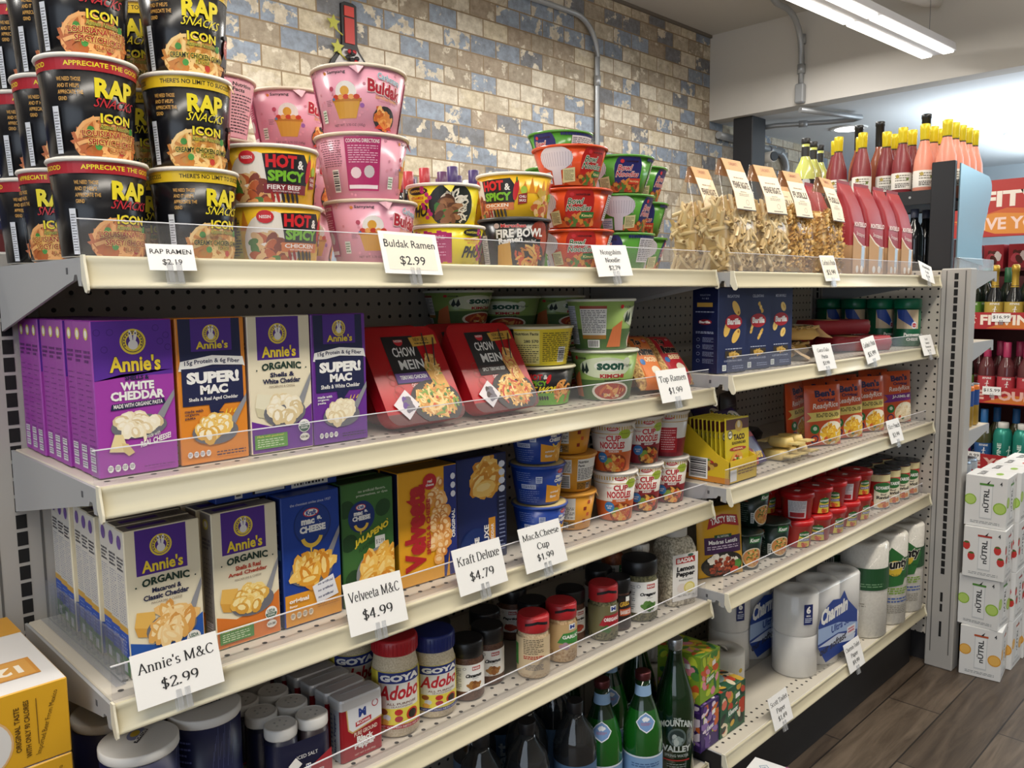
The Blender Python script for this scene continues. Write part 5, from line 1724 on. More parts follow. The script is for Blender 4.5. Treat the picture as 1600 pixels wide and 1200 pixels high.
# ---- pillow packs of ramen
def pillow(w, h, d, col, art, nood=None, seed=1):
 """soft pack lying back on its long side: puffed front, crimped ends"""
 def fn():
  r = random.Random(seed)
  m = M()
  nx, nz = 12, 14
  for side in (-1, 1):
   vs = []
   for j in range(nz + 1):
    for i in range(nx + 1):
     u, v = i / nx * 2 - 1, j / nz * 2 - 1
     puff = (max(0, 1 - abs(u) ** 3.0) ** .6) * (max(0, 1 - abs(v) ** 5) ** .6)
     y = side * (d / 2 * puff + .0006) + (r.random() - .5) * .0012 * puff
     vs.append((u * w / 2, y, (v + 1) * h / 2))
   fs = []
   for j in range(nz):
    for i in range(nx):
     a = j * (nx + 1) + i
     q = (a, a + 1, a + nx + 2, a + nx + 1)
     fs.append(q if side < 0 else q[::-1])
   cols = [nood if nood and (i % nx < 2 or i % nx > nx - 3) else col for i in range(len(fs))]
   if side < 0:
    grid = vs
   base = len(m.v)
   m.v.extend(vs)
   for q, c in zip(fs, cols):
    m.f.append(tuple(t + base for t in q))
    m.m.append(m.mi(P(c, .3) if isinstance(c, str) else c))
    m.s.append(True)
  if art:
   a = art()
   def hgt(x, y):
    i, j = min(int(x * nx), nx - 1), min(int(y * nz), nz - 1)
    s, t = x * nx - i, y * nz - j
    g = lambda p, q: grid[q * (nx + 1) + p][1]
    return (g(i, j) * (1 - s) + g(i + 1, j) * s) * (1 - t) + (g(i, j + 1) * (1 - s) + g(i + 1, j + 1) * s) * t
   for c, pts, fs, z in _inside(a.p):
    vv, ff = [], []
    for q in fs:
     cells = [[pts[i] for i in q]]
     for k, cnt in ((0, nx), (1, nz)):
      nxt = []
      for pg in cells:
       if k:
        pg = _flip(pg)
       lo, hi = min(p[0] for p in pg), max(p[0] for p in pg)
       for e in range(int(lo * cnt + 1e-6), min(int(hi * cnt - 1e-6) + 1, cnt)):
        w2 = _clip(_clip(pg, e / cnt, True), (e + 1) / cnt, False)
        if len(w2) >= 3:
         nxt.append(_flip(w2) if k else w2)
      cells = nxt
     for pg in cells:
      ff.append(tuple(range(len(vv), len(vv) + len(pg))))
      vv += [((x - .5) * w, hgt(x, y) - .0006 - z * LAY, y * h) for x, y in pg]
    m.add(vv, ff, c, True)
  return [('pack', m)]
 return fn
noodtex = speckle('dry_noodle_window', '#8a5a2a', '#d9b268', 160, .6)
def ramen_art(c, fl, seal):
 def fn():
  a = Art(.8)
  for i in range(6):
   for j in range(4):
    a.rect(.2 + i * .1, .15 + j * .18, .3 + i * .1, .33 + j * .18, c)
  a.up()
  a.text('Top', .25, .72, .50, .88, BLK, bold=.07, slant=.05, out='#e9c9a0', ow=.03).text('Ramen', .27, .56, .80, .72, BLK, bold=.07, slant=.05, out='#e9c9a0', ow=.03)
  a.ell(.66, .84, .08, '#c8242d', ry=.05, n=12).up().text('NISSIN', .6, .82, .72, .86, WHITE)
  a.text(fl, .36, .44, .76, .53, '#f2dcb0', bold=.04)
  a.ell(.27, .44, .07, '#2f6fb0', n=12).ell(.58, .28, .15, '#e8e0cc', ry=.08, n=14).up()
  a.text('Top Ramen', .5, .12, .8, .17, BLK, bold=.03)
  return a
 return fn
ramC = pillow(.098, .125, .034, '#d9772c', ramen_art('#d9772c', 'CHICKEN', 1), noodtex, 2)
ramB = pillow(.098, .125, .034, '#b3202c', ramen_art('#b3202c', 'BEEF', 1), noodtex, 3)
for i in range(2):
 place('ramen_pack', 'ramC', ramC, ('orange ramen pack leaning beside the kimchi cups', 'orange ramen pack behind the front orange one', 'rearmost orange ramen pack in its row')[i], 'ramen pack', (1.064 + .002 * i, -.385 + .062 * i, ZA[2] + .0075), (R_(-34), R_(3), 0), 'orange ramen packs')
 place('ramen_pack', 'ramB', ramB, ('red ramen pack leaning behind the small price card', 'red ramen pack behind the front red one', 'rearmost red ramen pack in its row')[i], 'ramen pack', (1.163 + .002 * i, -.380 + .062 * i, ZA[2] + .0075), (R_(-38), R_(2), 0), 'red ramen packs')
place('ramen_pack', 'ramN', pillow(.09, .11, .03, '#c07a2c', None, noodtex, 5), 'brown noodle pack hidden at the back beside the upper kimchi cup', 'ramen pack', (1.125, -.170, ZA[2] + .0040), (R_(-30), 0, 0))
# ------------------------------------------------------------------ right bay, second shelf: blue pasta boxes and lying bags
DB = '#1f2b55'
def barilla(name, kind):
 def fn():
  a = Art(.52)
  pc = ['#e2b95a', '#d6a844', '#eccb78']
  a.text(name, .3, .885, .72, .92, '#c9d0e4', bold=.01)
  for (x, y, rt) in ((.62, .76, -.9), (.30, .52, 1.15), (.62, .43, .85)):
   if kind == 0:
    a.ell(x, y, .20, pc[0], ry=.055, n=14, rot=rt).up().ell(x + .13 * cos(rt), y + .13 * sin(rt) * .52, .035, '#9a6a24', n=8)
   elif kind == 1:
    for j in range(5):
     a.ell(x + (j - 2) * .05 * cos(rt), y + (j - 2) * .03 * sin(rt), .055, pc[j % 3], ry=.022, n=8, rot=.8 * (-1) ** j)
   else:
    a.ell(x, y, .13, pc[2], ry=.05, n=10, rot=rt).ell(x + .02, y + .005, .07, pc[1], ry=.014, n=8, rot=rt)
  a.up(2)
  a.ell(.53, .60, .30, '#b01c2a', ry=.085, n=24).up().text('Barilla', .30, .565, .78, .64, WHITE, bold=.05, slant=.08)
  a.fine(.25, .27, .85, .285, '#c9d0e4', 1, .6, 3)
  a.rect(.24, .17, .84, .255, '#3a3226').up()
  a.blobs(.54, .21, .28, .035, ['#c9a24a', '#b58c38', '#d9b868'], 22, .5, 1.6, 4)
  a.text('AL DENTE PERFECTION IN 12 MINUTES', .2, .125, .84, .145, '#c9d0e4')
  a.rect(.14, .02, .28, .09, '#d9dee0').up().fine(.16, .03, .26, .08, '#3a5a3a', 3, .5, 2)
  a.fine(.5, .03, .9, .08, '#8a94b4', 2, .4, 6)
  return a
 return fn
def barilla_side():
 a = Art(.28)
 a.text('RIGATONI', .3, .91, .7, .93, '#a9b2cc').text('N 83', .38, .87, .64, .89, '#a9b2cc')
 a.rect(.18, .78, .80, .83, '#c9a24a').up()
 a.fine(.12, .71, .86, .73, '#a9b2cc', 1, .6, 3)
 a.ell(.5, .60, .27, '#8f1c28', ry=.032, n=20).up().text('Barilla', .28, .585, .72, .615, WHITE, bold=.05)
 a.fine(.14, .46, .86, .49, '#a9b2cc', 2, .5, 3)
 for i in range(4):
  a.ring(.24, .39 - i * .085, .07, .012, '#8a94b4', 10)
  a.fine(.42, .36 - i * .085, .86, .42 - i * .085, '#8a94b4', 4, .3, i)
 return a
zb2 = ZB[2] + .0014
for i, (x, nm, lb) in enumerate([(1.292, 'RIGATONI', 'dark blue rigatoni box, nearest on its shelf'), (1.397, 'CELLENTANI', 'dark blue box with twisted pasta, middle of three'), (1.502, 'MEDIUM SHELLS', 'dark blue shells box, farthest of three')]):
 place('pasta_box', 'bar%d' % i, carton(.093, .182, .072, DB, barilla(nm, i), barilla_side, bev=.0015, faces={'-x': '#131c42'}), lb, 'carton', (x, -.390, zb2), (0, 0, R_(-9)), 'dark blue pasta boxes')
def flat_bag():
 m, c = M(), M()
 core = [(x, y) for x, y in rrect(.085, .20, .02)]
 loft(m, [([(x * .8, y * .85) for x, y in core], .001), (core, .014), ([(x * .85, y * .9) for x, y in core], .030), ([(x * .4, y * .5) for x, y in core], .036)], P('#c9a35a', .5))
 r = random.Random(2)
 for i in range(60):
  p = Vector(((r.random() - .5) * .07, (r.random() - .5) * .17, .0325))
  penne(m, p, Vector((r.uniform(-1, 1), r.uniform(-1, 1), .1)), P(('#d9bd84', '#cfae70')[i % 2], .5), .03, .004)
 for k in range(6):
  y0, y1 = -.135 + k * .022, -.135 + (k + 1) * .022
  z = (.004, .016, .033, .040, .040, .039, .038)
  c.add([(-.040, y0, z[k]), (.040, y0, z[k]), (.040, y1, z[k + 1]), (-.040, y1, z[k + 1])], [(0, 1, 2, 3)], P('#d2b48a' if k < 2 else '#e6dcc4', .6))
 a = Art(1.5)
 a.fine(.15, .1, .85, .9, '#6a5a44', 6, .35, 3)
 c.decal(a, (-.038, -.09, .0402), (.076, 0, 0), (0, .08, -.001))
 return [('dried_pasta', m, None, [], 'stuff'), ('header_card', c)]
def lying_red():
 m = M()
 loft(m, [(rrect(.085, .20, .012), .001), (rrect(.092, .21, .012), .022), (rrect(.086, .20, .012), .042)], P('#9c2430', .45))
 m.box(-.035, .035, -.106, -.1045, .006, .038, P('#b98c5c', .6))
 a = Art(1.5)
 a.rect(.05, .2, .95, .8, '#d9cfc4').up().text('BRONZE DIE', .2, .4, .8, .6, '#4a3a34')
 m.decal(a, (-.03, -.1062, .008), (.06, 0, 0), (0, 0, .028))
 m.box(-.046, .046, .02, .06, .0425, .0432, P('#c9a070', .6))
 return [('bag', m)]
for i, (x, y, z, f) in enumerate([(1.635, -.285, 0, 24), (1.780, -.250, 0, 45), (1.750, -.295, .044, 60)]):
 place('pasta_bag', 'flat', flat_bag, ('cream-carded pasta bag lying beside the blue boxes', 'cream-carded pasta bag lying lowest of the pair behind its price card', 'cream-carded pasta bag lying across the other two')[i], 'bag of pasta', (x, y, zb2 + z), (0, 0, R_(f)), 'lying pasta bags')
for i, (x, y, z, f) in enumerate([(2.060, -.215, 0, 66), (2.095, -.345, 0, 64), (2.080, -.290, .0455, 66), (2.050, -.29, .0462 * 1, 18)][:3]):
 place('pasta_bag', 'lyred', lying_red, ('red pasta bag lying nearest the cream bags', 'red pasta bag lying nearest the green canisters', 'red pasta bag lying on top of the other two')[i], 'bag of pasta', (x, y, zb2 + z), (0, 0, R_(f)), 'lying red pasta bags')
def canister():
 b, l, lb = M(), M(), M()
 b.lathe([(.037, 0), (.0385, .002), (.0385, .118)], 32, P('#0f5a3c', .35))
 l.lathe([(.0395, .116), (.0405, .118), (.0405, .142), (.037, .146)], 32, P('#0a6a4c', .3))
 a = Art(2 * pi * .0385 / .11)
 a.rect(.40, .45, .68, .98, '#cdb99a').poly([(.40, .98), (.52, .98), (.66, .5), (.60, .5), (.42, .75)], '#2a4aa0').up()
 a.ell(.62, .55, .035, '#d6dce8', ry=.1, n=12).up().ell(.62, .55, .028, '#b32433', ry=.06, n=10).up().text('Kraft', .598, .53, .642, .57, WHITE)
 a.text('Parmesan', .50, .24, .70, .34, WHITE, bold=.03).text('CHEESE', .53, .12, .68, .20, WHITE, bold=.03)
 a.rect(.0, .0, .2, .9, '#12392c')
 b.wrap(a, [(.0385, .004), (.0385, .114)], 0, 2 * pi, 32)
 return [('body', b), ('lid', l)]
for i, y in enumerate((-.140, -.223, -.306, -.389)):
 place('cheese_canister', 'can_p', canister, ('green-lidded cheese canister, leftmost of four', 'green-lidded cheese canister, second of four', 'green-lidded cheese canister, third of four', 'green-lidded cheese canister, rightmost of four')[i], 'canister',
   (2.386, y, zb2), (0, 0, R_((-40, -75, -50, -82)[i])), 'green cheese canisters')
# ------------------------------------------------------------------ left bay, third shelf
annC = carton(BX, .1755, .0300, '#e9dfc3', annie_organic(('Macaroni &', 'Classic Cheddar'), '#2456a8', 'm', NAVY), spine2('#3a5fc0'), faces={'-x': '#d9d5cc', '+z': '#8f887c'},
    top=lambda: Art(2.7).rect(.1, .3, .62, .7, '#4f2a8c').up().fine(.66, .2, .95, .8, '#5a5048', 3, .4, 2))
zc3 = ZA[3] + .0014
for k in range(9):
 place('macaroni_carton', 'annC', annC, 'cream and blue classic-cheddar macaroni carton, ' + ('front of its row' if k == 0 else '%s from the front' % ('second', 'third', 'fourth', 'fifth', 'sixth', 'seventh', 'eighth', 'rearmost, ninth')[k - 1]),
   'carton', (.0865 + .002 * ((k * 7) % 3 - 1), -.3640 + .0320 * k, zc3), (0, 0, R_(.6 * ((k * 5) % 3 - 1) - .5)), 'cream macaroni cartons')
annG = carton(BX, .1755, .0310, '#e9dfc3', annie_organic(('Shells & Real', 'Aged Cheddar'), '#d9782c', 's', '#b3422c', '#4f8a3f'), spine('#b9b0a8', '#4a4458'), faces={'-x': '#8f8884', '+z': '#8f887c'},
    top=lambda: Art(2.7).rect(.1, .3, .62, .7, '#4f2a8c'))
for k in range(4):
 place('macaroni_carton', 'annG', annG, 'cream and orange aged-cheddar shells carton, ' + ('front of its row', 'second of its row', 'third of its row', 'fourth of its row')[k], 'carton', (.1885 - .004 * k, -.3620 + .0335 * k, zc3), (0, 0, R_(.5 * (k % 2))), 'aged cheddar cartons')
KB = '#1b3f96'
def kraft_blue():
 a = Art(.506)
 a.rect(0, 0, 1, .245, '#e09a2c').poly([(0, .245), (.3, .21), (.6, .22), (1, .30), (1, .2), (0, .2)], '#e09a2c').up()
 a.text('the cheesiest smiles since 1937', .14, .925, .86, .945, '#d9e0f0', rise=0)
 a.ell(.52, .76, .33, '#14306f', n=28).up().ell(.52, .765, .31, '#183a86', n=28).up()
 a.ell(.5, .855, .14, '#c5232c', ry=.035, n=18).up().ell(.5, .855, .12, WHITE, ry=.027, n=16).up().text('Kraft', .41, .835, .59, .875, '#1b3f96', bold=.04)
 a.text('mac &', .32, .765, .70, .82, WHITE, bold=.06).text('CHEESE', .29, .70, .75, .755, WHITE, bold=.06)
 smile(a, .5, .68, .2, .065)
 spoon(a, .47, .42, .36, .12, ['#eeb346', '#e39f30', '#f4c766', '#d98c26'], 12, 30, .34, 2.4, ['#f8d98a'])
 a.poly([(.47, .27), (.85, .33), (.94, .16), (.55, .12)], '#e7e9f0').up()
 for i, s in enumerate(('no artificial', 'no artificial', 'no artificial')):
  a.text(s, .57, .265 - i * .052, .84, .285 - i * .052, '#2a3a6a', rise=.015, bold=.02)
 a.text('original', .06, .17, .40, .215, WHITE, bold=.04).text('flavor', .06, .145, .2, .165, WHITE, bold=.02)
 nutri(a, .06, .05, .42, .055, 4, '#efe2c0')
 a.fine(.55, .09, .95, .12, '#a8701c', 2, .4, 4)
 return a
def smile(a, cx, cy, r, w, c='#e8c04a'):
 for i in range(10):
  t0, t1 = pi + .25 + (pi - .5) * i / 10, pi + .25 + (pi - .5) * (i + 1) / 10
  q = [(cx + q_ * cos(t), cy + q_ * sin(t) * a.asp) for q_, t in ((r, t0), (r, t1), (r - w, t1), (r - w, t0))]
  a.poly(q, c)
 a.ell(cx - r * .1, cy - r * 1.05 * a.asp, w * .28, c, ry=w * .5, n=8)
 return a.up()
def kraft_side():
 a = Art(.2)
 for i in range(8):
  a.ring(.5, .86 - i * .09, .16, .04, '#8fa6dc', 8)
  a.fine(.2, .80 - i * .09, .8, .825 - i * .09, '#8fa6dc', 2, .4, i)
 a.rect(.1, .52, .9, .60, '#5a86c8')
 return a
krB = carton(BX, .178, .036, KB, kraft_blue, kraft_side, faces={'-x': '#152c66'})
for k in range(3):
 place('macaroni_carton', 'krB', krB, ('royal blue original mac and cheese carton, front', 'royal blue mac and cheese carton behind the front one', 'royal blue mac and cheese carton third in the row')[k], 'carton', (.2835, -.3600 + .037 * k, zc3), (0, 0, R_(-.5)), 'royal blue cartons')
def kraft_end():
 a = Art(4.5)
 a.rect(.28, .1, .55, .95, '#15161c').rect(.30, .12, .54, .34, WHITE).up()
 a.bars(.60, .05, .92, .95, 3)
 a.rect(.14, .05, .2, .6, WHITE).up().fine(.15, .1, .195, .55, BLK, 3, .5, 2).text('mac', .06, .6, .14, .85, '#c9d4ee')
 return a
place('macaroni_carton', 'krL', carton(.178, .034, .088, KB, kraft_end, bev=.001), 'blue carton lying flat on top of the royal blue row, barcode forward', 'carton', (.2550, -.305, zc3 + .1785), (0, 0, R_(-1)))
def jalap():
 a = Art(.506)
 g2 = '#1d4422'
 for x, y in ((.08, .80), (.80, .76), (.12, .52), (.18, .22)):
  a.ell(x, y, .16, g2, ry=.07, n=14, rot=.5)
 a.up()
 a.text('no artificial flavors,', .32, .915, .86, .94, '#dfe6d2').text('preservatives, or dyes', .28, .88, .90, .905, '#dfe6d2')
 a.ell(.37, .72, .26, '#14306f', n=24).up()
 a.ell(.36, .80, .10, '#c5232c', ry=.026, n=14).up().ell(.36, .80, .085, WHITE, ry=.02, n=14).up().text('Kraft', .30, .787, .42, .815, '#1b3f96', bold=.04)
 a.text('mac &', .22, .735, .50, .775, WHITE, bold=.06).text('CHEESE', .19, .69, .54, .73, WHITE, bold=.06)
 smile(a, .36, .675, .15, .05)
 a.text('JALAPENO', .22, .46, .90, .53, YEL2, bold=.05, rise=.12)
 a.poly([(.86, .655), (.90, .645), (.88, .66)], YEL2)
 a.text('FLAVORED', .30, .42, .62, .455, '#1f3a20', rise=.07)
 a.rect(.62, .43, .82, .53, '#e4e2dc').up().text('$ 2.99', .64, .46, .80, .50, '#4a4a4a')
 a.ell(.75, .22, .52, '#8a8e94', ry=.22, n=30).up().ell(.77, .22, .47, '#c98a34', ry=.20, n=28).up()
 a.blobs(.76, .22, .44, .19, ['#eeb346', '#e39f30', '#f4c766', '#d98c26'], 44, .27, 2.3, 8, shade=['#f8d98a'])
 return a
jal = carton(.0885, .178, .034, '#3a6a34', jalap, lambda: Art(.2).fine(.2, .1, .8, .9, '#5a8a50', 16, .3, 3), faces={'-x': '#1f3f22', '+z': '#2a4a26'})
for k in range(2):
 place('macaroni_carton', 'jal', jal, ('green jalapeno mac and cheese carton', 'green carton standing behind the jalapeno one')[k], 'carton', (.3785, -.3570 + .037 * k, zc3), (0, 0, R_(-1)), 'green cartons')
def velv():
 a = Art(.6)
 a.rect(.86, 0, 1, 1, '#1f2f7a').poly([(.78, 1), (.90, 1), (.94, .6), (.88, .3), (.80, 0), (.76, 0)], '#1f2f7a').up()
 a.blobs(.68, .52, .22, .44, ['#e8a85c', '#dd9648', '#f0bc7a', '#d0833a'], 60, .3, 1.25, 4, shade=['#f6d3a0'])
 a.text('Velveeta', .08, .12, .44, .88, '#b3202a', bold=.06, rot=90)
 a.text('SHELLS & CHEESE', .45, .24, .52, .74, '#b3202a', bold=.04, rot=90)
 a.ell(.52, .89, .12, '#c0242c', n=18).up().text('real', .48, .88, .56, .91, WHITE, bold=.03, rot=0).text('cheese', .45, .85, .59, .875, WHITE, bold=.03)
 a.text('ORIGINAL', .90, .34, .96, .60, WHITE, bold=.03, rot=90)
 for i in range(3):
  a.ell(.93, .74 + i * .08, .045, '#e4e6ee', ry=.03, n=8)
 return a
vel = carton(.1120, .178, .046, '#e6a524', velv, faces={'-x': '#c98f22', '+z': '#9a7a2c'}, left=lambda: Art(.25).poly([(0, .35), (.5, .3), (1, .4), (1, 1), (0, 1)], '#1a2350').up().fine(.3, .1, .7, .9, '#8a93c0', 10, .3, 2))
for k in range(4):
 place('macaroni_carton', 'vel', vel, ('yellow shells-and-cheese carton with red sideways lettering', 'second yellow shells carton in its row', 'third yellow shells carton in its row', 'rearmost yellow shells carton in its row')[k], 'carton', (.4910, -.3500 + .0475 * k, zc3), (0, 0, R_(-2)), 'yellow shells cartons')
def delx():
 a = Art(.6)
 a.rect(.80, 0, 1, 1, '#121c44').rect(.62, .0, .76, .40, '#e09a2c').up()
 a.blobs(.55, .80, .26, .17, ['#e8b04a', '#dd9c38', '#f0c468', '#d08a2c'], 26, .5, 1.9, 4, shade=['#f6d88e'])
 a.ell(.34, .14, .32, '#14306f', n=24).up()
 a.text('mac &', .20, .03, .30, .2, WHITE, bold=.05, rot=90).text('CHEESE', .32, .0, .42, .24, WHITE, bold=.05, rot=90)
 a.text('DELUXE', .52, .02, .62, .34, WHITE, bold=.03, rot=90).text('REAL CHEDDAR', .66, .02, .72, .34, WHITE, bold=.02, rot=90)
 for i in range(4):
  a.ell(.90, .66 + i * .08, .07, '#d9deea', ry=.034, n=8)
 a.fine(.84, .05, .96, .6, '#8f9ac0', 14, .3, 4)
 return a
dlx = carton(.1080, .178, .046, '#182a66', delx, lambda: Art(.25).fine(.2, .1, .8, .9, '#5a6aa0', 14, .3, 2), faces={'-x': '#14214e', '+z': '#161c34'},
    top=lambda: Art(2.3).fine(.1, .2, .9, .8, '#6a7290', 5, .3, 2))
for k in range(5):
 place('macaroni_carton', 'dlx', dlx, ('navy deluxe mac and cheese carton, front', 'second navy carton in its row', 'third navy carton in its row', 'fourth navy carton in its row', 'rearmost navy carton in its row')[k], 'carton', (.6130, -.3400 + .0475 * k, zc3), (0, 0, R_(-2)), 'navy deluxe cartons')
place('macaroni_carton', 'dky', carton(.09, .040, .08, '#23262e', lambda: Art(1.6).fine(.1, .1, .9, .9, '#8a8e98', 8, .4, 3)), 'dark carton lying on the navy row at the back, facts panel forward', 'carton', (.640, -.250, zc3 + .1784))
# ---- microwave cups
def mac_cup_art():
 a = Art(2 * pi * .045 / .072)
 a.poly([(.47, .06), (.70, .02), (.70, .62), (.66, .60), (.60, .42), (.47, .55)], '#e09a2c').up()
 a.ell(.575, .87, .028, '#c5232c', ry=.06, n=12).up().text('Kraft', .558, .845, .592, .895, WHITE)
 a.text('mac &', .535, .70, .615, .80, WHITE, bold=.06).text('CHEESE', .525, .58, .63, .68, WHITE, bold=.06)
 smile(a, .585, .56, .035, .012)
 a.blobs(.64, .24, .06, .2, ['#eeb346', '#e39f30', '#f4c766'], 16, .4, 1.9, 2)
 a.text('original', .50, .28, .575, .36, WHITE, bold=.03).text('flavor', .50, .17, .56, .25, WHITE, bold=.03)
 a.rect(.40, .60, .44, .78, '#cfd8ee').up().fine(.405, .62, .435, .76, '#2a4a9a', 3, .5, 2)
 a.rect(.30, .44, .40, .56, '#c9d2ea').up().fine(.305, .46, .395, .54, '#2a3a7a', 2, .5, 3)
 a.fine(.27, .06, .42, .40, '#93a4d8', 6, .22, 4)
 a.fine(.27, .62, .37, .9, '#93a4d8', 5, .22, 5)
 return a
macB = cup(.0375, .0485, .0715, mac_cup_art, 44, P('#1b3f96', .3), lid=P('#d9c48a', .4), rim=P('#27489c', .35), tab=1.1)
def mac_yel_art():
 a = Art(2 * pi * .045 / .072)
 a.rect(.33, .30, .50, .94, '#e3e2dc').up().text('Nutrition', .335, .82, .41, .9, BLK, bold=.03).text('Facts', .335, .72, .38, .79, BLK, bold=.03).fine(.335, .34, .495, .68, '#4a4a4a', 7, .45, 3)
 a.rect(.33, .05, .5, .27, '#a87a2a').up().fine(.335, .07, .495, .25, '#4a3210', 4, .5, 5)
 a.rect(.41, .06, .45, .24, WHITE).up().fine(.413, .08, .447, .22, BLK, 4, .7, 6)
 for i in range(4):
  a.rect(.56 + .03 * (i % 2), .2 + i * .18, .585 + .03 * (i % 2), .3 + i * .18, ('#8a2c1c', '#c9552c')[i % 2])
 a.bars(.20, .1, .28, .5, 2, True)
 a.rect(.14, .55, .29, .94, '#e3e2dc').up().fine(.145, .58, .285, .9, '#4a4a4a', 7, .4, 8)
 return a
macY = cup(.0375, .0485, .0715, mac_yel_art, 44, P('#d9972c', .3), lid=P('#d9a04a', .4), rim=P('#d9972c', .35), tab=1.3)
for t in range(3):
 place('macaroni_cup', 'macB', macB, 'royal blue mac and cheese cup, %s of its stack' % ('bottom', 'middle', 'top')[t], 'macaroni cup', (.765 + (.003, -.002, -.003)[t], -.345, zc3 + t * .0728), (0, 0, R_((-12, -14, -26)[t])), 'blue macaroni cups')
 place('macaroni_cup', 'macY', macY, 'yellow mac and cheese cup, %s of its stack' % ('bottom', 'middle', 'top')[t], 'macaroni cup', (.872 + (.002, .003, -.006)[t], -.325, zc3 + t * .0728), (0, 0, R_((-36, 30, -44)[t])), 'yellow macaroni cups')
def cupn_art(kind):
 def fn():
  col = '#c9622c' if kind == 'CHICKEN' else '#8c1f2c'
  a = Art(2 * pi * .042 / .098)
  for i in range(48):
   a.rect(i / 48 + .003, .88, i / 48 + .012, .96, '#c9a24a')
  for i in range(24):
   a.rect(i / 24, .80, (i + 1) / 24, .815, '#c9a24a').rect(i / 24, 0, (i + 1) / 24, .42 if .38 < i / 24 < .66 else .42, col)
  a.up()
  a.ell(.52, .92, .042, '#b8202c', ry=.05, n=14, a0=pi, a1=2 * pi).rect(.478, .915, .562, .94, '#b8202c').up().text('NISSIN', .49, .895, .55, .93, WHITE, bold=.02)
  a.ell(.62, .80, .055, '#a3b83a', ry=.10, n=14).up().text('Microwavable', .585, .80, .655, .83, '#4a5a1c')
  a.text('CUP', .47, .65, .585, .78, '#c0242f', bold=.04, out='#f3ece2', ow=.04).text('NOODLES', .42, .49, .62, .64, '#c0242f', bold=.04, out='#f3ece2', ow=.04)
  a.text('The Original', .415, .70, .46, .74, '#c0242f')
  a.rect(.46, .405, .60, .465, col).up().text(kind, .49, .415, .57, .455, WHITE, bold=.03)
  a.ell(.545, .16, .11, '#8a3a1c' if kind == 'CHICKEN' else '#4a2a1c', ry=.22, n=20).up()
  a.noodles(.545, .17, .10, .2, ['#dca554', '#e9bd72', '#c9662c', '#c2452a'] if kind == 'CHICKEN' else ['#d9a04a', '#b8641c', '#7a3a1c', '#e0b45c'], 26, .18, 3)
  a.blobs(.545, .15, .1, .18, ['#d9772c', '#c2452a', '#e0a84a', '#7a9a3a'], 14, .3, 1.1, 6)
  a.ell(.435, .30, .042, '#2f78b8', n=14).up().text('NO ADDED', .41, .305, .46, .335, WHITE, bold=.02).text('MSG', .42, .26, .45, .29, WHITE, bold=.02)
  a.rect(.80, .1, .96, .42, '#b8202c').rect(.80, .42, .95, .68, '#b32430').up().fine(.815, .15, .94, .64, '#f0c8c8', 9, .35, 4)
  a.ell(.88, .92, .042, '#b8202c', ry=.05, n=14, a0=pi, a1=2 * pi).up().text('NISSIN', .85, .895, .91, .93, WHITE)
  return a
 return fn
cnC = cup(.0325, .0435, .0975, cupn_art('CHICKEN'), 44, P('#e6e1d8', .3), lid=P('#d9d6d0', .4), tab=1.2)
cnB = cup(.0325, .0435, .0975, cupn_art('BEEF'), 44, P('#e6e1d8', .3), lid=P('#d9d6d0', .4), tab=1.2)
for t in range(2):
 tt = ('lower', 'upper')[t]
 place('noodle_cup', 'cnC', cnC, 'white chicken noodle cup, %s of the nearest pair' % tt, 'noodle cup', (.979 + (.000, -.008)[t] * 1, -.350, zc3 + t * .098), (0, 0, R_((-44, -58)[t])), 'white noodle cups')
 place('noodle_cup', 'cnB', cnB, 'white and maroon beef noodle cup, %s of the middle pair' % tt, 'noodle cup', (1.0735 + (.000, -.001)[t], -.345, zc3 + t * .098), (0, 0, R_((-46, -40)[t])), 'beef noodle cups')
 place('noodle_cup', 'cnB', cnB, 'white and maroon noodle cup, %s of the farthest pair' % tt, 'noodle cup', (1.1668, -.345, zc3 + t * .098), (0, 0, R_((-50, -190)[t])), 'beef noodle cups')
def divider():
 m = M()
 c = clear('clear_divider', '#f6f8fc', .05, .06, .05)
 m.box(-.0012, .0012, -.285, 0, 0, .055, c)
 m.box(-.010, .0, -.285, 0, 0, .0012, c)
 for i in range(14):
  m.box(.0012, .006, -.28 + i * .02, -.272 + i * .02, .002, .05, c)
 return [('divider', m)]
place('shelf_divider', 'div', divider, 'clear ribbed plastic divider along the left of the cream macaroni cartons', 'shelf divider', (.030, -.100, ZA[3] + .0014))
# ------------------------------------------------------------------ right bay, third shelf
def taco_box():
 b, w, d = M(), .115, .135
 yl = P('#d9b724', .45)
 b.box(-w / 2, w / 2, -d / 2, d / 2, 0, .002, yl)
 b.prism([(-d / 2, 0), (-d / 2, .048), (-d / 2 + .03, .062), (d / 2 - .02, .128), (d / 2, .128), (d / 2, 0)], 'x', -w / 2, -w / 2 + .0015, yl)
 b.prism([(-d / 2, 0), (-d / 2, .048), (-d / 2 + .03, .062), (d / 2 - .02, .128), (d / 2, .128), (d / 2, 0)], 'x', w / 2 - .0015, w / 2, yl)
 b.box(-w / 2, w / 2, -d / 2, -d / 2 + .0015, 0, .05, yl)
 b.box(-w / 2, w / 2, d / 2 - .0015, d / 2, 0, .128, yl)
 a = Art(1.05)
 a.rect(0, 0, 1, .10, '#c9822c').poly([(.02, .1), (.45, .1), (.30, .34), (.02, .40)], '#6a2c1c').up()
 a.blobs(.62, .30, .18, .10, ['#4f8a34', '#b8322c', '#c9a34a', '#7a4a24'], 20, .4, 1.3, 3)
 a.bars(.25, .04, .60, .40, 4, True)
 b.decal(a, (-w / 2, d / 2, 0), (0, -d, 0), (0, 0, .128))
 a = Art(2.2)
 a.fine(.3, .3, .95, .7, '#8a5a1c', 3, .4, 2).rect(.02, .1, .25, .6, WHITE)
 b.decal(a, (-w / 2, -d / 2, 0), (w, 0, 0), (0, 0, .05))
 return [('display_tray', b)]
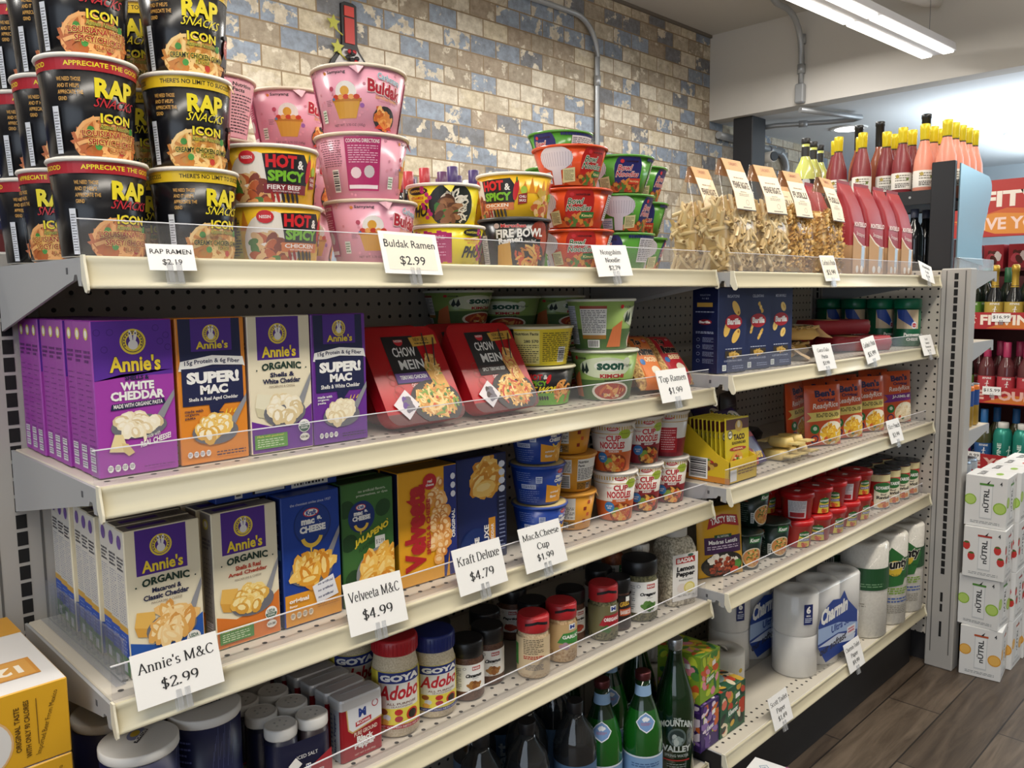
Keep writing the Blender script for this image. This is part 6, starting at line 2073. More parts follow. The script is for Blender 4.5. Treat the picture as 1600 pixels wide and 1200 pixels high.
def packet():
 m, w, h = M(), .098, .132
 m.box(-w / 2, w / 2, -.0018, .0018, 0, h, P('#d3bd2a', .32), .0012)
 a = Art(w / h)
 a.rect(.02, .80, .98, .97, '#5c2c24').up().ell(.55, .85, .16, '#c9a24a', ry=.10, n=14).up().ell(.55, .88, .07, '#e4d6b4', ry=.06, n=10).up()
 a.ell(.18, .72, .10, '#e9e4c9', n=14).up().ring(.18, .72, .10, .02, BLK, 14).text('#1', .12, .70, .25, .75, BLK, bold=.03)
 a.text('TACO', .32, .62, .80, .72, '#3a2014', bold=.05).text('SEASONING MIX', .25, .55, .85, .60, '#4a3018', bold=.02)
 a.ell(.5, .475, .36, '#a8342c', ry=.035, n=18).up().text('ORIGINAL', .30, .46, .72, .49, '#f0e0a0', bold=.02)
 a.ell(.42, .24, .32, '#d9a440', ry=.18, n=20, rot=.7).up()
 a.blobs(.45, .27, .26, .13, ['#4f8a34', '#b8322c', '#c9a34a', '#7a4a24', '#e0d6b0'], 30, .3, 1.2, 4)
 a.ell(.78, .22, .11, '#a8542c', ry=.06, n=12).up()
 a.fine(.12, .05, .9, .10, '#6a4a1c', 2, .5, 3)
 m.decal(a, (-w / 2, -.0018, 0), (w, 0, 0), (0, 0, h))
 return [('packet', m)]
zb3 = ZB[3] + .0014
place('seasoning_display', 'tacob', taco_box, 'yellow open display tray of taco seasoning packets', 'display tray', (1.312, -.376, zb3))
for i in range(9):
 place('seasoning_packet', 'taco', packet, ('yellow taco seasoning packet pulled up in front of the rest', 'yellow taco packet, second in the display tray', 'yellow taco packet, third in the display tray', 'yellow taco packet, fourth in the display tray', 'yellow taco packet, fifth in the display tray', 'yellow taco packet, sixth in the display tray',
            'yellow taco packet, seventh in the display tray', 'yellow taco packet, eighth in the display tray', 'yellow taco packet at the back of the display tray')[i], 'seasoning packet',
   (1.314 if i == 0 else 1.312, -.4275 + .0105 * i, zb3 + (.006 if i == 0 else .0032)), (R_(-3), R_(2 if i == 0 else 0), 0), 'taco seasoning packets')
def street_art():
 a = Art(.8)
 a.poly([(0, 0), (.6, 0), (.35, .3), (0, .5)], '#c0402c').rect(.05, .42, .95, .5, '#b3262f').up()
 a.text('STREET', .12, .52, .62, .72, WHITE, bold=.05, rise=-.1)
 a.ell(.62, .72, .3, '#e4e0dc', ry=.2, n=20).up().blobs(.62, .72, .26, .17, ['#c9a23a', '#b8762c', '#7a5a24', '#d9b85a', '#4f7a34'], 34, .25, 1.3, 2)
 a.text('Kitchens', .15, .1, .75, .25, '#e9c24a', bold=.03, rise=-.04)
 return a
strt = pillow(.105, .155, .036, '#33246a', street_art, None, 7)
place('meal_pouch', 'strt', strt, 'purple and red street-food pouch leaning beside the taco packets', 'food pouch', (1.462, -.392, zb3 + .004), (R_(-38), R_(-3), 0), 'purple pouches')
place('meal_pouch', 'strt', strt, 'purple street-food pouch behind the front purple one', 'food pouch', (1.468, -.335, zb3 + .004), (R_(-38), 0, 0), 'purple pouches')
def bouillon():
 m = M()
 loft(m, [(rrect(.05, .03, .008), .001), (rrect(.062, .036, .01), .012), (rrect(.056, .03, .01), .024)], P('#dcc27a', .4))
 for s in (-1, 1):
  m.box(s * .045 - .012, s * .045 + .012, -.018, .018, .010, .014, P('#e6d08c', .4))
 m.box(-.02, .02, -.012, .012, .024, .0246, P('#c9a858', .5))
 return [('packet', m)]
for i, (x, y, z, f) in enumerate([(1.572, -.384, 0, 84), (1.622, -.382, 0, 78), (1.597, -.384, .0285, 82), (1.672, -.384, 0, 86), (1.648, -.382, .0285, 86)]):
 place('soup_packet', 'bou', bouillon, ('small cream packet nearest the shelf edge by the purple pouch', 'small cream packet beneath the pile', 'small cream packet lying on top of the pile, left', 'small cream packet nearest the orange pouches', 'small cream packet lying on top of the pile, right')[i], 'soup packet', (x, y, zb3 + z), (0, R_(3), R_(f)), 'small cream packets')
def ben_art(rib, txt, rice):
 def fn():
  a = Art(.72)
  a.text("Ben's", .22, .80, .78, .92, '#2c2150', bold=.05, rise=.02).text('Original', .28, .71, .76, .79, '#2c2150', bold=.03)
  a.text('ReadyRice', .16, .58, .86, .70, '#f0e2d8', bold=.02, slant=.12, rise=.03)
  a.poly([(.02, .40), (.12, .47), (.04, .55), (.95, .58), (.95, .44)], rib).up().text(txt, .24, .47, .88, .54, '#4a3a14' if rib != '#7a2a86' else WHITE, bold=.03)
  a.ell(.68, .20, .36, '#e9e2cc', ry=.20, n=22).up().blobs(.68, .19, .33, .17, rice, 60, .17, 2.0, 3)
  a.ell(.20, .28, .11, '#2c7a3c', n=16).up().ell(.2, .29, .05, '#d9e6d0', n=8).up()
  a.ring(.20, .11, .10, .03, '#3a2a5a', 14)
  a.ell(.5, .12, .05, '#c9582c', ry=.03, n=8).ell(.62, .08, .05, '#3a6a34', ry=.025, n=8)
  return a
 return fn
def rice_pouch(art):
 return pillow(.115, .160, .028, '#d0562a', art, None, 4)
YR = ['#e2b83a', '#d9a42c', '#ecca5c', '#c98f24']
benY = rice_pouch(ben_art('#e3cf74', 'ROASTED CHICKEN', YR))
benP = rice_pouch(ben_art('#7a2a86', 'JASMINE', ['#e6d6b4', '#efe2c6', '#d9c49a']))
for x, y, f, lb in [(1.835, -.305, 4, 'orange rice pouch half shown, nearest of the orange row'), (1.822, -.388, -26, 'orange roasted-chicken rice pouch, second of the row'), (1.968, -.388, -24, 'orange roasted-chicken rice pouch, third of the row'),
     (2.118, -.388, -26, 'orange roasted-chicken rice pouch, fourth of the row'), (1.965, -.312, -26, 'orange rice pouch behind the second of the row'), (2.110, -.312, -26, 'orange rice pouch behind the third of the row')]:
 place('rice_pouch', 'benY', benY, lb, 'rice pouch', (x, y, zb3 + .002), (R_(-4), 0, R_(f)), 'orange rice pouches')
for x, y, f, lb in [(2.335, -.388, -24, 'orange jasmine rice pouch with purple ribbon at the right end'), (2.335, -.318, -24, 'orange rice pouch hidden behind the jasmine one')]:
 place('rice_pouch', 'benP', benP, lb, 'rice pouch', (x, y, zb3 + .002), (R_(-4), 0, R_(f)), 'jasmine rice pouches')
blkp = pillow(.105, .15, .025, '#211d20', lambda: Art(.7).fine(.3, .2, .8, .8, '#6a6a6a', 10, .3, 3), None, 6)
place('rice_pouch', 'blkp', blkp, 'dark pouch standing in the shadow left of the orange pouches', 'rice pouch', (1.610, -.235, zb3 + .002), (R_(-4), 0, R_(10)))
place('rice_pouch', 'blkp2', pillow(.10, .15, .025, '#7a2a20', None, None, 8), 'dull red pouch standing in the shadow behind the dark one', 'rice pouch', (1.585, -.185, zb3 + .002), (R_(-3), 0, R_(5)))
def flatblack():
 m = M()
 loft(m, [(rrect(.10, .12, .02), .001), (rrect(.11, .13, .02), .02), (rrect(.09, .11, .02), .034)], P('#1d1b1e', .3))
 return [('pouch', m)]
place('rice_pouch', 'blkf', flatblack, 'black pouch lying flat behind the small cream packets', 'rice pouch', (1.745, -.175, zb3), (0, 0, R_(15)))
# ------------------------------------------------------------------ left bay, fourth shelf: salt and spices
zs = ZA[4] + .0014
def salt():
 b, t, l = M(), M(), M()
 b.lathe([(.0425, 0), (.0435, .002), (.0435, .130)], 40, P('#171c42', .35))
 t.lathe([(.0435, .128), (.0448, .130), (.0448, .1385), (.043, .140)], 40, P('#dedcd8', .5))
 a = Art(2 * pi * .0435 / .128)
 for i in range(14):
  a.poly([(.54 + i * .008, .55 + .3 * (i % 3) / 3), (.541 + i * .008, .55 + .3 * (i % 3) / 3), (.549 + i * .008, .75 + .08 * (i % 4)), (.548 + i * .008, .75 + .08 * (i % 4))], '#6d74a8')
 a.text('SALT', .52, .30, .62, .48, '#d9d6e0', bold=.03)
 a.fine(.35, .1, .45, .9, '#5a629a', 12, .3, 3)
 b.wrap(a, [(.0435, .002), (.0435, .128)], 0, 2 * pi, 40)
 a = Art(1)
 a.ell(.56, .62, .17, '#7a7fa0', ry=.11, n=18, rot=.5).up().ell(.56, .64, .09, '#c9a83a', ry=.06, n=12, rot=.5).up()
 a.poly([(.38, .46), (.70, .62), (.72, .57), (.40, .41)], '#1a1a24').up().text('MORTON', .42, .44, .69, .50, WHITE, bold=.02, rise=.12)
 t.decal(a, (-.044, -.044, .1402), (.088, 0, 0), (0, .088, 0))
 return [('canister', b), ('lid', t)]
for x, y, f, lb in [(.047, -.368, 20, 'navy salt canister nearest the left front of the spice shelf'), (.138, -.345, -30, 'navy salt canister second from the left'), (.020, -.268, 60, 'navy salt canister behind, partly under the shelf bracket')]:
 place('salt_canister', 'salt', salt, lb, 'salt canister', (x + .004 * (x < .03) * 7, y, zs), (0, 0, R_(f)), 'navy salt canisters')
def duo():
 """two little shakers bound by one printed sleeve"""
 out = []
 for s in (-1, 1):
  m, c = M(), M()
  m.lathe([(.0205, 0), (.0215, .002), (.0215, .078)], 28, P('#1b1d30' if s < 0 else '#241a20', .3), cx=s * .0225)
  c.lathe([(.0215, .072), (.0222, .074), (.0222, .086), (.0195, .0885), (.0195, .0875)], 28, P('#d6d4d0', .45), cx=s * .0225)
  for k in range(5):
   t = k * 1.25
   c.lathe([(.0016, .0876), (.0016, .0884)], 6, P('#a5a3a0', .6), cx=s * .0225 + .008 * cos(t), cy=.008 * sin(t))
  out += [('shaker', m, None, [('cap', c)])]
 w = M()
 o = [(-.0225 + .0222 * cos(R_(a)), .0222 * sin(R_(a))) for a in range(90, 271, 15)] + [(.0225 + .0222 * cos(R_(a)), .0222 * sin(R_(a))) for a in range(-90, 91, 15)]
 n = len(o)
 w.add([(x, y, z) for z in (.003, .066) for x, y in o], [(i, (i + 1) % n, n + (i + 1) % n, n + i) for i in range(n)], P('#1a1d38', .3), True)
 a = Art(.045 * 2 / .063)
 a.poly([(.05, 0), (.95, 0), (.95, .62), (.3, .12)], '#a52a34').up()
 a.text('ICED SALT', .38, .60, .72, .68, WHITE).text('BLACK PEPPER', .46, .16, .82, .24, WHITE, bold=.01)
 a.rect(.52, .30, .60, .44, WHITE).up().text('M', .53, .33, .59, .42, '#2a3a8a', bold=.04)
 a.poly([(.24, .52), (.36, .66), (.46, .48), (.34, .34)], WHITE)
 w.decal(a, (-.0445, -.0226, .003), (.089, 0, 0), (0, 0, .063))
 out.append(('sleeve', w))
 return out
for i, (x, y, lb) in enumerate([(.2520, -.372, 'front sleeved pair of salt and pepper shakers'), (.2500, -.322, 'second sleeved pair of salt and pepper shakers'), (.2480, -.272, 'third sleeved pair of salt and pepper shakers'), (.2460, -.222, 'rear sleeved pair of salt and pepper shakers')]):
 place('shaker_pair', 'duo', duo, lb, 'salt and pepper set', (x, y, zs), (0, 0, R_(-6)), 'salt and pepper sets')
def tin():
 b, t = M(), M()
 loft(b, [(rrect(.070, .032, .005), 0), (rrect(.070, .032, .005), .078)], P('#a31f2a', .3, .2), False)
 loft(t, [(rrect(.0715, .0335, .006), .077), (rrect(.0715, .0335, .006), .089), (rrect(.069, .031, .006), .092)], P('#d3d3d4', .3, .3), False)
 t.box(-.022, .03, .004, .0052, .0922, .0928, P('#9a9a9c', .4))
 a = Art(.07 / .078)
 a.poly([(.12, 1), (.16, .58), (.26, .50), (.98, .62), (.98, 1)], '#c9a86a').up().poly([(.15, 1), (.185, .60), (.27, .53), (.98, .65), (.98, 1)], '#dcdde0').up()
 a.rect(.40, .72, .62, .96, '#dcdde0').up().text('M', .42, .76, .60, .93, '#1f3a8a', bold=.05).poly([(.34, .60), (.72, .64), (.72, .73), (.34, .69)], '#b3202c').up().text('McCormick', .37, .63, .69, .69, WHITE, bold=.02, rise=.02)
 a.ring(.82, .93, .08, .02, '#b3404a', 14)
 a.text('PURE GROUND', .30, .42, .86, .50, '#ecd9c9', bold=.02, rise=.03).text('Black', .36, .29, .76, .41, WHITE, bold=.05).text('Pepper', .30, .15, .80, .29, WHITE, bold=.05)
 a.text('NET WT 3 OZ (85g)', .3, .05, .8, .09, '#ecd9c9')
 b.decal(a, (-.035, -.016, 0), (.07, 0, 0), (0, 0, .078))
 a = Art(.4)
 a.rect(0, 0, 1, 1, '#b9bdc8').up().text('Black Pepper', .35, .1, .65, .9, '#1f2a6a', rot=90, bold=.03).fine(.05, .1, .25, .9, '#5a6a9a', 9, .4, 3)
 b.decal(a, (-.035, .012, 0), (0, -.024, 0), (0, 0, .078))
 return [('tin', b), ('lid', t)]
for i in range(6):
 place('pepper_tin', 'tin', tin, ('red and white black pepper tin, front of its row', 'second black pepper tin from the front', 'third black pepper tin from the front', 'fourth black pepper tin from the front', 'fifth black pepper tin from the front', 'rearmost black pepper tin')[i],
   'pepper tin', (.3480 - .002 * i, -.372 + .0365 * i, zs), (0, 0, R_((-1, 2, 0, -2, 1, 0)[i])), 'black pepper tins')
def jar(r, h, hc, fill, capc, label=None, lz=(.1, .7), neck=.9, caprib=True, flip=None, n=36, art=None, capr=None, lab=WHITE, foot=.0):
 """spice jar: filled clear body, ribbed cap and a printed label band"""
 def fn():
  b, c = M(), M()
  hb = h - hc
  b.lathe([(r * .9, 0), (r, .004), (r, hb * .80), (r * neck, hb * .93), (r * neck, hb + .003)], n, fill, True)
  cr = capr or r * .96
  cm = P(capc, .35)
  c.lathe([(cr, hb), (cr * 1.02, hb + .001), (cr * 1.02, h - .003), (cr * .95, h)], n, cm, True)
  if caprib:
   for i in range(n):
    t = 2 * pi * i / n
    c.lathe([(.0008, hb + .002), (.0008, h - .005)], 4, cm, cx=cr * 1.02 * sin(t), cy=-cr * 1.02 * cos(t), cap=False)
  if flip:
   c.lathe([(cr * .95, h - .0005), (cr * .9, h + .0012)], n, P(flip, .4), True)
   a = Art(6)
   a.poly([(.2, .45), (.5, .62), (.8, .45), (.8, .62), (.5, .8), (.2, .62)], BLACK)
   c.wrap(a, [(cr * 1.02, hb), (cr * 1.02, h)], 0, 2.6, n)
  out = [('jar', b), ('cap', c)]
  if art:
   l = M()
   z0, z1 = hb * lz[0], hb * lz[1]
   l.lathe([(r + .0004, z0), (r + .0004, z1)], n, P(lab, .45), True, cap=False)
   l.wrap(art(), [(r + .0005, z0), (r + .0005, z1)], 0, 2 * pi, n)
   out.append(('label', l))
  return out
 return fn
def goya_art(c2):
 def fn():
  a = Art(2 * pi * .036 / .1)
  a.rect(.34, 0, .69, 1, '#e3d452').rect(.30, .1, .34, 1, '#c9b83a').up()
  a.rect(.365, .36, .66, .84, '#dcdad2').up()
  a.rect(.36, .80, .68, .99, '#1f2f7a').up().text('GOYA', .375, .83, .665, .95, WHITE, bold=.06)
  a.text('Adobo', .37, .50, .665, .76, '#b8202c', bold=.03, slant=.08, rise=.03)
  a.text('ALL PURPOSE', .42, .42, .63, .46, '#6a3a1c', bold=.02).text('SEASONING', .45, .375, .60, .405, '#6a3a1c')
  for x, y, c in ((.40, .30, '#8a4a24'), (.50, .29, '#c0302c'), (.42, .20, '#c9ccd4'), (.50, .17, '#b3424a'), (.405, .12, '#d9a44a')):
   a.ell(x, y, .028, c, ry=.055, n=10)
  a.ell(.60, .22, .048, '#c23a24', ry=.11, n=18).up().ell(.60, .22, .034, '#2a2620', ry=.08, n=14).up()
  a.rect(.34, 0, .69, .07, c2).up().text('NET WT./PESO NETO 16.5 oz', .37, .015, .66, .05, WHITE)
  return a
 return fn
ado = speckle('adobo_powder', '#c9b898', '#e0d2b6', 500, .6)
gR = jar(.0355, .150, .024, ado, '#b3202a', art=goya_art('#b3202c'), lz=(.12, .82), lab='#dccb48')
gB = jar(.0350, .132, .026, ado, '#1c2a6e', art=goya_art('#1f2f7a'), lz=(.12, .82), lab='#dccb48')
place('seasoning_jar', 'gR', gR, 'tall yellow-labelled all purpose seasoning jar with red cap, front', 'seasoning jar', (.430, -.358, zs), (0, 0, R_(-30)), 'red-capped seasoning jars')
place('seasoning_jar', 'gR', gR, 'yellow-labelled seasoning jar half hidden behind the red-capped front jar', 'seasoning jar', (.416, -.262, zs), (0, 0, R_(-30)), 'red-capped seasoning jars')
place('seasoning_jar', 'gB', gB, 'yellow-labelled seasoning jar with ribbed blue cap', 'seasoning jar', (.507, -.356, zs), (0, 0, R_(-26)))
def badia(name, sub, pic):
 def fn():
  a = Art(2 * pi * .03 / .06)
  a.ring(.43, .86, .016, .004, '#7a7a80', 10)
  a.rect(.50, .78, .585, .92, '#b3302c').up().text('BADIA', .505, .81, .58, .89, WHITE, bold=.04)
  a.text(name, .44, .52, .60, .66, BLK, bold=.05, slant=.06).text(sub, .50, .46, .56, .50, BLK)
  a.blobs(.52, .22, .075, .14, pic, 14, .5, 1.6, 3)
  a.text('Net Wt. 2 oz', .47, .03, .57, .07, BLK)
  a.fine(.3, .1, .40, .9, '#6a6a70', 12, .35, 3)
  return a
 return fn
cinm = speckle('cinnamon_powder', '#5a3a2c', '#74503c', 400, .5)
cin = jar(.0285, .098, .026, cinm, '#17171a', art=badia('Cinnamon', 'Ground', ['#7a4a24', '#8f5a2c', '#a5743c']), lz=(.24, .86), caprib=False)
for x, y, f, lb in [(.576, -.358, -24, 'cinnamon jar with black cap, front left of the pair'), (.637, -.343, -30, 'cinnamon jar with black cap, right of the pair')]:
 place('spice_jar', 'cin', cin, lb, 'spice jar', (x, y, zs), (0, 0, R_(f)), 'cinnamon jars')
garm = speckle('garlic_granules', '#c4a882', '#dcc6a2', 350, .6)
blk_ = jar(.0285, .098, .026, cinm, '#17171a', art=badia('Paprika', 'Ground', ['#a3302a', '#b8442c']), lz=(.24, .86), caprib=False)
blg_ = jar(.0285, .098, .026, garm, '#17171a', art=lambda: Art(3).fine(.3, .05, .7, .95, '#55555a', 16, .35, 3), lz=(.24, .86), caprib=False)
for x, y, f, k, lb in [(.585, -.265, 0, blk_, 'black-capped jar behind the left cinnamon jar'), (.680, -.290, -40, blg_, 'black-capped jar with pale powder behind the right cinnamon jar'),
      (.775, -.318, -60, blk_, 'black-capped jar behind the nearest red-capped jar'), (.795, -.245, -60, blk_, 'black-capped jar, second behind the nearest red-capped jar'), (.835, -.185, -60, blk_, 'black-capped jar, third behind the nearest red-capped jar'),
      (.868, -.330, -20, blk_, 'paprika jar with black cap between two red-capped jars'), (1.000, -.292, 0, blk_, 'black-capped jar behind the dark grill seasoning')]:
 place('spice_jar', 'blk' if k is blk_ else 'blg', k, lb, 'spice jar', (x, y, zs), (0, 0, R_(f)), 'black-capped spice jars')
def mcc_art(txt, c, pic, back=False):
 def fn():
  a = Art(2 * pi * .028 / .07)
  if back:
   a.fine(.36, .55, .56, .98, '#5a4a3a', 9, .4, 3).fine(.36, .42, .56, .52, '#b3302c', 2, .6, 4).fine(.38, .12, .56, .28, '#5a5a66', 4, .4, 5)
   a.rect(.22, .2, .29, .8, '#3f8a3f')
   return a
  a.rect(.52, .78, .60, 1, '#e4e6ea').up().text('M', .53, .82, .59, .96, '#1f3a8a', bold=.05)
  a.poly([(.40, .30), (.66, .20), (.66, .70), (.46, .66)], c).up().text(txt, .45, .44, .64, .58, WHITE, bold=.04)
  a.blobs(.47, .16, .07, .13, pic, 10, .5, 1.2, 4)
  return a
 return fn
org = speckle('dried_oregano', '#4a4a30', '#86805a', 260, .7, 4)
salt_g = speckle('garlic_salt', '#b08a5c', '#d9bd92', 220, .6, 4)
bro = speckle('brown_rub', '#4a2a1e', '#6e4430', 300, .5)
RC = '#b3262c'
place('spice_jar', 'mc1', jar(.0290, .108, .027, garm, RC, art=mcc_art('', '', [], True), lz=(.1, .9), caprib=False, flip=RC, lab='#d3bd98'), 'red-capped jar of pale powder turned to its back label, nearest', 'spice jar', (.709, -.383, zs), (0, 0, R_(-30)))
place('spice_jar', 'mc2', jar(.0290, .106, .027, salt_g, RC, art=mcc_art('GARLIC', '#3f8a3f', ['#d9c9d0', '#b394a5']), lz=(.3, .9), caprib=False, flip=RC, lab='#c8a878'), 'red-capped jar of coarse garlic salt with green label', 'spice jar', (.790, -.376, zs), (0, 0, R_(-26)))
place('spice_jar', 'mc3', jar(.0290, .106, .030, org, RC, art=mcc_art('OREGANO', '#a8202c', ['#4f7a34', '#3f6a2c']), lz=(.2, .9), caprib=False, flip=RC, lab='#6e6a48'), 'red-capped jar of dried oregano leaves', 'spice jar', (.916, -.372, zs), (0, 0, R_(-30)))
def grill_art():
 a = Art(2 * pi * .024 / .06)
 a.rect(.36, .05, .66, .98, '#2a1c1c').rect(.36, .92, .66, 1, '#1a1a1c').up()
 a.text('GRILL', .46, .66, .60, .80, '#dcae3c', bold=.04, rise=.05).rect(.46, .40, .64, .60, '#c9582c').up().text('BARBECUE', .47, .44, .63, .56, WHITE, bold=.03)
 a.rect(.54, .82, .60, .96, WHITE)
 return a
place('spice_jar', 'grl', jar(.0245, .103, .028, bro, '#19191c', art=grill_art, lz=(.04, .95), caprib=False, lab='#3a2420'), 'slim dark grill seasoning jar with black cap', 'spice jar', (.972, -.366, zs), (0, 0, R_(-32)))
place('spice_jar', 'bor', jar(.0375, .124, .030, org, '#17171a', art=badia('Oregano', 'Oregano', ['#4f7a34', '#3f6a2c', '#5f8a44']), lz=(.2, .88), caprib=False), 'wide jar of oregano with black cap and white label', 'spice jar', (1.046, -.362, zs), (0, 0, R_(-30)))
def hot_bottle():
 b, c, l = M(), M(), M()
 b.lathe([(.024, 0), (.0265, .004), (.0265, .045), (.0235, .05), (.0265, .056), (.0265, .085), (.022, .1), (.0165, .108), (.0165, .116)], 28, speckle('chili_powder', '#7a3a1c', '#9a5228', 300, .45), True)
 c.lathe([(.0175, .113), (.018, .115), (.018, .130), (.016, .132)], 24, P('#dedbd4', .45), True)
 for i in range(18):
  c.lathe([(.0009, .115), (.0009, .129)], 4, P('#dedbd4', .45), cx=.018 * sin(i * .35), cy=-.018 * cos(i * .35), cap=False)
 l.lathe([(.0268, .057), (.0268, .085)], 28, P('#d9d5cc', .5), True, cap=False)
 a = Art(5)
 a.rect(.54, 0, .74, 1, '#1f6a3a').up().bars(.36, .1, .50, .9, 3, True).fine(.56, .2, .72, .8, '#c9d9c4', 3, .5, 2)
 l.wrap(a, [(.0269, .057), (.0269, .085)], 0, 2 * pi, 28)
 return [('bottle', b), ('cap', c), ('label', l)]
place('sauce_bottle', 'hotb', hot_bottle, 'small brown bottle with white ribbed cap beside the tall square jar', 'spice bottle', (1.104, -.322, zs), (0, 0, R_(-40)), 'white-capped bottles')
place('sauce_bottle', 'hotb', hot_bottle, 'white-capped bottle behind the wide oregano jar', 'spice bottle', (1.078, -.270, zs), (0, 0, R_(-40)), 'white-capped bottles')
def lemon():
 b, l, c = M(), M(), M()
 f = speckle('lemon_pepper', '#8a8270', '#cfc6b0', 240, .6, 4, c3='#b5ab95')
 loft(b, [(rrect(.070, .070, .012), 0), (rrect(.072, .072, .012), .004), (rrect(.072, .072, .012), .118), (rrect(.060, .060, .014), .138), (rrect(.046, .046, .02), .146)], f, True)
 c.lathe([(.026, .145), (.0265, .147), (.0265, .163), (.024, .165)], 28, P('#c9c6be', .4), True)
 l.box(-.034, .034, -.0366, -.0362, .012, .112, P('#e9e6e0', .5))
 a = Art(.68)
 a.rect(.12, .80, .88, .93, '#b3302c').up().text('BADIA', .17, .82, .83, .91, WHITE, bold=.04).ell(.7, .96, .12, '#3f6a5a', ry=.03, n=10)
 a.text('Lemon', .16, .63, .86, .74, BLK, bold=.05, slant=.05).text('Pepper', .14, .49, .88, .62, BLK, bold=.05, slant=.05).text('Pimienta Limon', .25, .42, .8, .46, BLK)
 a.ell(.35, .27, .18, '#e3d8d0', ry=.10, n=12).ell(.66, .26, .22, '#dccb6a', ry=.12, n=16).up().ell(.66, .26, .17, '#e9dea0', ry=.09, n=14)
 a.text('Net Wt. 24 oz', .2, .08, .85, .12, BLK)
 l.decal(a, (-.034, -.0366, .012), (.068, 0, 0), (0, 0, .10))
 return [('jar', b), ('cap', c), ('label', l)]
place('spice_jar', 'lem', lemon, 'large square jar of lemon pepper at the shelf end', 'spice jar', (1.168, -.364, zs), (0, 0, R_(-16)))
# ------------------------------------------------------------------ left bay, base: water bottles
za5 = ZA[5] + .0014
def bottle(prof, mats, n, cap, label=None, lart=None, lspan=2 * pi, lz=None, extra=None):
 def fn():
  b, c = M(), M()
  b.lathe(prof, n, mats, True)
  c.lathe(cap[0], n, P(*cap[1]), True)
  out = [('bottle', b), ('cap', c)]
  if label:
   l = M()
   l.lathe(label[0], n, P(label[1], .45), True, cap=False)
   if lart:
    l.wrap(lart(), [(r + .0002, z) for r, z in label[0][:2]], 0, 2 * pi, n)
   out.append(('label', l))
  if extra:
   for nm, pr, col in extra:
    q = M()
    q.lathe(pr, n, P(col, .4), True, cap=False)
    out.append((nm, q))
  return out
 return fn
gl = P('#0d2a12', .05, 0, .6, .5)
gl2 = P('#155a1a', .05, 0, .6, .5)
def pell_art():
 a = Art(2 * pi * .04 / .07)
 a.rect(.0, .96, 1, 1, '#dfe6ee').rect(0, 0, 1, .06, '#dfe6ee').up()
 a.text('S.PELLEGRINO', .36, .42, .64, .62, '#1f2a4a', bold=.04).fine(.38, .72, .62, .84, '#3a5a8a', 2, .4, 3).text('SPARKLING NATURAL MINERAL WATER', .37, .28, .63, .34, '#3a5a8a')
 return a
def pell():
 out = bottle([(.036, 0), (.040, .005), (.040, .135), (.038, .165), (.026, .205), (.0155, .235), (.0145, .262)], [gl2] * 3 + [gl2, gl, gl], 36, ([(.0150, .262), (.0158, .264), (.0158, .276), (.0145, .278)], ('#5a2a2c', .3, .6)),
     ([(.0404, .035), (.0404, .118)], '#7fa4cc'), pell_art, extra=[('neck_label', [(.0172, .228), (.0150, .252)], '#8fb0d4')])()
 m = M()
 a = Art(1)
 pts = [(.5, 1), (.8, .8), (1, .5), (.8, .2), (.5, 0), (.2, .2), (0, .5), (.2, .8)]
 a.poly(pts, '#dfe3ea').up().poly([(.5 + (x - .5) * .88, .5 + (y - .5) * .88) for x, y in pts], '#6f93c4').up()
 a.blobs(.5, .66, .2, .12, ['#dfe3ea'], 10, .5, 1.2, 3).fine(.25, .36, .75, .5, '#b3505a', 3, .4, 3)
 m.wrap(a, [(.0380, .1655), (.0265, .2035)], 0, 1.25, 36, lift=.0006)
 return out + [('shoulder_badge', m)]
def mtn():
 out = bottle([(.038, 0), (.042, .005), (.042, .150), (.036, .185), (.020, .235), (.0145, .265), (.0140, .282)], gl, 36, ([(.0148, .274), (.0156, .276), (.0156, .296), (.0145, .298)], ('#b9bbbd', .25, .8)))()
 m = M()
 a = Art(2 * pi * .042 / .12)
 a.text('THE', .47, .90, .53, .95, '#b9c2bf', bold=.03).text('MOUNTAIN', .36, .72, .64, .84, '#c9d0cd', bold=.04, arch=.08)
 a.ell(.5, .60, .075, '#5a6a68', n=20).up().ell(.5, .60, .06, '#2a3a38', n=18).up().blobs(.5, .58, .045, .10, ['#8a9a98', '#b9c4c0'], 8, .4, 1.3, 2)
 a.text('VALLEY', .38, .34, .62, .45, '#c9d0cd', bold=.04).text('SPRING WATER', .40, .25, .60, .30, '#a9b2ae', bold=.02)
 a.rect(.39, .18, .61, .205, '#a8302c').fine(.42, .06, .58, .14, '#8a9290', 2, .4, 3)
 m.wrap(a, [(.0422, .020), (.0422, .145)], 0, 2 * pi, 36)
 return out + [('printed_label', m)]
pet = clear('water_pet', '#93a0a8', .07, .04, .02)
def smart():
 out = bottle([(.036, 0), (.041, .006), (.041, .185), (.034, .215), (.017, .238), (.0145, .25)], pet, 36, ([(.0150, .248), (.0158, .25), (.0158, .268), (.0150, .27)], ('#1d1d20', .4)), ([(.0413, .05), (.0413, .160)], '#4c6a8c'))()
 m = M()
 a = Art(2 * pi * .041 / .11)
 a.text('smart', .50, .05, .58, .85, '#cfd4d8', bold=.04, rot=90).text('water', .585, .10, .62, .60, '#cfd4d8', rot=90).ell(.40, .2, .06, '#2a3a58', n=14)
 m.wrap(a, [(.0415, .05), (.0415, .160)], 0, 2 * pi, 36)
 return out + [('printed_label', m)]
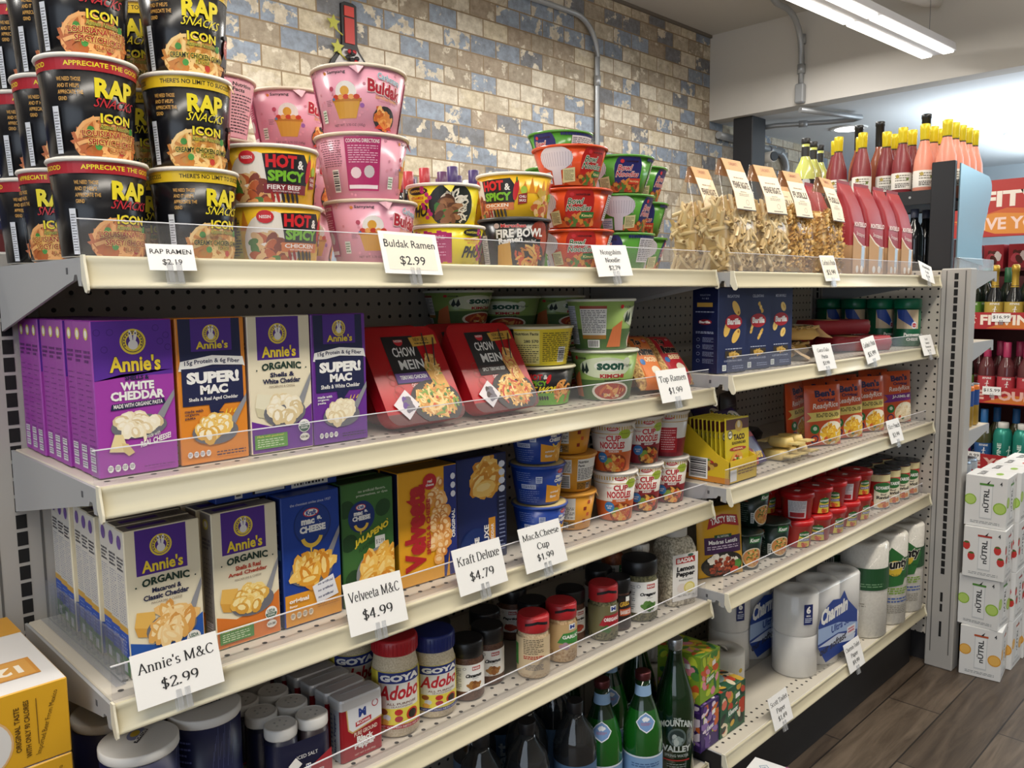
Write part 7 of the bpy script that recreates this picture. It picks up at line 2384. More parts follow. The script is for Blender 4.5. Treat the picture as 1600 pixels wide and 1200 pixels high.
def fiji():
 out = []
 b, c = M(), M()
 loft(b, [(rrect(.062, .062, .010), 0), (rrect(.066, .066, .010), .17), (rrect(.05, .05, .018), .20), (rrect(.028, .028, .013), .215)], P('#23345c', .1, 0, .6, .4), True)
 c.lathe([(.0155, .213), (.0158, .215), (.0158, .235), (.014, .237)], 24, P('#3a6ab0', .4), True)
 a = Art(.7)
 a.text('FIJI', .1, .45, .9, .70, '#c9c6c0', bold=.03).ell(.6, .25, .2, '#a8303c', ry=.1, n=12).rect(.05, .72, .95, .95, '#2a5ab0')
 b.decal(a, (-.030, -.0338, .03), (.06, 0, 0), (0, 0, .13))
 return [('bottle', b), ('cap', c)]
for k, (x, y, f, fn, key, lb) in enumerate([(1.146, -.384, -48, mtn, 'mtn', 'green spring water bottle with silver cap nearest the tissue boxes'), (1.150, -.283, -50, mtn, 'mtn', 'green spring water bottle with silver cap left of the first silver-capped one'),
           (1.006, -.402, -42, pell, 'pell', 'green sparkling water bottle with blue label and red crown cap, nearest'), (.922, -.365, -52, pell, 'pell', 'green sparkling water bottle half hidden left of the nearest one'),
           (1.040, -.290, -45, pell, 'pell', 'green sparkling water bottle behind the nearest one'), (.832, -.372, -40, smart, 'smart', 'clear tall water bottle with black cap and blue label'),
           (.775, -.300, -50, smart, 'smart', 'clear water bottle in the shadow left of the front clear one'), (.715, -.360, -50, smart, 'smart', 'clear water bottle cut by the shelf lip, left of the pair'),
           (.630, -.330, -50, smart, 'smart', 'clear water bottle in deep shadow beside the square blue bottle'), (.536, -.375, -30, fiji, 'fiji', 'square blue water bottle at the bottom edge of the picture'),
           (.440, -.375, -20, fiji, 'fiji', 'square blue water bottle left of the first square one'), (.900, -.255, -50, smart, 'smart', 'clear water bottle in shadow behind the front clear one'), (.700, -.235, -50, smart, 'smart', 'clear water bottle in deep shadow at the back, left'), (.810, -.190, -50, smart, 'smart', 'clear water bottle in deep shadow at the back, middle'), (.985, -.205, -50, mtn, 'mtn', 'green spring water bottle in deep shadow at the back'), (.890, -.160, -50, mtn, 'mtn', 'green spring water bottle in deep shadow at the far back')]):
 place('water_bottle', key, fn, lb, 'water bottle', (x, y, za5), (0, 0, R_(f)), 'bottles of water')
# ------------------------------------------------------------------ right bay, fourth shelf
zb4 = ZB[4] + .0014
def tasty_art():
 a = Art(.72)
 a.poly([(.16, .70), (.22, .86), (.5, .90), (.84, .86), (.88, .70), (.5, .76)], '#a8242c').up().text('TASTY BITE', .24, .75, .80, .84, WHITE, bold=.04, arch=.03)
 a.rect(.10, .34, .90, .58, '#43224f').up().rect(.30, .56, .68, .61, '#1f4a2c').up().text('ALL NATURAL', .36, .57, .62, .60, WHITE)
 a.text('Madras Lentils', .18, .48, .82, .54, WHITE, bold=.03).fine(.15, .40, .85, .46, '#d9c9d9', 2, .45, 3)
 a.ell(.5, .17, .46, '#2a2622', ry=.19, n=28).up().blobs(.5, .25, .36, .10, ['#e9e2d4', '#d9d0be'], 40, .25, 1.9, 2)
 a.blobs(.48, .15, .36, .13, ['#8a3420', '#a3452a', '#6e2818', '#b85a34'], 60, .2, 1.2, 5).blobs(.82, .18, .08, .09, ['#3f7a2c', '#4f8a3a'], 10, .5, 1.3, 2)
 a.ell(.74, .08, .1, '#c9442a', ry=.05, n=12)
 return a
place('lentil_pouch', 'tasty', pillow(.122, .158, .030, '#d3a022', tasty_art, None, 9), 'yellow lentil pouch with purple panel standing at the shelf corner', 'food pouch', (1.318, -.388, zb4 + .001), (R_(-5), 0, R_(-22)))
def knorr_art():
 a = Art(2 * pi * .04 / .085)
 a.rect(.55, .78, .68, .98, '#1f6a34').up().text('Knorr', .56, .81, .66, .93, WHITE, bold=.04, slant=.05)
 a.ell(.60, .34, .115, '#d9d2c0', ry=.30, n=24).up().ell(.60, .34, .105, '#c98a4a', ry=.27, n=22).up().blobs(.60, .34, .095, .25, ['#d9a45a', '#c9864a', '#e0b878', '#4f7a34', '#c2552c'], 60, .17, 1.5, 4)
 a.rect(.455, .1, .49, .42, '#c9ccc8').up().fine(.46, .12, .485, .40, '#1a2a22', 5, .5, 3)
 a.fine(.27, .12, .43, .70, '#7a8a80', 9, .25, 4).fine(.27, .74, .43, .86, '#b3522c', 2, .5, 5)
 return a
kn = cup(.034, .0415, .0855, knorr_art, 44, P('#10241c', .3), lid=P('#1a2a22', .35), rim=P('#1a2a22', .35), tab=1.3)
for x, y, t, f, lb in [(1.420, -.388, 0, -62, 'dark green soup cup, lower left of the three'), (1.545, -.392, 0, -60, 'dark green soup cup, lower right of the three'), (1.478, -.372, 1, -46, 'dark green soup cup standing on the other two'), (1.440, -.295, 0, -60, 'dark green soup cup in shadow behind the lower left one'), (1.530, -.300, 0, -60, 'dark green soup cup in shadow behind the lower right one')]:
 place('soup_cup', 'knorr', kn, lb, 'soup cup', (x, y, zb4 + t * .0862), (0, 0, R_(f)), 'dark green soup cups')
def chef():
 b, l = M(), M()
 b.lathe([(.033, 0), (.0345, .002), (.0390, .052), (.0405, .053), (.0405, .056)], 36, P('#b3201f', .3), True)
 l.lathe([(.0408, .054), (.0425, .056), (.0425, .064), (.040, .0675), (.030, .0675)], 36, P('#b81c20', .28), True)
 l.box(-.008, .008, -.006, .006, .0676, .0681, P('#d9d6d0', .6))
 a = Art(2 * pi * .036 / .05)
 a.rect(.20, .05, .40, .95, '#cfcdd0').up().fine(.21, .4, .39, .9, '#8a8a92', 7, .35, 3).rect(.22, .1, .38, .34, '#a82a30')
 a.poly([(.54, .0), (.70, .0), (.68, .62), (.62, .85), (.56, .62)], '#dcc84a').up().ell(.62, .66, .065, '#2c6a34', ry=.16, n=16).up().text('BOYARDEE', .565, .60, .675, .70, WHITE, bold=.03)
 a.rect(.56, .30, .69, .44, '#2a3a8a').up().text('RAVIOLI', .57, .33, .68, .41, WHITE, bold=.03).blobs(.62, .14, .05, .12, ['#d9772c', '#c2452a'], 8, .6, 1.1, 2)
 b.wrap(a, [(.0345, .002), (.0390, .052)], 0, 2 * pi, 36)
 return [('tub', b), ('lid', l)]
row0 = [(1.658, -.400), (1.746, -.408), (1.834, -.408), (1.922, -.408), (2.010, -.404)]
for k, (x, y) in enumerate(row0):
 place('pasta_tub', 'chef', chef, 'red pasta tub of the lower front row, ' + ('nearest', 'second', 'third', 'fourth', 'fifth')[k], 'pasta tub', (x, y, zb4), (0, 0, R_((-74, -96, -66, -70, -60)[k])), 'red pasta tubs')
 place('pasta_tub', 'chef', chef, 'red pasta tub of the upper front row, ' + ('nearest', 'second', 'third', 'fourth', 'fifth')[k], 'pasta tub', (x + (.008, .007, .006, .008, .009)[k], y + .004, zb4 + .0690), (0, 0, R_((10, -70, -92, 6, -72)[k])), 'red pasta tubs')
 place('pasta_tub', 'chef', chef, 'red pasta tub of the lower back row in shadow, ' + ('nearest', 'second', 'third', 'fourth', 'fifth')[k], 'pasta tub', (x - .006, y + .094, zb4), (0, 0, R_(-60)), 'red pasta tubs')
 place('pasta_tub', 'chef', chef, 'red pasta tub of the upper back row in shadow, ' + ('nearest', 'second', 'third', 'fourth', 'fifth')[k], 'pasta tub', (x - .004, y + .097, zb4 + .0690), (0, 0, R_(-50)), 'red pasta tubs')
def food_can():
 b, t, t2 = M(), M(), M()
 b.lathe([(.0365, .002), (.0365, .102)], 36, P('#a8241f', .3), True)
 for z in (0, .102):
  (t if z else t2).lathe([(.0355, z), (.0378, z + .0005), (.0378, z + .004), (.0365, z + .0045)], 36, P('#4a4b4e' if z else '#9a9a9c', .25, .7), True)
 t.lathe([(.033, .1060), (.033, .1062)], 36, P('#3a3b3e', .25, .6), False)
 t.box(-.004, .012, -.003, .003, .1065, .1075, P('#6a6b6e', .3, .7))
 a = Art(2 * pi * .0365 / .1)
 for i in range(40):
  a.rect(i / 40, .80, (i + 1) / 40, 1, '#dccf9c')
 a.up().rect(.50, 0, .76, .60, '#e0d8c0').up().ell(.62, .62, .13, '#2c6a34', ry=.16, n=20).up().text('BOYARDEE', .52, .56, .73, .66, WHITE, bold=.04).text('Beef', .58, .38, .66, .44, '#2a2620', bold=.02).text('Ravioli', .53, .27, .72, .37, '#2a2620', bold=.04)
 a.blobs(.63, .1, .11, .09, ['#d9873a', '#c2552c', '#e0a24a'], 12, .6, 1.3, 3).blobs(.44, .15, .06, .13, ['#3f7a34', '#c23a2c', '#d9472c'], 10, .5, 1.1, 2)
 b.wrap(a, [(.0367, .003), (.0367, .101)], 0, 2 * pi, 36)
 return [('can', b), ('pull_lid', t), ('base_rim', t2)]
for k in range(4):
 x = 2.1700 + .0795 * k
 for j in range(2):
  place('food_can', 'can', food_can, 'red and cream ravioli can, ' + ('nearest of the front four', 'second of the front four', 'third of the front four', 'last of the front four, by the end panel', 'behind the nearest', 'behind the second', 'behind the third', 'behind the last')[k + 4 * j],
    'food can', (x - .006 * j, -.398 + .082 * j, zb4), (0, 0, R_(-78 - 4 * k)), 'ravioli cans')
# ------------------------------------------------------------------ right bay, base: paper goods
zb5 = ZB[5] + .0014
def tissue(w, d, h, base, cols, seed, badge, hole=False):
 def fn():
  m = M()
  m.box(-w / 2, w / 2, -d / 2, d / 2, 0, h, P(base, .5), .0012)
  r = random.Random(seed)
  def leafy():
   a = Art(w / h)
   for i in range(34):
    a.ell(.06 + .88 * r.random(), .06 + .88 * r.random(), .05 + .07 * r.random(), cols[r.randrange(len(cols))], ry=.06 + .12 * r.random(), n=9, rot=r.random() * 3)
    a.z += .2
   a.up()
   a.rect(0, 0, .02, 1, base).rect(.98, 0, 1, 1, base).rect(0, .97, 1, 1, base).up()
   a.poly([(.28, .34), (.74, .40), (.74, .55), (.28, .50)], badge).up().text('Kleenex', .32, .38, .70, .50, WHITE, bold=.03, slant=.08, rise=.04)
   a.poly([(.60, .68), (.78, .70), (.76, .80), (.60, .78)], WHITE)
   return a
  m.decal(leafy(), (-w / 2, -d / 2, 0), (w, 0, 0), (0, 0, h))
  m.decal(leafy(), (-w / 2, d / 2, 0), (0, -d, 0), (0, 0, h))
  a = leafy()
  a.p = [q for q in a.p if q[3] < 9]
  m.decal(a, (-w / 2, -d / 2, h), (w, 0, 0), (0, d, 0))
  out = [('box', m)]
  if hole:
   t = M()
   t.lathe([(.026, h + .0003), (.027, h + .0012)], 16, P('#8fa8a8', .4))
   t.add([(-.012, .0, h + .001), (.014, .002, h + .001), (.006, .006, h + .026), (-.008, -.004, h + .022)], [(0, 1, 2, 3), (3, 2, 1, 0)], P('#e9ebe6', .6))
   out.append(('tissue', t))
  return out
 return fn
place('tissue_box', 'ktg', tissue(.083, .108, .108, '#7fa02c', ['#b9c83a', '#4f8a3a', '#c9582c', '#2f6a3a', '#d98a9a', '#d9b83a'], 3, '#5a8a34'), 'lime green tissue box stacked on the purple one', 'tissue box', (1.232, -.362, zb5 + .1095), (0, 0, R_(2)))
place('tissue_box', 'ktp', tissue(.072, .108, .107, '#3a2260', ['#a3bf3a', '#5a3a86', '#c9642c', '#e0d2dc', '#2a1a48', '#8a6aa8'], 5, '#5a3a86'), 'purple tissue box with orange carrots under the lime green one', 'tissue box', (1.2300, -.366, zb5))
place('tissue_box', 'ktd', tissue(.108, .108, .108, '#2c5a40', ['#1f2f28', '#c9a23a', '#b8402c', '#e0d2b4', '#4f7a44', '#d9705a'], 8, '#2c6a52', True), 'dark green floral tissue box with a tissue pulled up', 'tissue box', (1.3265, -.366, zb5))
def roll():
 m, w = M(), M()
 m.lathe([(.050, 0), (.054, .003), (.054, .099), (.050, .102), (.018, .102), (.018, .06)], 36, P('#e3dfd6', .75), True)
 for i in range(6):
  t = -.5 + i * .2
  w.add([(.0545 * sin(t), -.0545 * cos(t), .01), (.0545 * sin(t + .12), -.0545 * cos(t + .12), .012), (.0548 * sin(t + .2), -.0548 * cos(t + .2), .095)], [(0, 1, 2)], P('#efece6', .5))
 a = Art(3)
 a.text('Scott', .56, .12, .66, .25, '#2a4a9a', bold=.04, slant=.05).ell(.62, .62, .02, '#d9b83a', n=8)
 w.wrap(a, [(.0548, .002), (.0548, .1)], 0, 2 * pi, 36)
 w.tube([(0, 0, .101), (.004, .003, .106)], [.016, .006], 8, P('#cfcabf', .7))
 return [('roll', m), ('wrapper', w)]
place('toilet_roll', 'scott', roll, 'single wrapped toilet roll beside the tissue boxes', 'toilet roll', (1.500, -.290, zb5), (0, 0, R_(-50)))
place('toilet_roll', 'scott', roll, 'wrapped toilet roll at the back behind the tissue boxes', 'toilet roll', (1.330, -.190, zb5), (0, 0, R_(-20)))
place('toilet_roll', 'scott', roll, 'wrapped toilet roll standing on the back one behind the tissue boxes', 'toilet roll', (1.330, -.190, zb5 + .1130), (0, 0, R_(-60)))
def charmin():
 out = []
 rp = P('#e9e7e3', .75)
 for t in range(2):
  for i in range(3):
   m = M()
   m.lathe([(.0500, 0), (.0525, .003), (.0525, .099), (.0500, .1015), (.021, .1015), (.021, .03)], 32, rp, True, cx=-.106 + .106 * i)
   for j in range(len(m.v)):
    x, y, z = m.v[j]
    m.v[j] = (x, y, z + t * .1025)
   out.append(('roll', m))
 f = M()
 o = [(-.106 + .0545 * cos(R_(a)), .0545 * sin(R_(a))) for a in range(90, 271, 15)] + [(.106 + .0545 * cos(R_(a)), .0545 * sin(R_(a))) for a in range(-90, 91, 15)]
 loft(f, [(o, .0005), ([(x * 1.01, y * 1.03) for x, y in o], .1), (o, .200), ([(x * .97, y * .9) for x, y in o], .2075)], clear('roll_pack_film', '#ffffff', .05, .12, .14))
 out.append(('film', f))
 p = M()
 a = Art(1.3)
 a.poly([(.0, .62), (.10, .82), (.34, .92), (.52, .88), (.62, .98), (.72, .80), (.98, .55), (1, .05), (.2, .0), (.0, .30)], '#1f3f8f').up()
 a.poly([(0, .58), (.5, .52), (1, .36), (1, .24), (.5, .36), (.0, .34)], '#9fb6dc').poly([(.0, .30), (.9, .10), (.95, .2), (.5, .34)], '#c9d2e4').up()
 a.text('Charmin', .06, .60, .72, .84, WHITE, bold=.05, slant=.08, rise=.04).text('Ultra Soft', .32, .40, .86, .52, '#1f3f8f', bold=.03, rise=.02)
 a.text('our softest', .05, .14, .70, .26, '#2a2a3a', bold=.03, rise=.06)
 a.rect(.72, .22, .94, .36, '#dfe3ea').up().fine(.75, .25, .91, .34, '#c9505a', 2, .6, 3)
 p.decal(a, (-.10, -.0568, .02), (.205, 0, 0), (0, 0, .165))
 b = Art(1)
 b.rect(.1, .0, .9, 1, '#1c2a66').up().text('6', .3, .55, .7, .92, WHITE, bold=.05).text('MEGA', .3, .40, .7, .48, WHITE, bold=.03).fine(.2, .1, .8, .35, '#c9d2e4', 3, .5, 2)
 k = Art(1)
 for q in (b,):
  p.wrap(q, [(.0570, .135), (.0570, .185)], R_(-30), .50, 48, cx=-.106)
 out.append(('printed_panel', p))
 return out
place('toilet_paper_pack', 'charm', charmin, 'six-roll toilet paper pack with blue printed panel at the front', 'toilet paper', (1.835, -.380, zb5), (0, 0, R_(-3)), 'six-roll toilet paper packs', (1.08, 1.08, 1.08))
place('toilet_paper_pack', 'charm', charmin, 'six-roll toilet paper pack behind, only its left end showing', 'toilet paper', (1.735, -.235, zb5), (0, 0, R_(1)), 'six-roll toilet paper packs', (1.08, 1.0, 1.08))
def towel(back):
 def fn():
  m, f, p = M(), M(), M()
  m.lathe([(.066, 0), (.070, .004), (.070, .270), (.066, .275), (.022, .275), (.022, .2)], 40, speckle('quilted_paper', '#dcd8ce', '#e6e2d8', 150, .8, 2, .35, .65, .35), True)
  f.lathe([(.0712, 0), (.0722, .12), (.0712, .276), (.03, .281), (.012, .279)], 40, clear('pack_film', '#ffffff', .05, .10, .04), True, cap=False)
  r = random.Random(3)
  for i in range(9):
   t = r.random() * 6
   f.add([(.07 * sin(t), -.07 * cos(t), .001), (.072 * sin(t + .2), -.072 * cos(t + .2), .03), (.0732 * sin(t + .1), -.0732 * cos(t + .1), -.0)], [(0, 1, 2)], clear('pack_film', '#ffffff', .05, .10, .04))
  a = Art(2 * pi * .072 / .27)
  g = '#1f4f2c'
  for i in range(40):
   a.rect(i / 40, .52, (i + 1) / 40, .76, g)
  a.up()
  if back:
   a.bars(.26, .66, .37, .74, 3)
   a.fine(.40, .55, .62, .60, '#7aa07a', 2, .4, 3).fine(.28, .40, .42, .50, '#9a958a', 6, .45, 4).fine(.28, .33, .5, .38, '#7a756a', 2, .35, 5)
   for i in range(2):
    a.ring(.30 + .08 * i, .28, .022, .006, '#4a4a44', 10).ring(.30 + .08 * i, .21, .022, .006, '#4a4a44', 10)
  else:
   a.poly([(.50, .88), (.66, .70), (.60, .45), (.46, .42), (.40, .62)], '#2c6a34').up().ell(.53, .64, .06, '#d9b83a', ry=.09, n=14).up()
   a.text('Bounty', .40, .58, .64, .72, BLK, bold=.05, slant=.06, rise=.05, out='#e9e4d4', ow=.04).text('Quick Size', .50, .54, .62, .58, '#2a4a2c')
   a.fine(.46, .34, .66, .42, '#7aa03a', 3, .6, 6).fine(.46, .24, .66, .31, '#3a5aa0', 2, .45, 7).fine(.48, .12, .64, .22, '#8a857a', 5, .4, 8)
  p.wrap(a, [(.0726, .004), (.0726, .272)], 0, 2 * pi, 40)
  return [('paper_roll', m), ('film', f), ('printed_label', p)]
 return fn
for x, y, f, k, lb in [(2.100, -.398, -62, True, 'paper towel roll showing its barcode, nearest of three'), (2.2390, -.402, -52, False, 'paper towel roll, middle of the three'), (2.3770, -.402, -70, False, 'paper towel roll at the end panel'), (2.150, -.262, 0, True, 'paper towel roll in the row behind, left'), (2.300, -.262, 0, False, 'paper towel roll in the row behind, right')]:
 place('paper_towel_roll', 'tw%d' % k, towel(k), lb, 'paper towel', (x, y, zb5), (0, 0, R_(f)), 'paper towel rolls', (.93, .93, 1.0))
def cruiser():
 m = M()
 m.box(-.07, .07, -.055, .055, 0, .160, P('#dfe0e2', .5), .001)
 a = Art(1.27)
 a.ell(.34, .5, .32, '#2f78a0', n=26).up().ell(.34, .5, .29, '#e4e6e8', n=24).up().text('SUN', .22, .52, .46, .66, '#2f78a0', bold=.04, rot=180).text('CRUISER', .16, .36, .52, .48, '#2f78a0', bold=.04, rot=180)
 a.rect(.62, 0, 1, .36, '#b3669a').up().text('PINK', .68, .12, .84, .22, WHITE, rot=180).ring(.78, .70, .09, .012, '#2f78a0', 4).text('4', .75, .64, .80, .74, '#2f78a0', rot=180)
 m.decal(a, (-.07, -.055, .160), (.14, 0, 0), (0, .11, 0))
 return [('carton', m)]
place('drink_carton', 'cruis', cruiser, 'white drink carton with blue ring on the floor at the bottom edge', 'drink carton', (1.270, -.540, 0.0005), (0, 0, R_(8)))
# ------------------------------------------------------------------ end run: its shelves, the rack on top, the drinks
def end_shelf(tilt=0):
 def fn():
  d, c = M(), M()
  d.box(0, .345, -.40, .40, -.018, 0, deckm, .0015)
  c.box(.345, .352, -.40, .40, -.032, .001, cream)
  out = [('deck', d), ('price_channel', c)]
  for y in (-.404, .401):
   b = M()
   b.prism([(0, 0.001), (.352, .001), (.356, -.034), (.335, -.034), (.33, -.022), (0, -.085)], 'y', y, y + .003, grey_br)
   out.append(('bracket', b))
  f = M()
  f.box(.3405, .342, -.33, .39, .0005, .04, fence_m)
  out.append(('front_fence', f))
  return out
 return fn
ZE = (1.262, 1.030, .742, .505)
for z, lb in zip(ZE, ('top shelf of the end run, carrying the black rack', 'end run shelf holding a square bottle', 'end run shelf holding gold and blue cans', 'end run shelf holding blue cans, lowest')):
 place('shelf', 'endsh', end_shelf(), lb, 'shelf', (XE + .058, -.10, z))
def tequila():
 b, c, l = M(), M(), M()
 loft(b, [(rrect(.062, .062, .012), 0), (rrect(.064, .064, .012), .13), (rrect(.05, .05, .018), .155), (rrect(.026, .026, .012), .17), (rrect(.026, .026, .012), .205)], P('#a5843c', .08, 0, .6, .5), True)
 c.lathe([(.016, .203), (.0165, .235), (.014, .238)], 20, P('#c9b98a', .4), True)
 l.box(-.012, .012, -.0326, -.0322, .03, .11, P('#d9cba0', .5))
 return [('bottle', b), ('stopper', c), ('label', l)]
place('liquor_bottle', 'teq', tequila, 'square amber bottle on the end run shelf by the upright', 'liquor bottle', (2.640, -.435, ZE[1] + .001), (0, 0, R_(-10)), 'square amber bottles', (.88, .88, .86))
place('liquor_bottle', 'teq', tequila, 'second square amber bottle, right behind the first on the end run', 'liquor bottle', (2.730, -.420, ZE[1] + .001), (0, 0, R_(10)), 'square amber bottles', (.88, .88, .86))
def drink_can(gold):
 def fn():
  b, t = M(), M()
  n = 28
  if gold:
   b.lathe([(.022, 0), (.0265, .006), (.0265, .070), (.0265, .122), (.0265, .130), (.0235, .140)], n, [P('#b9963f', .3, .6)] * 2 + [P('#2a4f94', .35, .3), P('#d9782c', .35, .2), P('#d9782c', .35, .2)], True)
  else:
   b.lathe([(.025, 0), (.032, .008), (.032, .080), (.032, .108), (.027, .118)], n, [P('#2a6ab8', .3, .5)] * 2 + [P('#c9d2dc', .3, .5), P('#8a98a8', .3, .5)], True)
   a = Art(2)
   a.ell(.5, .4, .06, '#c9d6e4', ry=.28, n=12).rect(.44, .7, .56, .8, '#b33a3a')
   b.wrap(a, [(.0322, .01), (.0322, .1)], 0, 2 * pi, n)
  z, r = (.139, .0245) if gold else (.117, .028)
  t.lathe([(r, z), (r + .001, z + .003), (r - .001, z + .003), (r - .003, z + .001)], n, P('#b9bbbd', .25, .8), True)
  return [('can', b), ('rim', t)]
 return fn
k = 0
for i in range(5):
 for j in range(2):
  place('drink_can', 'gold', drink_can(True), 'gold and blue drink can, %s, %s row' % (('first from the upright', 'second from the upright', 'third from the upright', 'fourth from the upright', 'last from the upright')[i], ('front', 'back')[j]), 'drink can', (2.560 + .058 * i, -.462 + .062 * j, ZE[2] + .001), (0, 0, 0), 'gold and blue cans')
  place('drink_can', 'blue', drink_can(False), 'blue drink can on the lowest end shelf, %s, %s row' % (('first from the upright', 'second from the upright', 'third from the upright', 'fourth from the upright', 'last from the upright')[i], ('front', 'back')[j]), 'drink can', (2.552 + .0655 * i, -.455 + .070 * j, ZE[3] + .001), (0, 0, R_(-60)), 'blue cans')
# black rack with frosted rose bottles
RX0, RX1, RY0, RY1, ZR = 2.535, 2.872, -.455, .13, 1.487
def rack():
 m = P('#111319', .45)
 out = []
 e = M()
 e.box(2.515, 2.535, -.466, -.398, 1.265, 1.600, m, .002)
 out.append(('end_panel', e))
 d = M()
 d.box(RX0, RX1, RY0 - .01, RY1, ZR - .008, ZR, m)
 out.append(('upper_deck', d))
 for x in (RX0 - .004, RX1 - .004):
  r = M()
  r.box(x, x + .004, RY0 + .06, RY1, ZR - .012, ZR + .032, m, .001)
  for y in (-.33, -.02):
   r.tube([(x - .0002 if x < 2.6 else x + .0042, y, ZR + .012), (x - .001 if x < 2.6 else x + .005, y, ZR + .012)], .004, 8, P('#b9bbbd', .3, .7))
  out.append(('rail', r))
 for x in (RX0, 2.815):
  for y in (RY1 - .02,):
   p = M()
   p.box(x, x + .02, y, y + .02, 1.265, ZR - .008, m)
   out.append(('post', p))
 p = M()
 p.box(2.815, 2.835, RY0, RY0 + .02, 1.265, ZR - .008, m)
 out.append(('post', p))
 b = M()
 b.box(RX0, 2.835, RY0, RY1, 1.2650, 1.2690, m)
 out.append(('base_plate', b))
 return out
place('bottle_rack', 'rack', rack, 'black metal rack of pink bottles on top of the end run', 'bottle rack', (0, 0, 0))
def rose(dark):
 def fn():
  g = P('#7f2930', .4, 0, .5, .2) if dark else P('#dd8f78', .4, 0, .5, .2)
  b, c, l = M(), M(), M()
  b.lathe([(.028, 0), (.0310, .004), (.0310, .105), (.0285, .135), (.019, .17), (.0125, .197), (.012, .205)], 30, g, True)
  c.lathe([(.0130, .196), (.0140, .199), (.0146, .226), (.0150, .228), (.0150, .2450), (.0135, .2465)], 24, P('#d9c424', .35, .2), True)
  c.lathe([(.0136, .193), (.0140, .1965)], 24, P('#3a3420', .4), True)
  l.lathe([(.0313, .045), (.0313, .098)], 30, P('#e6e2da', .5), True, cap=False)
  a = Art(4)
  a.fine(.26, .45, .5, .9, '#8a857a', 3, .5, 3).fine(.26, .08, .5, .38, '#4a4540', 3, .6, 4).ell(.30, .78, .03, '#b8a24a', n=8).ell(.46, .6, .025, '#6a7a3a', n=8)
  l.wrap(a, [(.0314, .045), (.0314, .098)], 0, 2 * pi, 30)
  return [('bottle', b), ('screw_cap', c), ('label', l)]
 return fn
RB = [(2.572, -.421, 0, 'front corner'), (2.640, -.421, 0, 'second along the near edge'), (2.706, -.421, 0, 'third along the near edge'), (2.771, -.421, 0, 'fourth along the near edge'), (2.823 + .012, -.421, 0, 'last along the near edge'),
  (2.590, -.348, 0, 'just behind the front corner one'), (2.656, -.352, 0, 'beside the one behind the front corner'), (2.721, -.351, 0, 'third in the second row'),
  (2.597, -.277, 1, 'third along the aisle side'), (2.664, -.283, 1, 'third row, inner'), (2.631, -.212, 1, 'fourth along the aisle side'), (2.697, -.212, 1, 'fourth row, inner'),
  (2.585, -.150, 1, 'fifth along the aisle side'), (2.660, -.110, 1, 'fifth row, inner'), (2.600, -.060, 1, 'sixth along the aisle side'), (2.664, -.020, 1, 'sixth row, inner')]
for x, y, dk, w in RB:
 place('rose_bottle', 'rose%d' % dk, rose(dk), ('deep red' if dk else 'pale pink') + ' frosted yellow-capped bottle, ' + w, 'wine bottle', (x, y, ZR + .001), (0, 0, R_(-20 if dk else -8)), 'frosted bottles on the black rack')
def lime_bottle():
 b, c, l, nl = M(), M(), M(), M()
 b.lathe([(.034, 0), (.0375, .004), (.0375, .115), (.034, .145), (.020, .175), (.0145, .192), (.0135, .235)], 30, P('#c9cf72', .15, 0, .5, .4), True)
 nl.lathe([(.0150, .192), (.0142, .226)], 24, P('#1d1d20', .4), True, cap=False)
 l.lathe([(.0380, .03), (.0380, .110)], 30, P('#22262a', .4), True, cap=False)
 a = Art(3)
 a.ell(.42, .86, .06, '#b9bbbd', ry=.18, n=16).up().fine(.36, .4, .5, .65, '#b9bbbd', 3, .5, 2).ell(.5, .25, .06, '#a8302c', n=10)
 l.wrap(a, [(.0381, .03), (.0381, .110)], 0, 2 * pi, 30)
 c.lathe([(.0150, .238), (.0155, .240), (.0155, .254), (.014, .256)], 24, P('#1b1b1e', .4), True)
 return [('bottle', b), ('cap', c), ('label', l), ('neck_label', nl)]
for x, y, lb in [(2.585, .053, 'pale lime mixer bottle with black cap, nearest'), (2.672, .066, 'pale lime mixer bottle, middle of three'), (2.760, .082, 'pale lime mixer bottle, farthest of three')]:
 place('mixer_bottle', 'lime', lime_bottle, lb, 'mixer bottle', (x, y, ZR + .001), (0, 0, R_(-30)), 'pale lime bottles')
def tall_dark():
 b, c = M(), M()
 b.lathe([(.030, 0), (.032, .004), (.032, .15), (.026, .18), (.014, .215), (.0125, .25)], 28, P('#8a4a34', .2, 0, .5, .4), True)
 c.lathe([(.0135, .225), (.0140, .228), (.0145, .298), (.0160, .300), (.0160, .312), (.014, .314)], 24, P('#161618', .35), True)
 return [('bottle', b), ('capsule', c)]
for x, y, lb in [(2.800, -.045, 'brown bottle with long black capsule behind the red bottles, nearest the lime ones'), (2.790, -.125, 'brown bottle with long black capsule, middle of three'), (2.780, -.285, 'brown bottle with long black capsule, farthest of three')]:
 place('dark_bottle', 'tall', tall_dark, lb, 'wine bottle', (x, y, ZR + .001), (0, 0, 0), 'black-capsuled bottles')
def wine(col, cap, h=.19):
 def fn():
  b, c = M(), M()
  b.lathe([(.027, 0), (.029, .004), (.029, h * .55), (.024, h * .68), (.012, h * .80), (.011, h * .97)], 24, P(col, .08, 0, .6, .4), True)
  c.lathe([(.0118, h * .86), (.0122, h * .87), (.0128, h), (.011, h + .001)], 20, P(cap, .35), True)
  return [('bottle', b), ('capsule', c)]
 return fn
for i, (x, y) in enumerate([(2.580, -.330), (2.640, -.345), (2.580, -.240), (2.650, -.250), (2.590, -.150), (2.650, -.130)]):
 place('wine_bottle', 'dwine', wine('#121316', '#3a3f52', .195), 'dark bottle on the lower deck of the black rack, ' + ('nearest', 'beside the nearest', 'second', 'beside the second', 'third', 'beside the third')[i], 'wine bottle', (x, y, 1.2695), (0, 0, 0), 'dark bottles inside the black rack')
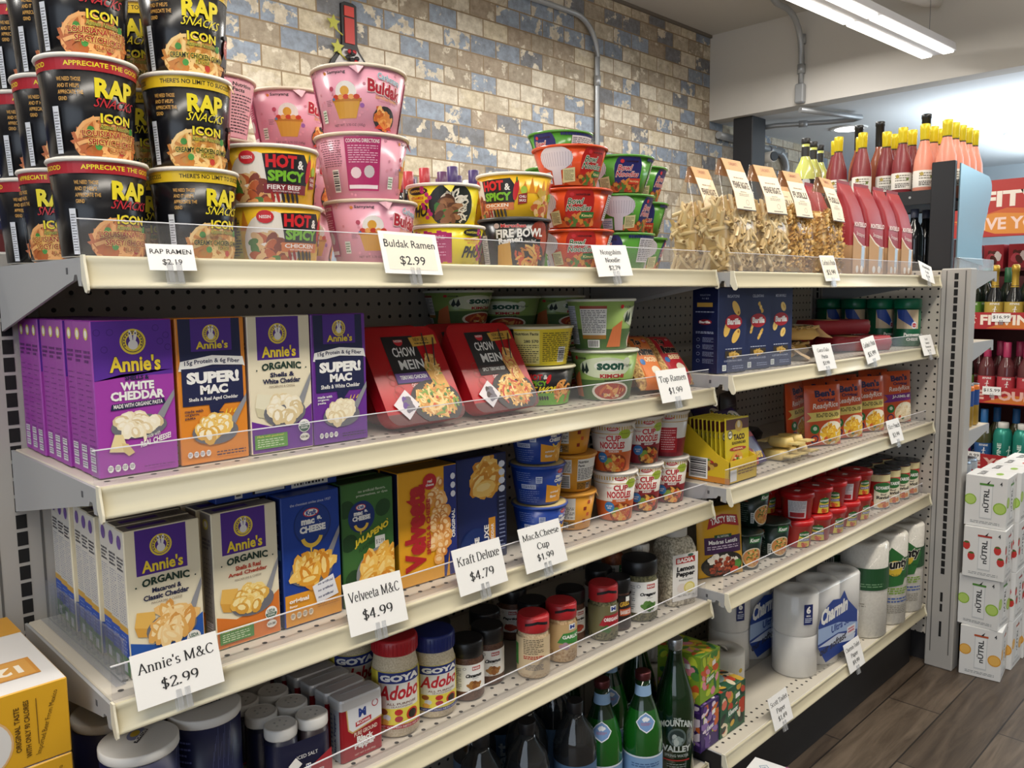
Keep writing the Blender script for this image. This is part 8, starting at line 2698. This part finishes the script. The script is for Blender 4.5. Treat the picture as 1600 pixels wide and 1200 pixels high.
def swoosh():
 s, b = M(), M()
 prof = []
 tab = ((0, .275), (.08, .248), (.2, .246), (.4, .262), (.6, .292), (.75, .316), (.88, .324), (.96, .312), (1.01, .285))
 for i in range(22):
  t = i / 21
  for (ta, xa), (tb, xb) in zip(tab, tab[1:]):
   if ta <= t <= tb:
    s_ = (t - ta) / (tb - ta)
    prof.append((xa + (xb - xa) * s_ * s_ * (3 - 2 * s_), .040 + t * .290))
    break
 outl = [(0, .040)] + [(x, z - .022 * (1 - i / 21) if i < 2 else z - .016 * i / 21) for i, (x, z) in enumerate(prof)] + [(.0, .330)]
 s.prism(outl, 'y', -.004, 0, P('#93b3be', .3, .75))
 b.box(0, .36, -.012, .004, 0, .040, clear('clear_sign_base', '#e6f0f4', .2, .1, .2), .002)
 return [('sign_panel', s), ('clear_base', b)]
place('display_sign', 'swoosh', swoosh, 'brushed silver wavy-edged sign panel standing beside the black rack', 'sign', (2.545, -.470, 1.2635), (0, 0, 0))
# cases of canned seltzer stacked on the floor
def case(fruit, fc):
 def fn():
  m = M()
  w, h = .114, .1585
  m.box(-w / 2, w / 2, -w / 2, w / 2, 0, h, P('#dededd', .5), .001)
  def face(seed):
   a = Art(w / h)
   a.rect(.36, .16, .66, .84, '#c3c6c8').up().rect(.375, .19, .645, .81, '#e3e4e4').up()
   a.text('n\u00dcTRL', .42, .30, .58, .76, '#33363a', bold=.03, rot=90)
   a.rect(.34, .82, .68, .86, fc[1]).poly([(.5, .85), (.6, .93), (.56, .85)], '#2a2a2c')
   if fruit == 'berry':
    for x, y in ((.08, .62), (.2, .42), (.82, .6), (.9, .38)):
     a.ell(x, y, .09, fc[0], ry=.09, n=10).ell(x, y + .06, .07, '#3a6a2c', ry=.02, n=8)
   else:
    for x, y, s in ((.0 + .13, .52, .15), (.84, .40, .16)):
     a.ell(x, y, s, fc[0], n=18).up().ell(x, y, s * .82, fc[2], n=16).up()
   a.text('4', .82, .84, .88, .92, '#33363a', bold=.02)
   a.fine(.15, .06, .85, .12, '#8a8d90', 2, .4, seed)
   return a
  m.decal(face(1), (-w / 2, w / 2, 0), (0, -w, 0), (0, 0, h))
  m.decal(face(2), (-w / 2, -w / 2, 0), (w, 0, 0), (0, 0, h))
  t = Art(1)
  t.text('NUTRL', .15, .62, .75, .78, '#33363a', bold=.03, rot=180).ell(.5, .3, .16, fc[0], ry=.09, n=14)
  m.decal(t, (-w / 2, -w / 2, h), (w, 0, 0), (0, w, 0))
  return [('carton', m)]
 return fn
FR = {'orange': ('#d99a34', '#b3502c', '#e6b45a'), 'lime': ('#8fb83a', '#4f8a34', '#b3cf6a'), 'berry': ('#c2342f', '#a8342c', '#d9605a')}
TI = ('bottom', 'second', 'third', 'top')
for c, (x, y, kinds, nm) in enumerate([(2.5210, -.612, ('orange', 'lime', 'berry', 'lime'), 'nearest stack'), (2.6420, -.618, ('orange', 'berry', 'berry', 'lime'), 'second stack'), (2.7630, -.622, ('orange', 'berry', 'lime', 'berry'), 'third stack'), (2.8840, -.626, ('lime', 'lime', 'berry', 'lime'), 'fourth stack'),
          ]):
 for t in range(4):
  dx = (0, .004, -.006, .004)[t] if c == 0 else 0
  place('seltzer_case', 'case_' + kinds[t], case(kinds[t], FR[kinds[t]]), 'white %s seltzer four-pack, %s of the %s from the upright' % ({'orange': 'orange', 'lime': 'lime', 'berry': 'strawberry'}[kinds[t]], TI[t], nm), 'drink carton', (x + dx, y + (.0, .006, .0, .003)[t] * (c == 0), .0006 + t * .1592), (0, 0, R_((7, -1, 4, 2)[t] if c == 0 else 1)), 'seltzer four-packs')
# ------------------------------------------------------------------ floor display of fitness wines beyond
FX = 4.40
def display():
 out = []
 bk = M()
 bk.box(FX + .36, FX + .40, -.85, .12, 0, 1.27, P('#5a1a1e', .5))
 out.append(('back_board', bk))
 for y in (-.85, .10):
  s = M()
  s.box(FX + .02, FX + .36, y, y + .02, 0, 1.46, P('#3a1418', .5))
  out.append(('side_board', s))
 h = M()
 h.box(FX + .002, FX + .03, -.85, .12, 1.465, 1.745, P('#b3302a', .45))
 a = Art(3.4)
 a.poly([(0, .25), (.25, .5), (.5, .42), (.8, .6), (1, .5), (1, .2), (.7, .15), (.4, .22)], '#c9602c').up().poly([(0, .30), (.2, .42), (.35, .38), (.6, .3), (.9, .12), (1, 0), (.6, .0), (.2, .05)], '#d98a34').up()
 a.text('FITVINE', .135, .52, .62, .80, '#efe4d6', bold=.04).text('california wine', .33, .42, .60, .50, '#efe4d6').text('LIVE YOUR PASSION', .10, .12, .85, .34, '#efd0c4', bold=.03)
 h.decal(a, (FX + .002, .12, 1.465), (0, -.97, 0), (0, 0, .28))
 out.append(('header', h))
 for z, tx, c2 in ((1.00, 'FITVINE', '#c9702c'), (.62, 'LIVE YOUR PASSION', '#c9702c'), (.27, 'LIVE YOUR PASSION', '#c9702c')):
  t = M()
  t.box(FX, FX + .36, -.83, .10, z, z + .012, P('#8a2226', .5))
  t.box(FX - .004, FX, -.83, .10, z, z + .085, P('#a8262c', .45))
  a = Art(11)
  a.poly([(.17, .05), (.30, .55), (.55, .5), (.55, .05)], c2).up()
  if tx == 'FITVINE':
   a.text(tx, .14, .25, .42, .85, '#efe0d0', bold=.04)
   runner(a, .105, .5, .022, .4, '#efe0d0')
  else:
   a.text(tx, .03, .22, .75, .80, '#dfb0a4', bold=.05)
  t.decal(a, (FX - .004, .10, z), (0, -.93, 0), (0, 0, .085))
  out.append(('tray', t))
 return out
def runner(a, cx, cy, sx, sy, c):
 """plain running figure emblem"""
 for pts in ([(-.1, .1), (.25, .2), (.2, .55), (-.15, .5)], [(-.1, .12), (.1, .12), (.5, -.25), (.35, -.35)], [(.35, -.35), (.5, -.25), (.15, -.7), (0, -.65)], [(-.1, .1), (.05, .0), (-.35, -.45), (-.5, -.35)],
    [(-.5, -.35), (-.35, -.45), (-.9, -.6), (-.9, -.48)], [(.1, .5), (.2, .4), (.75, .25), (.7, .38)], [(-.1, .5), (-.2, .4), (-.65, .2), (-.6, .34)]):
  a.poly([(cx + x * sx, cy + y * sy) for x, y in pts], c)
 a.ell(cx + .2 * sx, cy + .72 * sy, .22 * sx, c, ry=.2 * sy, n=8)
 return a.up()
place('wine_display', 'fv', display, 'red and orange floor display of wine with white FIT lettering', 'shop display', (0, 0, 0))
def fv_bottle(body, cap, lab, tall=.30, dome=False):
 def fn():
  b, c, l = M(), M(), M()
  r = .040
  if dome:
   b.lathe([(.038, 0), (.043, .006), (.043, .10), (.036, .145), (.018, .20), (.0145, .24), (.0145, .29)], 28, P(body, .1, 0, .5, .3), True)
   c.lathe([(.0235, .170), (.0175, .205), (.0155, .24), (.0165, .275), (.0185, .278), (.0190, .305), (.012, .312)], 28, P(cap, .35, .5), True)
  else:
   b.lathe([(.036, 0), (r, .006), (r, .16), (.034, .19), (.0165, .225), (.0145, .25)], 28, P(body, .1, 0, .5, .3), True)
   c.lathe([(.0175, .222), (.0180, .225), (.0180, .298), (.016, .30)], 24, P(cap, .4), True)
  l.lathe([(r + .0035 if dome else r + .0006, .045), (r + .0035 if dome else r + .0006, .125)], 28, P(lab, .5), True, cap=False)
  a = Art(3)
  a.text('FITVINE', .42, .80, .58, .93, WHITE, bold=.03)
  runner(a, .5, .40, .05, .36, WHITE)
  l.wrap(a, [(.0440 if dome else r + .0008, .045), (.0440 if dome else r + .0008, .125)], 0, 2 * pi, 28)
  return [('bottle', b), ('capsule', c), ('label', l)]
 return fn
def teal():
 b, c = M(), M()
 b.lathe([(.040, 0), (.044, .006), (.044, .17), (.038, .195), (.024, .21)], 28, P('#2a8a7a', .3, .3), True)
 c.lathe([(.024, .208), (.0255, .21), (.0255, .235), (.023, .238)], 24, P('#d9d6d0', .5), True)
 a = Art(2)
 a.text('FITVINE', .40, .02, .47, .80, '#cfe0d8', bold=.03, rot=90)
 runner(a, .60, .45, .07, .3, '#cfe0d8')
 b.wrap(a, [(.0441, .01), (.0441, .165)], 0, 2 * pi, 28)
 return [('flask', b), ('cap', c)]
gold_b = fv_bottle('#15171a', '#b8963a', '#b39a44', dome=True)
green_b = fv_bottle('#1a231a', '#2f6a44', '#5f8f3a')
rose_b = fv_bottle('#5a2a2e', '#a8325a', '#b33a44')
pink_b = fv_bottle('#241418', '#8a2a4a', '#a83a6a')
blue_b = fv_bottle('#4a4a2c', '#2a6aa8', '#2a5a94')
for t, (z, ks) in enumerate(((1.0125, ((gold_b, 'gold'), (green_b, 'green'))), (.6325, ((rose_b, 'rose'), (green_b, 'green'))), (.2825, ((blue_b, 'blue'), (pink_b, 'pink'))))):
 for i in range(4):
  y = (.045, -.055, -.145, -.235)[i] - (.018 if t == 0 else .0)
  fn, nm = ks[0] if (t == 0 and i > 0) or (t == 1 and i > 0) or (t == 2 and i == 1) else ks[1]
  if t == 2 and i >= 2:
   fn, nm = teal, 'teal'
  cl = {'gold': 'black bottle with gold foil', 'green': 'green-labelled bottle', 'rose': 'rose bottle with magenta capsule', 'blue': 'bottle with blue capsule and running figure', 'pink': 'dark bottle with pink running-figure label', 'teal': 'teal metal flask with white cap'}[nm]
  place('wine_bottle', 'fvb_' + nm, fn, '%s, %s tray of the display, %s from left' % (cl, ('upper', 'middle', 'lower')[t], ('first', 'second', 'third', 'fourth')[i]), 'wine bottle', (FX + .06, y, z), (0, 0, R_(-72)), 'display bottles')
  b2 = {0: (green_b, 'green'), 1: (rose_b, 'rose'), 2: (blue_b, 'blue')}[t]
  place('wine_bottle', 'fvb_' + b2[1], b2[0], 'rear-row bottle, %s tray of the red display, %s from left' % (('upper', 'middle', 'lower')[t], ('first', 'second', 'third', 'fourth')[i]), 'wine bottle', (FX + .17, y - .03, z), (0, 0, R_(-72)), 'display bottles')
def snack():
 m = M()
 m.box(-.06, .06, -.05, .05, 0, .13, P('#a3242c', .45), .001)
 a = Art(.9)
 a.blobs(.5, .5, .35, .25, ['#e6dcd2', '#5a2418', '#c9505a'], 12, .5, 1.6, 3)
 m.decal(a, (-.06, .05, 0), (0, -.10, 0), (0, 0, .13))
 return [('carton', m)]
def snack_shelf():
 m = M()
 m.box(FX + .45, FX + .75, -.85, .25, 1.30, 1.315, P('#6a1c20', .5))
 m.box(FX + .71, FX + .75, -.85, .25, 0, 1.30, P('#5a1a1e', .5))
 return [('counter', m)]
place('snack_counter', 'snsh', snack_shelf, 'red-brown stand behind the wine display carrying snack boxes', 'stand', (0, 0, 0))
for i in range(5):
 place('snack_box', 'snk', snack, 'red snack box showing under the display header, ' + ('leftmost', 'second from left', 'middle', 'fourth', 'rightmost')[i], 'snack box', (FX + .52, .16 - .115 * i, 1.3155), (0, 0, R_((3, -5, 4, 0, -3)[i])), 'red snack boxes')
for z, i, tx in ((1.018, 0, '$16.99'), (.645, 1, '$15.99'), (.300, 2, '$18.99')):
 place('price_sign', 'fvp%d' % i, price_card([tx], .085, .042, True), 'small white price slip on the %s tray edge of the red display' % ('upper', 'middle', 'lower')[i], 'price sign', (FX - .008, (-.125, -.10, -.02)[i], z + .02), (0, 0, R_(-90)))
# ------------------------------------------------------------------ behind and beside the run
def back_shelf():
 d, c = M(), M()
 d.box(-.9, 2.38, -.025, .40, 1.182, 1.200, deckm, .001)
 c.box(-.9, 2.38, .40, .406, 1.168, 1.201, cream)
 out = [('deck', d), ('price_channel', c)]
 for x in (-.895, .3, 1.2, 2.374):
  b = M()
  b.prism([(-.025, 1.181), (.395, 1.181), (.395, 1.16), (-.025, 1.10)], 'x', x, x + .003, grey_br)
  out.append(('bracket', b))
 return out
place('shelf', 'backsh', back_shelf, 'rear shelf on the far side of the run carrying wine bottles', 'shelf', (0, 0, 0))
WB = [(.985, .335, 'r'), (1.050, .365, 'p'), (.965, .268, 'r'), (1.035, .290, 'p'), (.960, .200, 'r'), (1.030, .218, 'p'), (1.105, .315, 'p'), (.995, .140, 'v'), (1.070, .150, 'v'), (1.100, .245, 'v'), (1.175, .290, 'w'), (1.170, .205, 'k'), (1.245, .310, 'w'), (1.165, .360, 'w'), (1.245, .240, 'w')]
CC = {'r': ('#b3323a', 'red'), 'p': ('#5a2f5a', 'plum'), 'v': ('#43306a', 'violet'), 'w': ('#cfd0cf', 'white'), 'k': ('#17181a', 'black')}
for i, (x, y, c) in enumerate(WB):
 place('wine_bottle', 'wb' + c, wine('#1a1416', CC[c][0], .298), '%s-capped wine bottle on the rear shelf, %s of its cluster' % (CC[c][1], ('first', 'second', 'third', 'fourth', 'fifth', 'sixth', 'seventh', 'eighth', 'ninth', 'tenth', 'eleventh', 'twelfth', 'thirteenth', 'fourteenth', 'last')[i]),
   'wine bottle', (x, y, 1.2005), (0, 0, 0), 'wine bottles on the rear shelf')
def ingr():
 m = M()
 m.box(-.34, 0, 0, .14, 0, .230, P('#dcdad8', .5), .0015)
 a = Art(1.66)
 a.rect(0, .42, 1, 1, '#1b2550').up()
 for i, s in enumerate(('CLEAN', 'INGREDIENTS', 'MADE', 'FOR ALL')):
  a.text(s, .86 - .02 * len(s) * .55, .86 - i * .115, .97, .92 - i * .115, WHITE, bold=.02)
 a.rect(.80, .545, .98, .60, '#b3302c')
 a.ell(.88, .30, .14, '#3a1a1e', ry=.17, n=18).up().ell(.88, .30, .12, '#5a2226', ry=.14, n=16)
 a.fine(.6, .05, .95, .14, '#5a5a66', 2, .4, 3)
 m.decal(a, (-.34, 0, 0), (.34, 0, 0), (0, 0, .230))
 return [('carton', m)]
place('drink_carton', 'ingr', ingr, 'navy and white carton behind the black cups at the left edge', 'drink carton', (.071, .05, 1.2005))
def beer_case():
 m = M()
 w, d, h = .27, .245, .0865
 m.box(-w, 0, 0, d, 0, h, P('#d8a425', .42), .0012, {'+z': P('#d9d7d6', .45), '-x': P('#dcdad8', .45)})
 a = Art(w / d)
 a.rect(0, .72, 1, 1, '#c99330').up()
 a.text('CAJA', .78, .82, .92, .87, '#3a2a18')
 a.ell(.50, .36, .23, '#1f2440', ry=.20, n=26).up().ell(.47, .37, .19, '#d9d7d6', ry=.16, n=24).up()
 for i in range(3):
  a.poly([(.33 + i * .11, .24), (.40 + i * .11, .26), (.40 + i * .11, .50), (.33 + i * .11, .48)], '#1f2440')
 a.up().rect(.74, .14, .94, .36, '#c98a34').up().rect(.755, .155, .925, .345, '#d29a48').up().text('12', .79, .19, .89, .29, '#efe6d6', bold=.04, rot=180)
 m.decal(a, (-w, 0, h), (w, 0, 0), (0, d, 0))
 a = Art(w / h)
 a.rect(0, 0, .58, 1, '#dcdad8').up().ell(.66, .38, .135, '#d9b07a', ry=.40, n=30).up().ell(.66, .38, .127, '#dcdad8', ry=.375, n=28).up()
 for i, s in enumerate(('LA', 'CERVEZA', 'MAS', 'FINA')):
  ln = .032 * len(s)
  a.text(s, .60 + i * .030, .38 - ln * 1.1, .622 + i * .030, .38 + ln * 1.1, '#33343c', bold=.02, rot=90)
 a.text('ORIGINAL TASTE', .80, .22, .82, .80, '#4a3210', bold=.02, rot=90).text('WITH ONLY 90 CALORIES', .835, .12, .855, .86, '#4a3210', bold=.02, rot=90)
 a.rect(.88, .25, .883, .85, '#6a4a18').text('Imported Beer From Mexico', .905, .12, .93, .88, '#4a3210', slant=.1, rot=90)
 a.text('MODELO', .605, .86, .63, .98, '#6a4a18', rot=90)
 m.decal(a, (-w, 0, 0), (w, 0, 0), (0, 0, h))
 return [('carton', m)]
for i in range(9):
 place('beer_case', 'beer', beer_case, 'yellow and white beer case, ' + ('at the floor', 'second from the floor', 'third from the floor', 'fourth from the floor', 'fifth from the floor', 'sixth from the floor', 'seventh from the floor', 'just under the topmost', 'topmost of the tall stack at the left edge')[i], 'beer case',
   (-.0270, -.375, .0006 + i * .0877), (0, 0, R_(1.2 if i % 2 else 0)), 'beer cases')
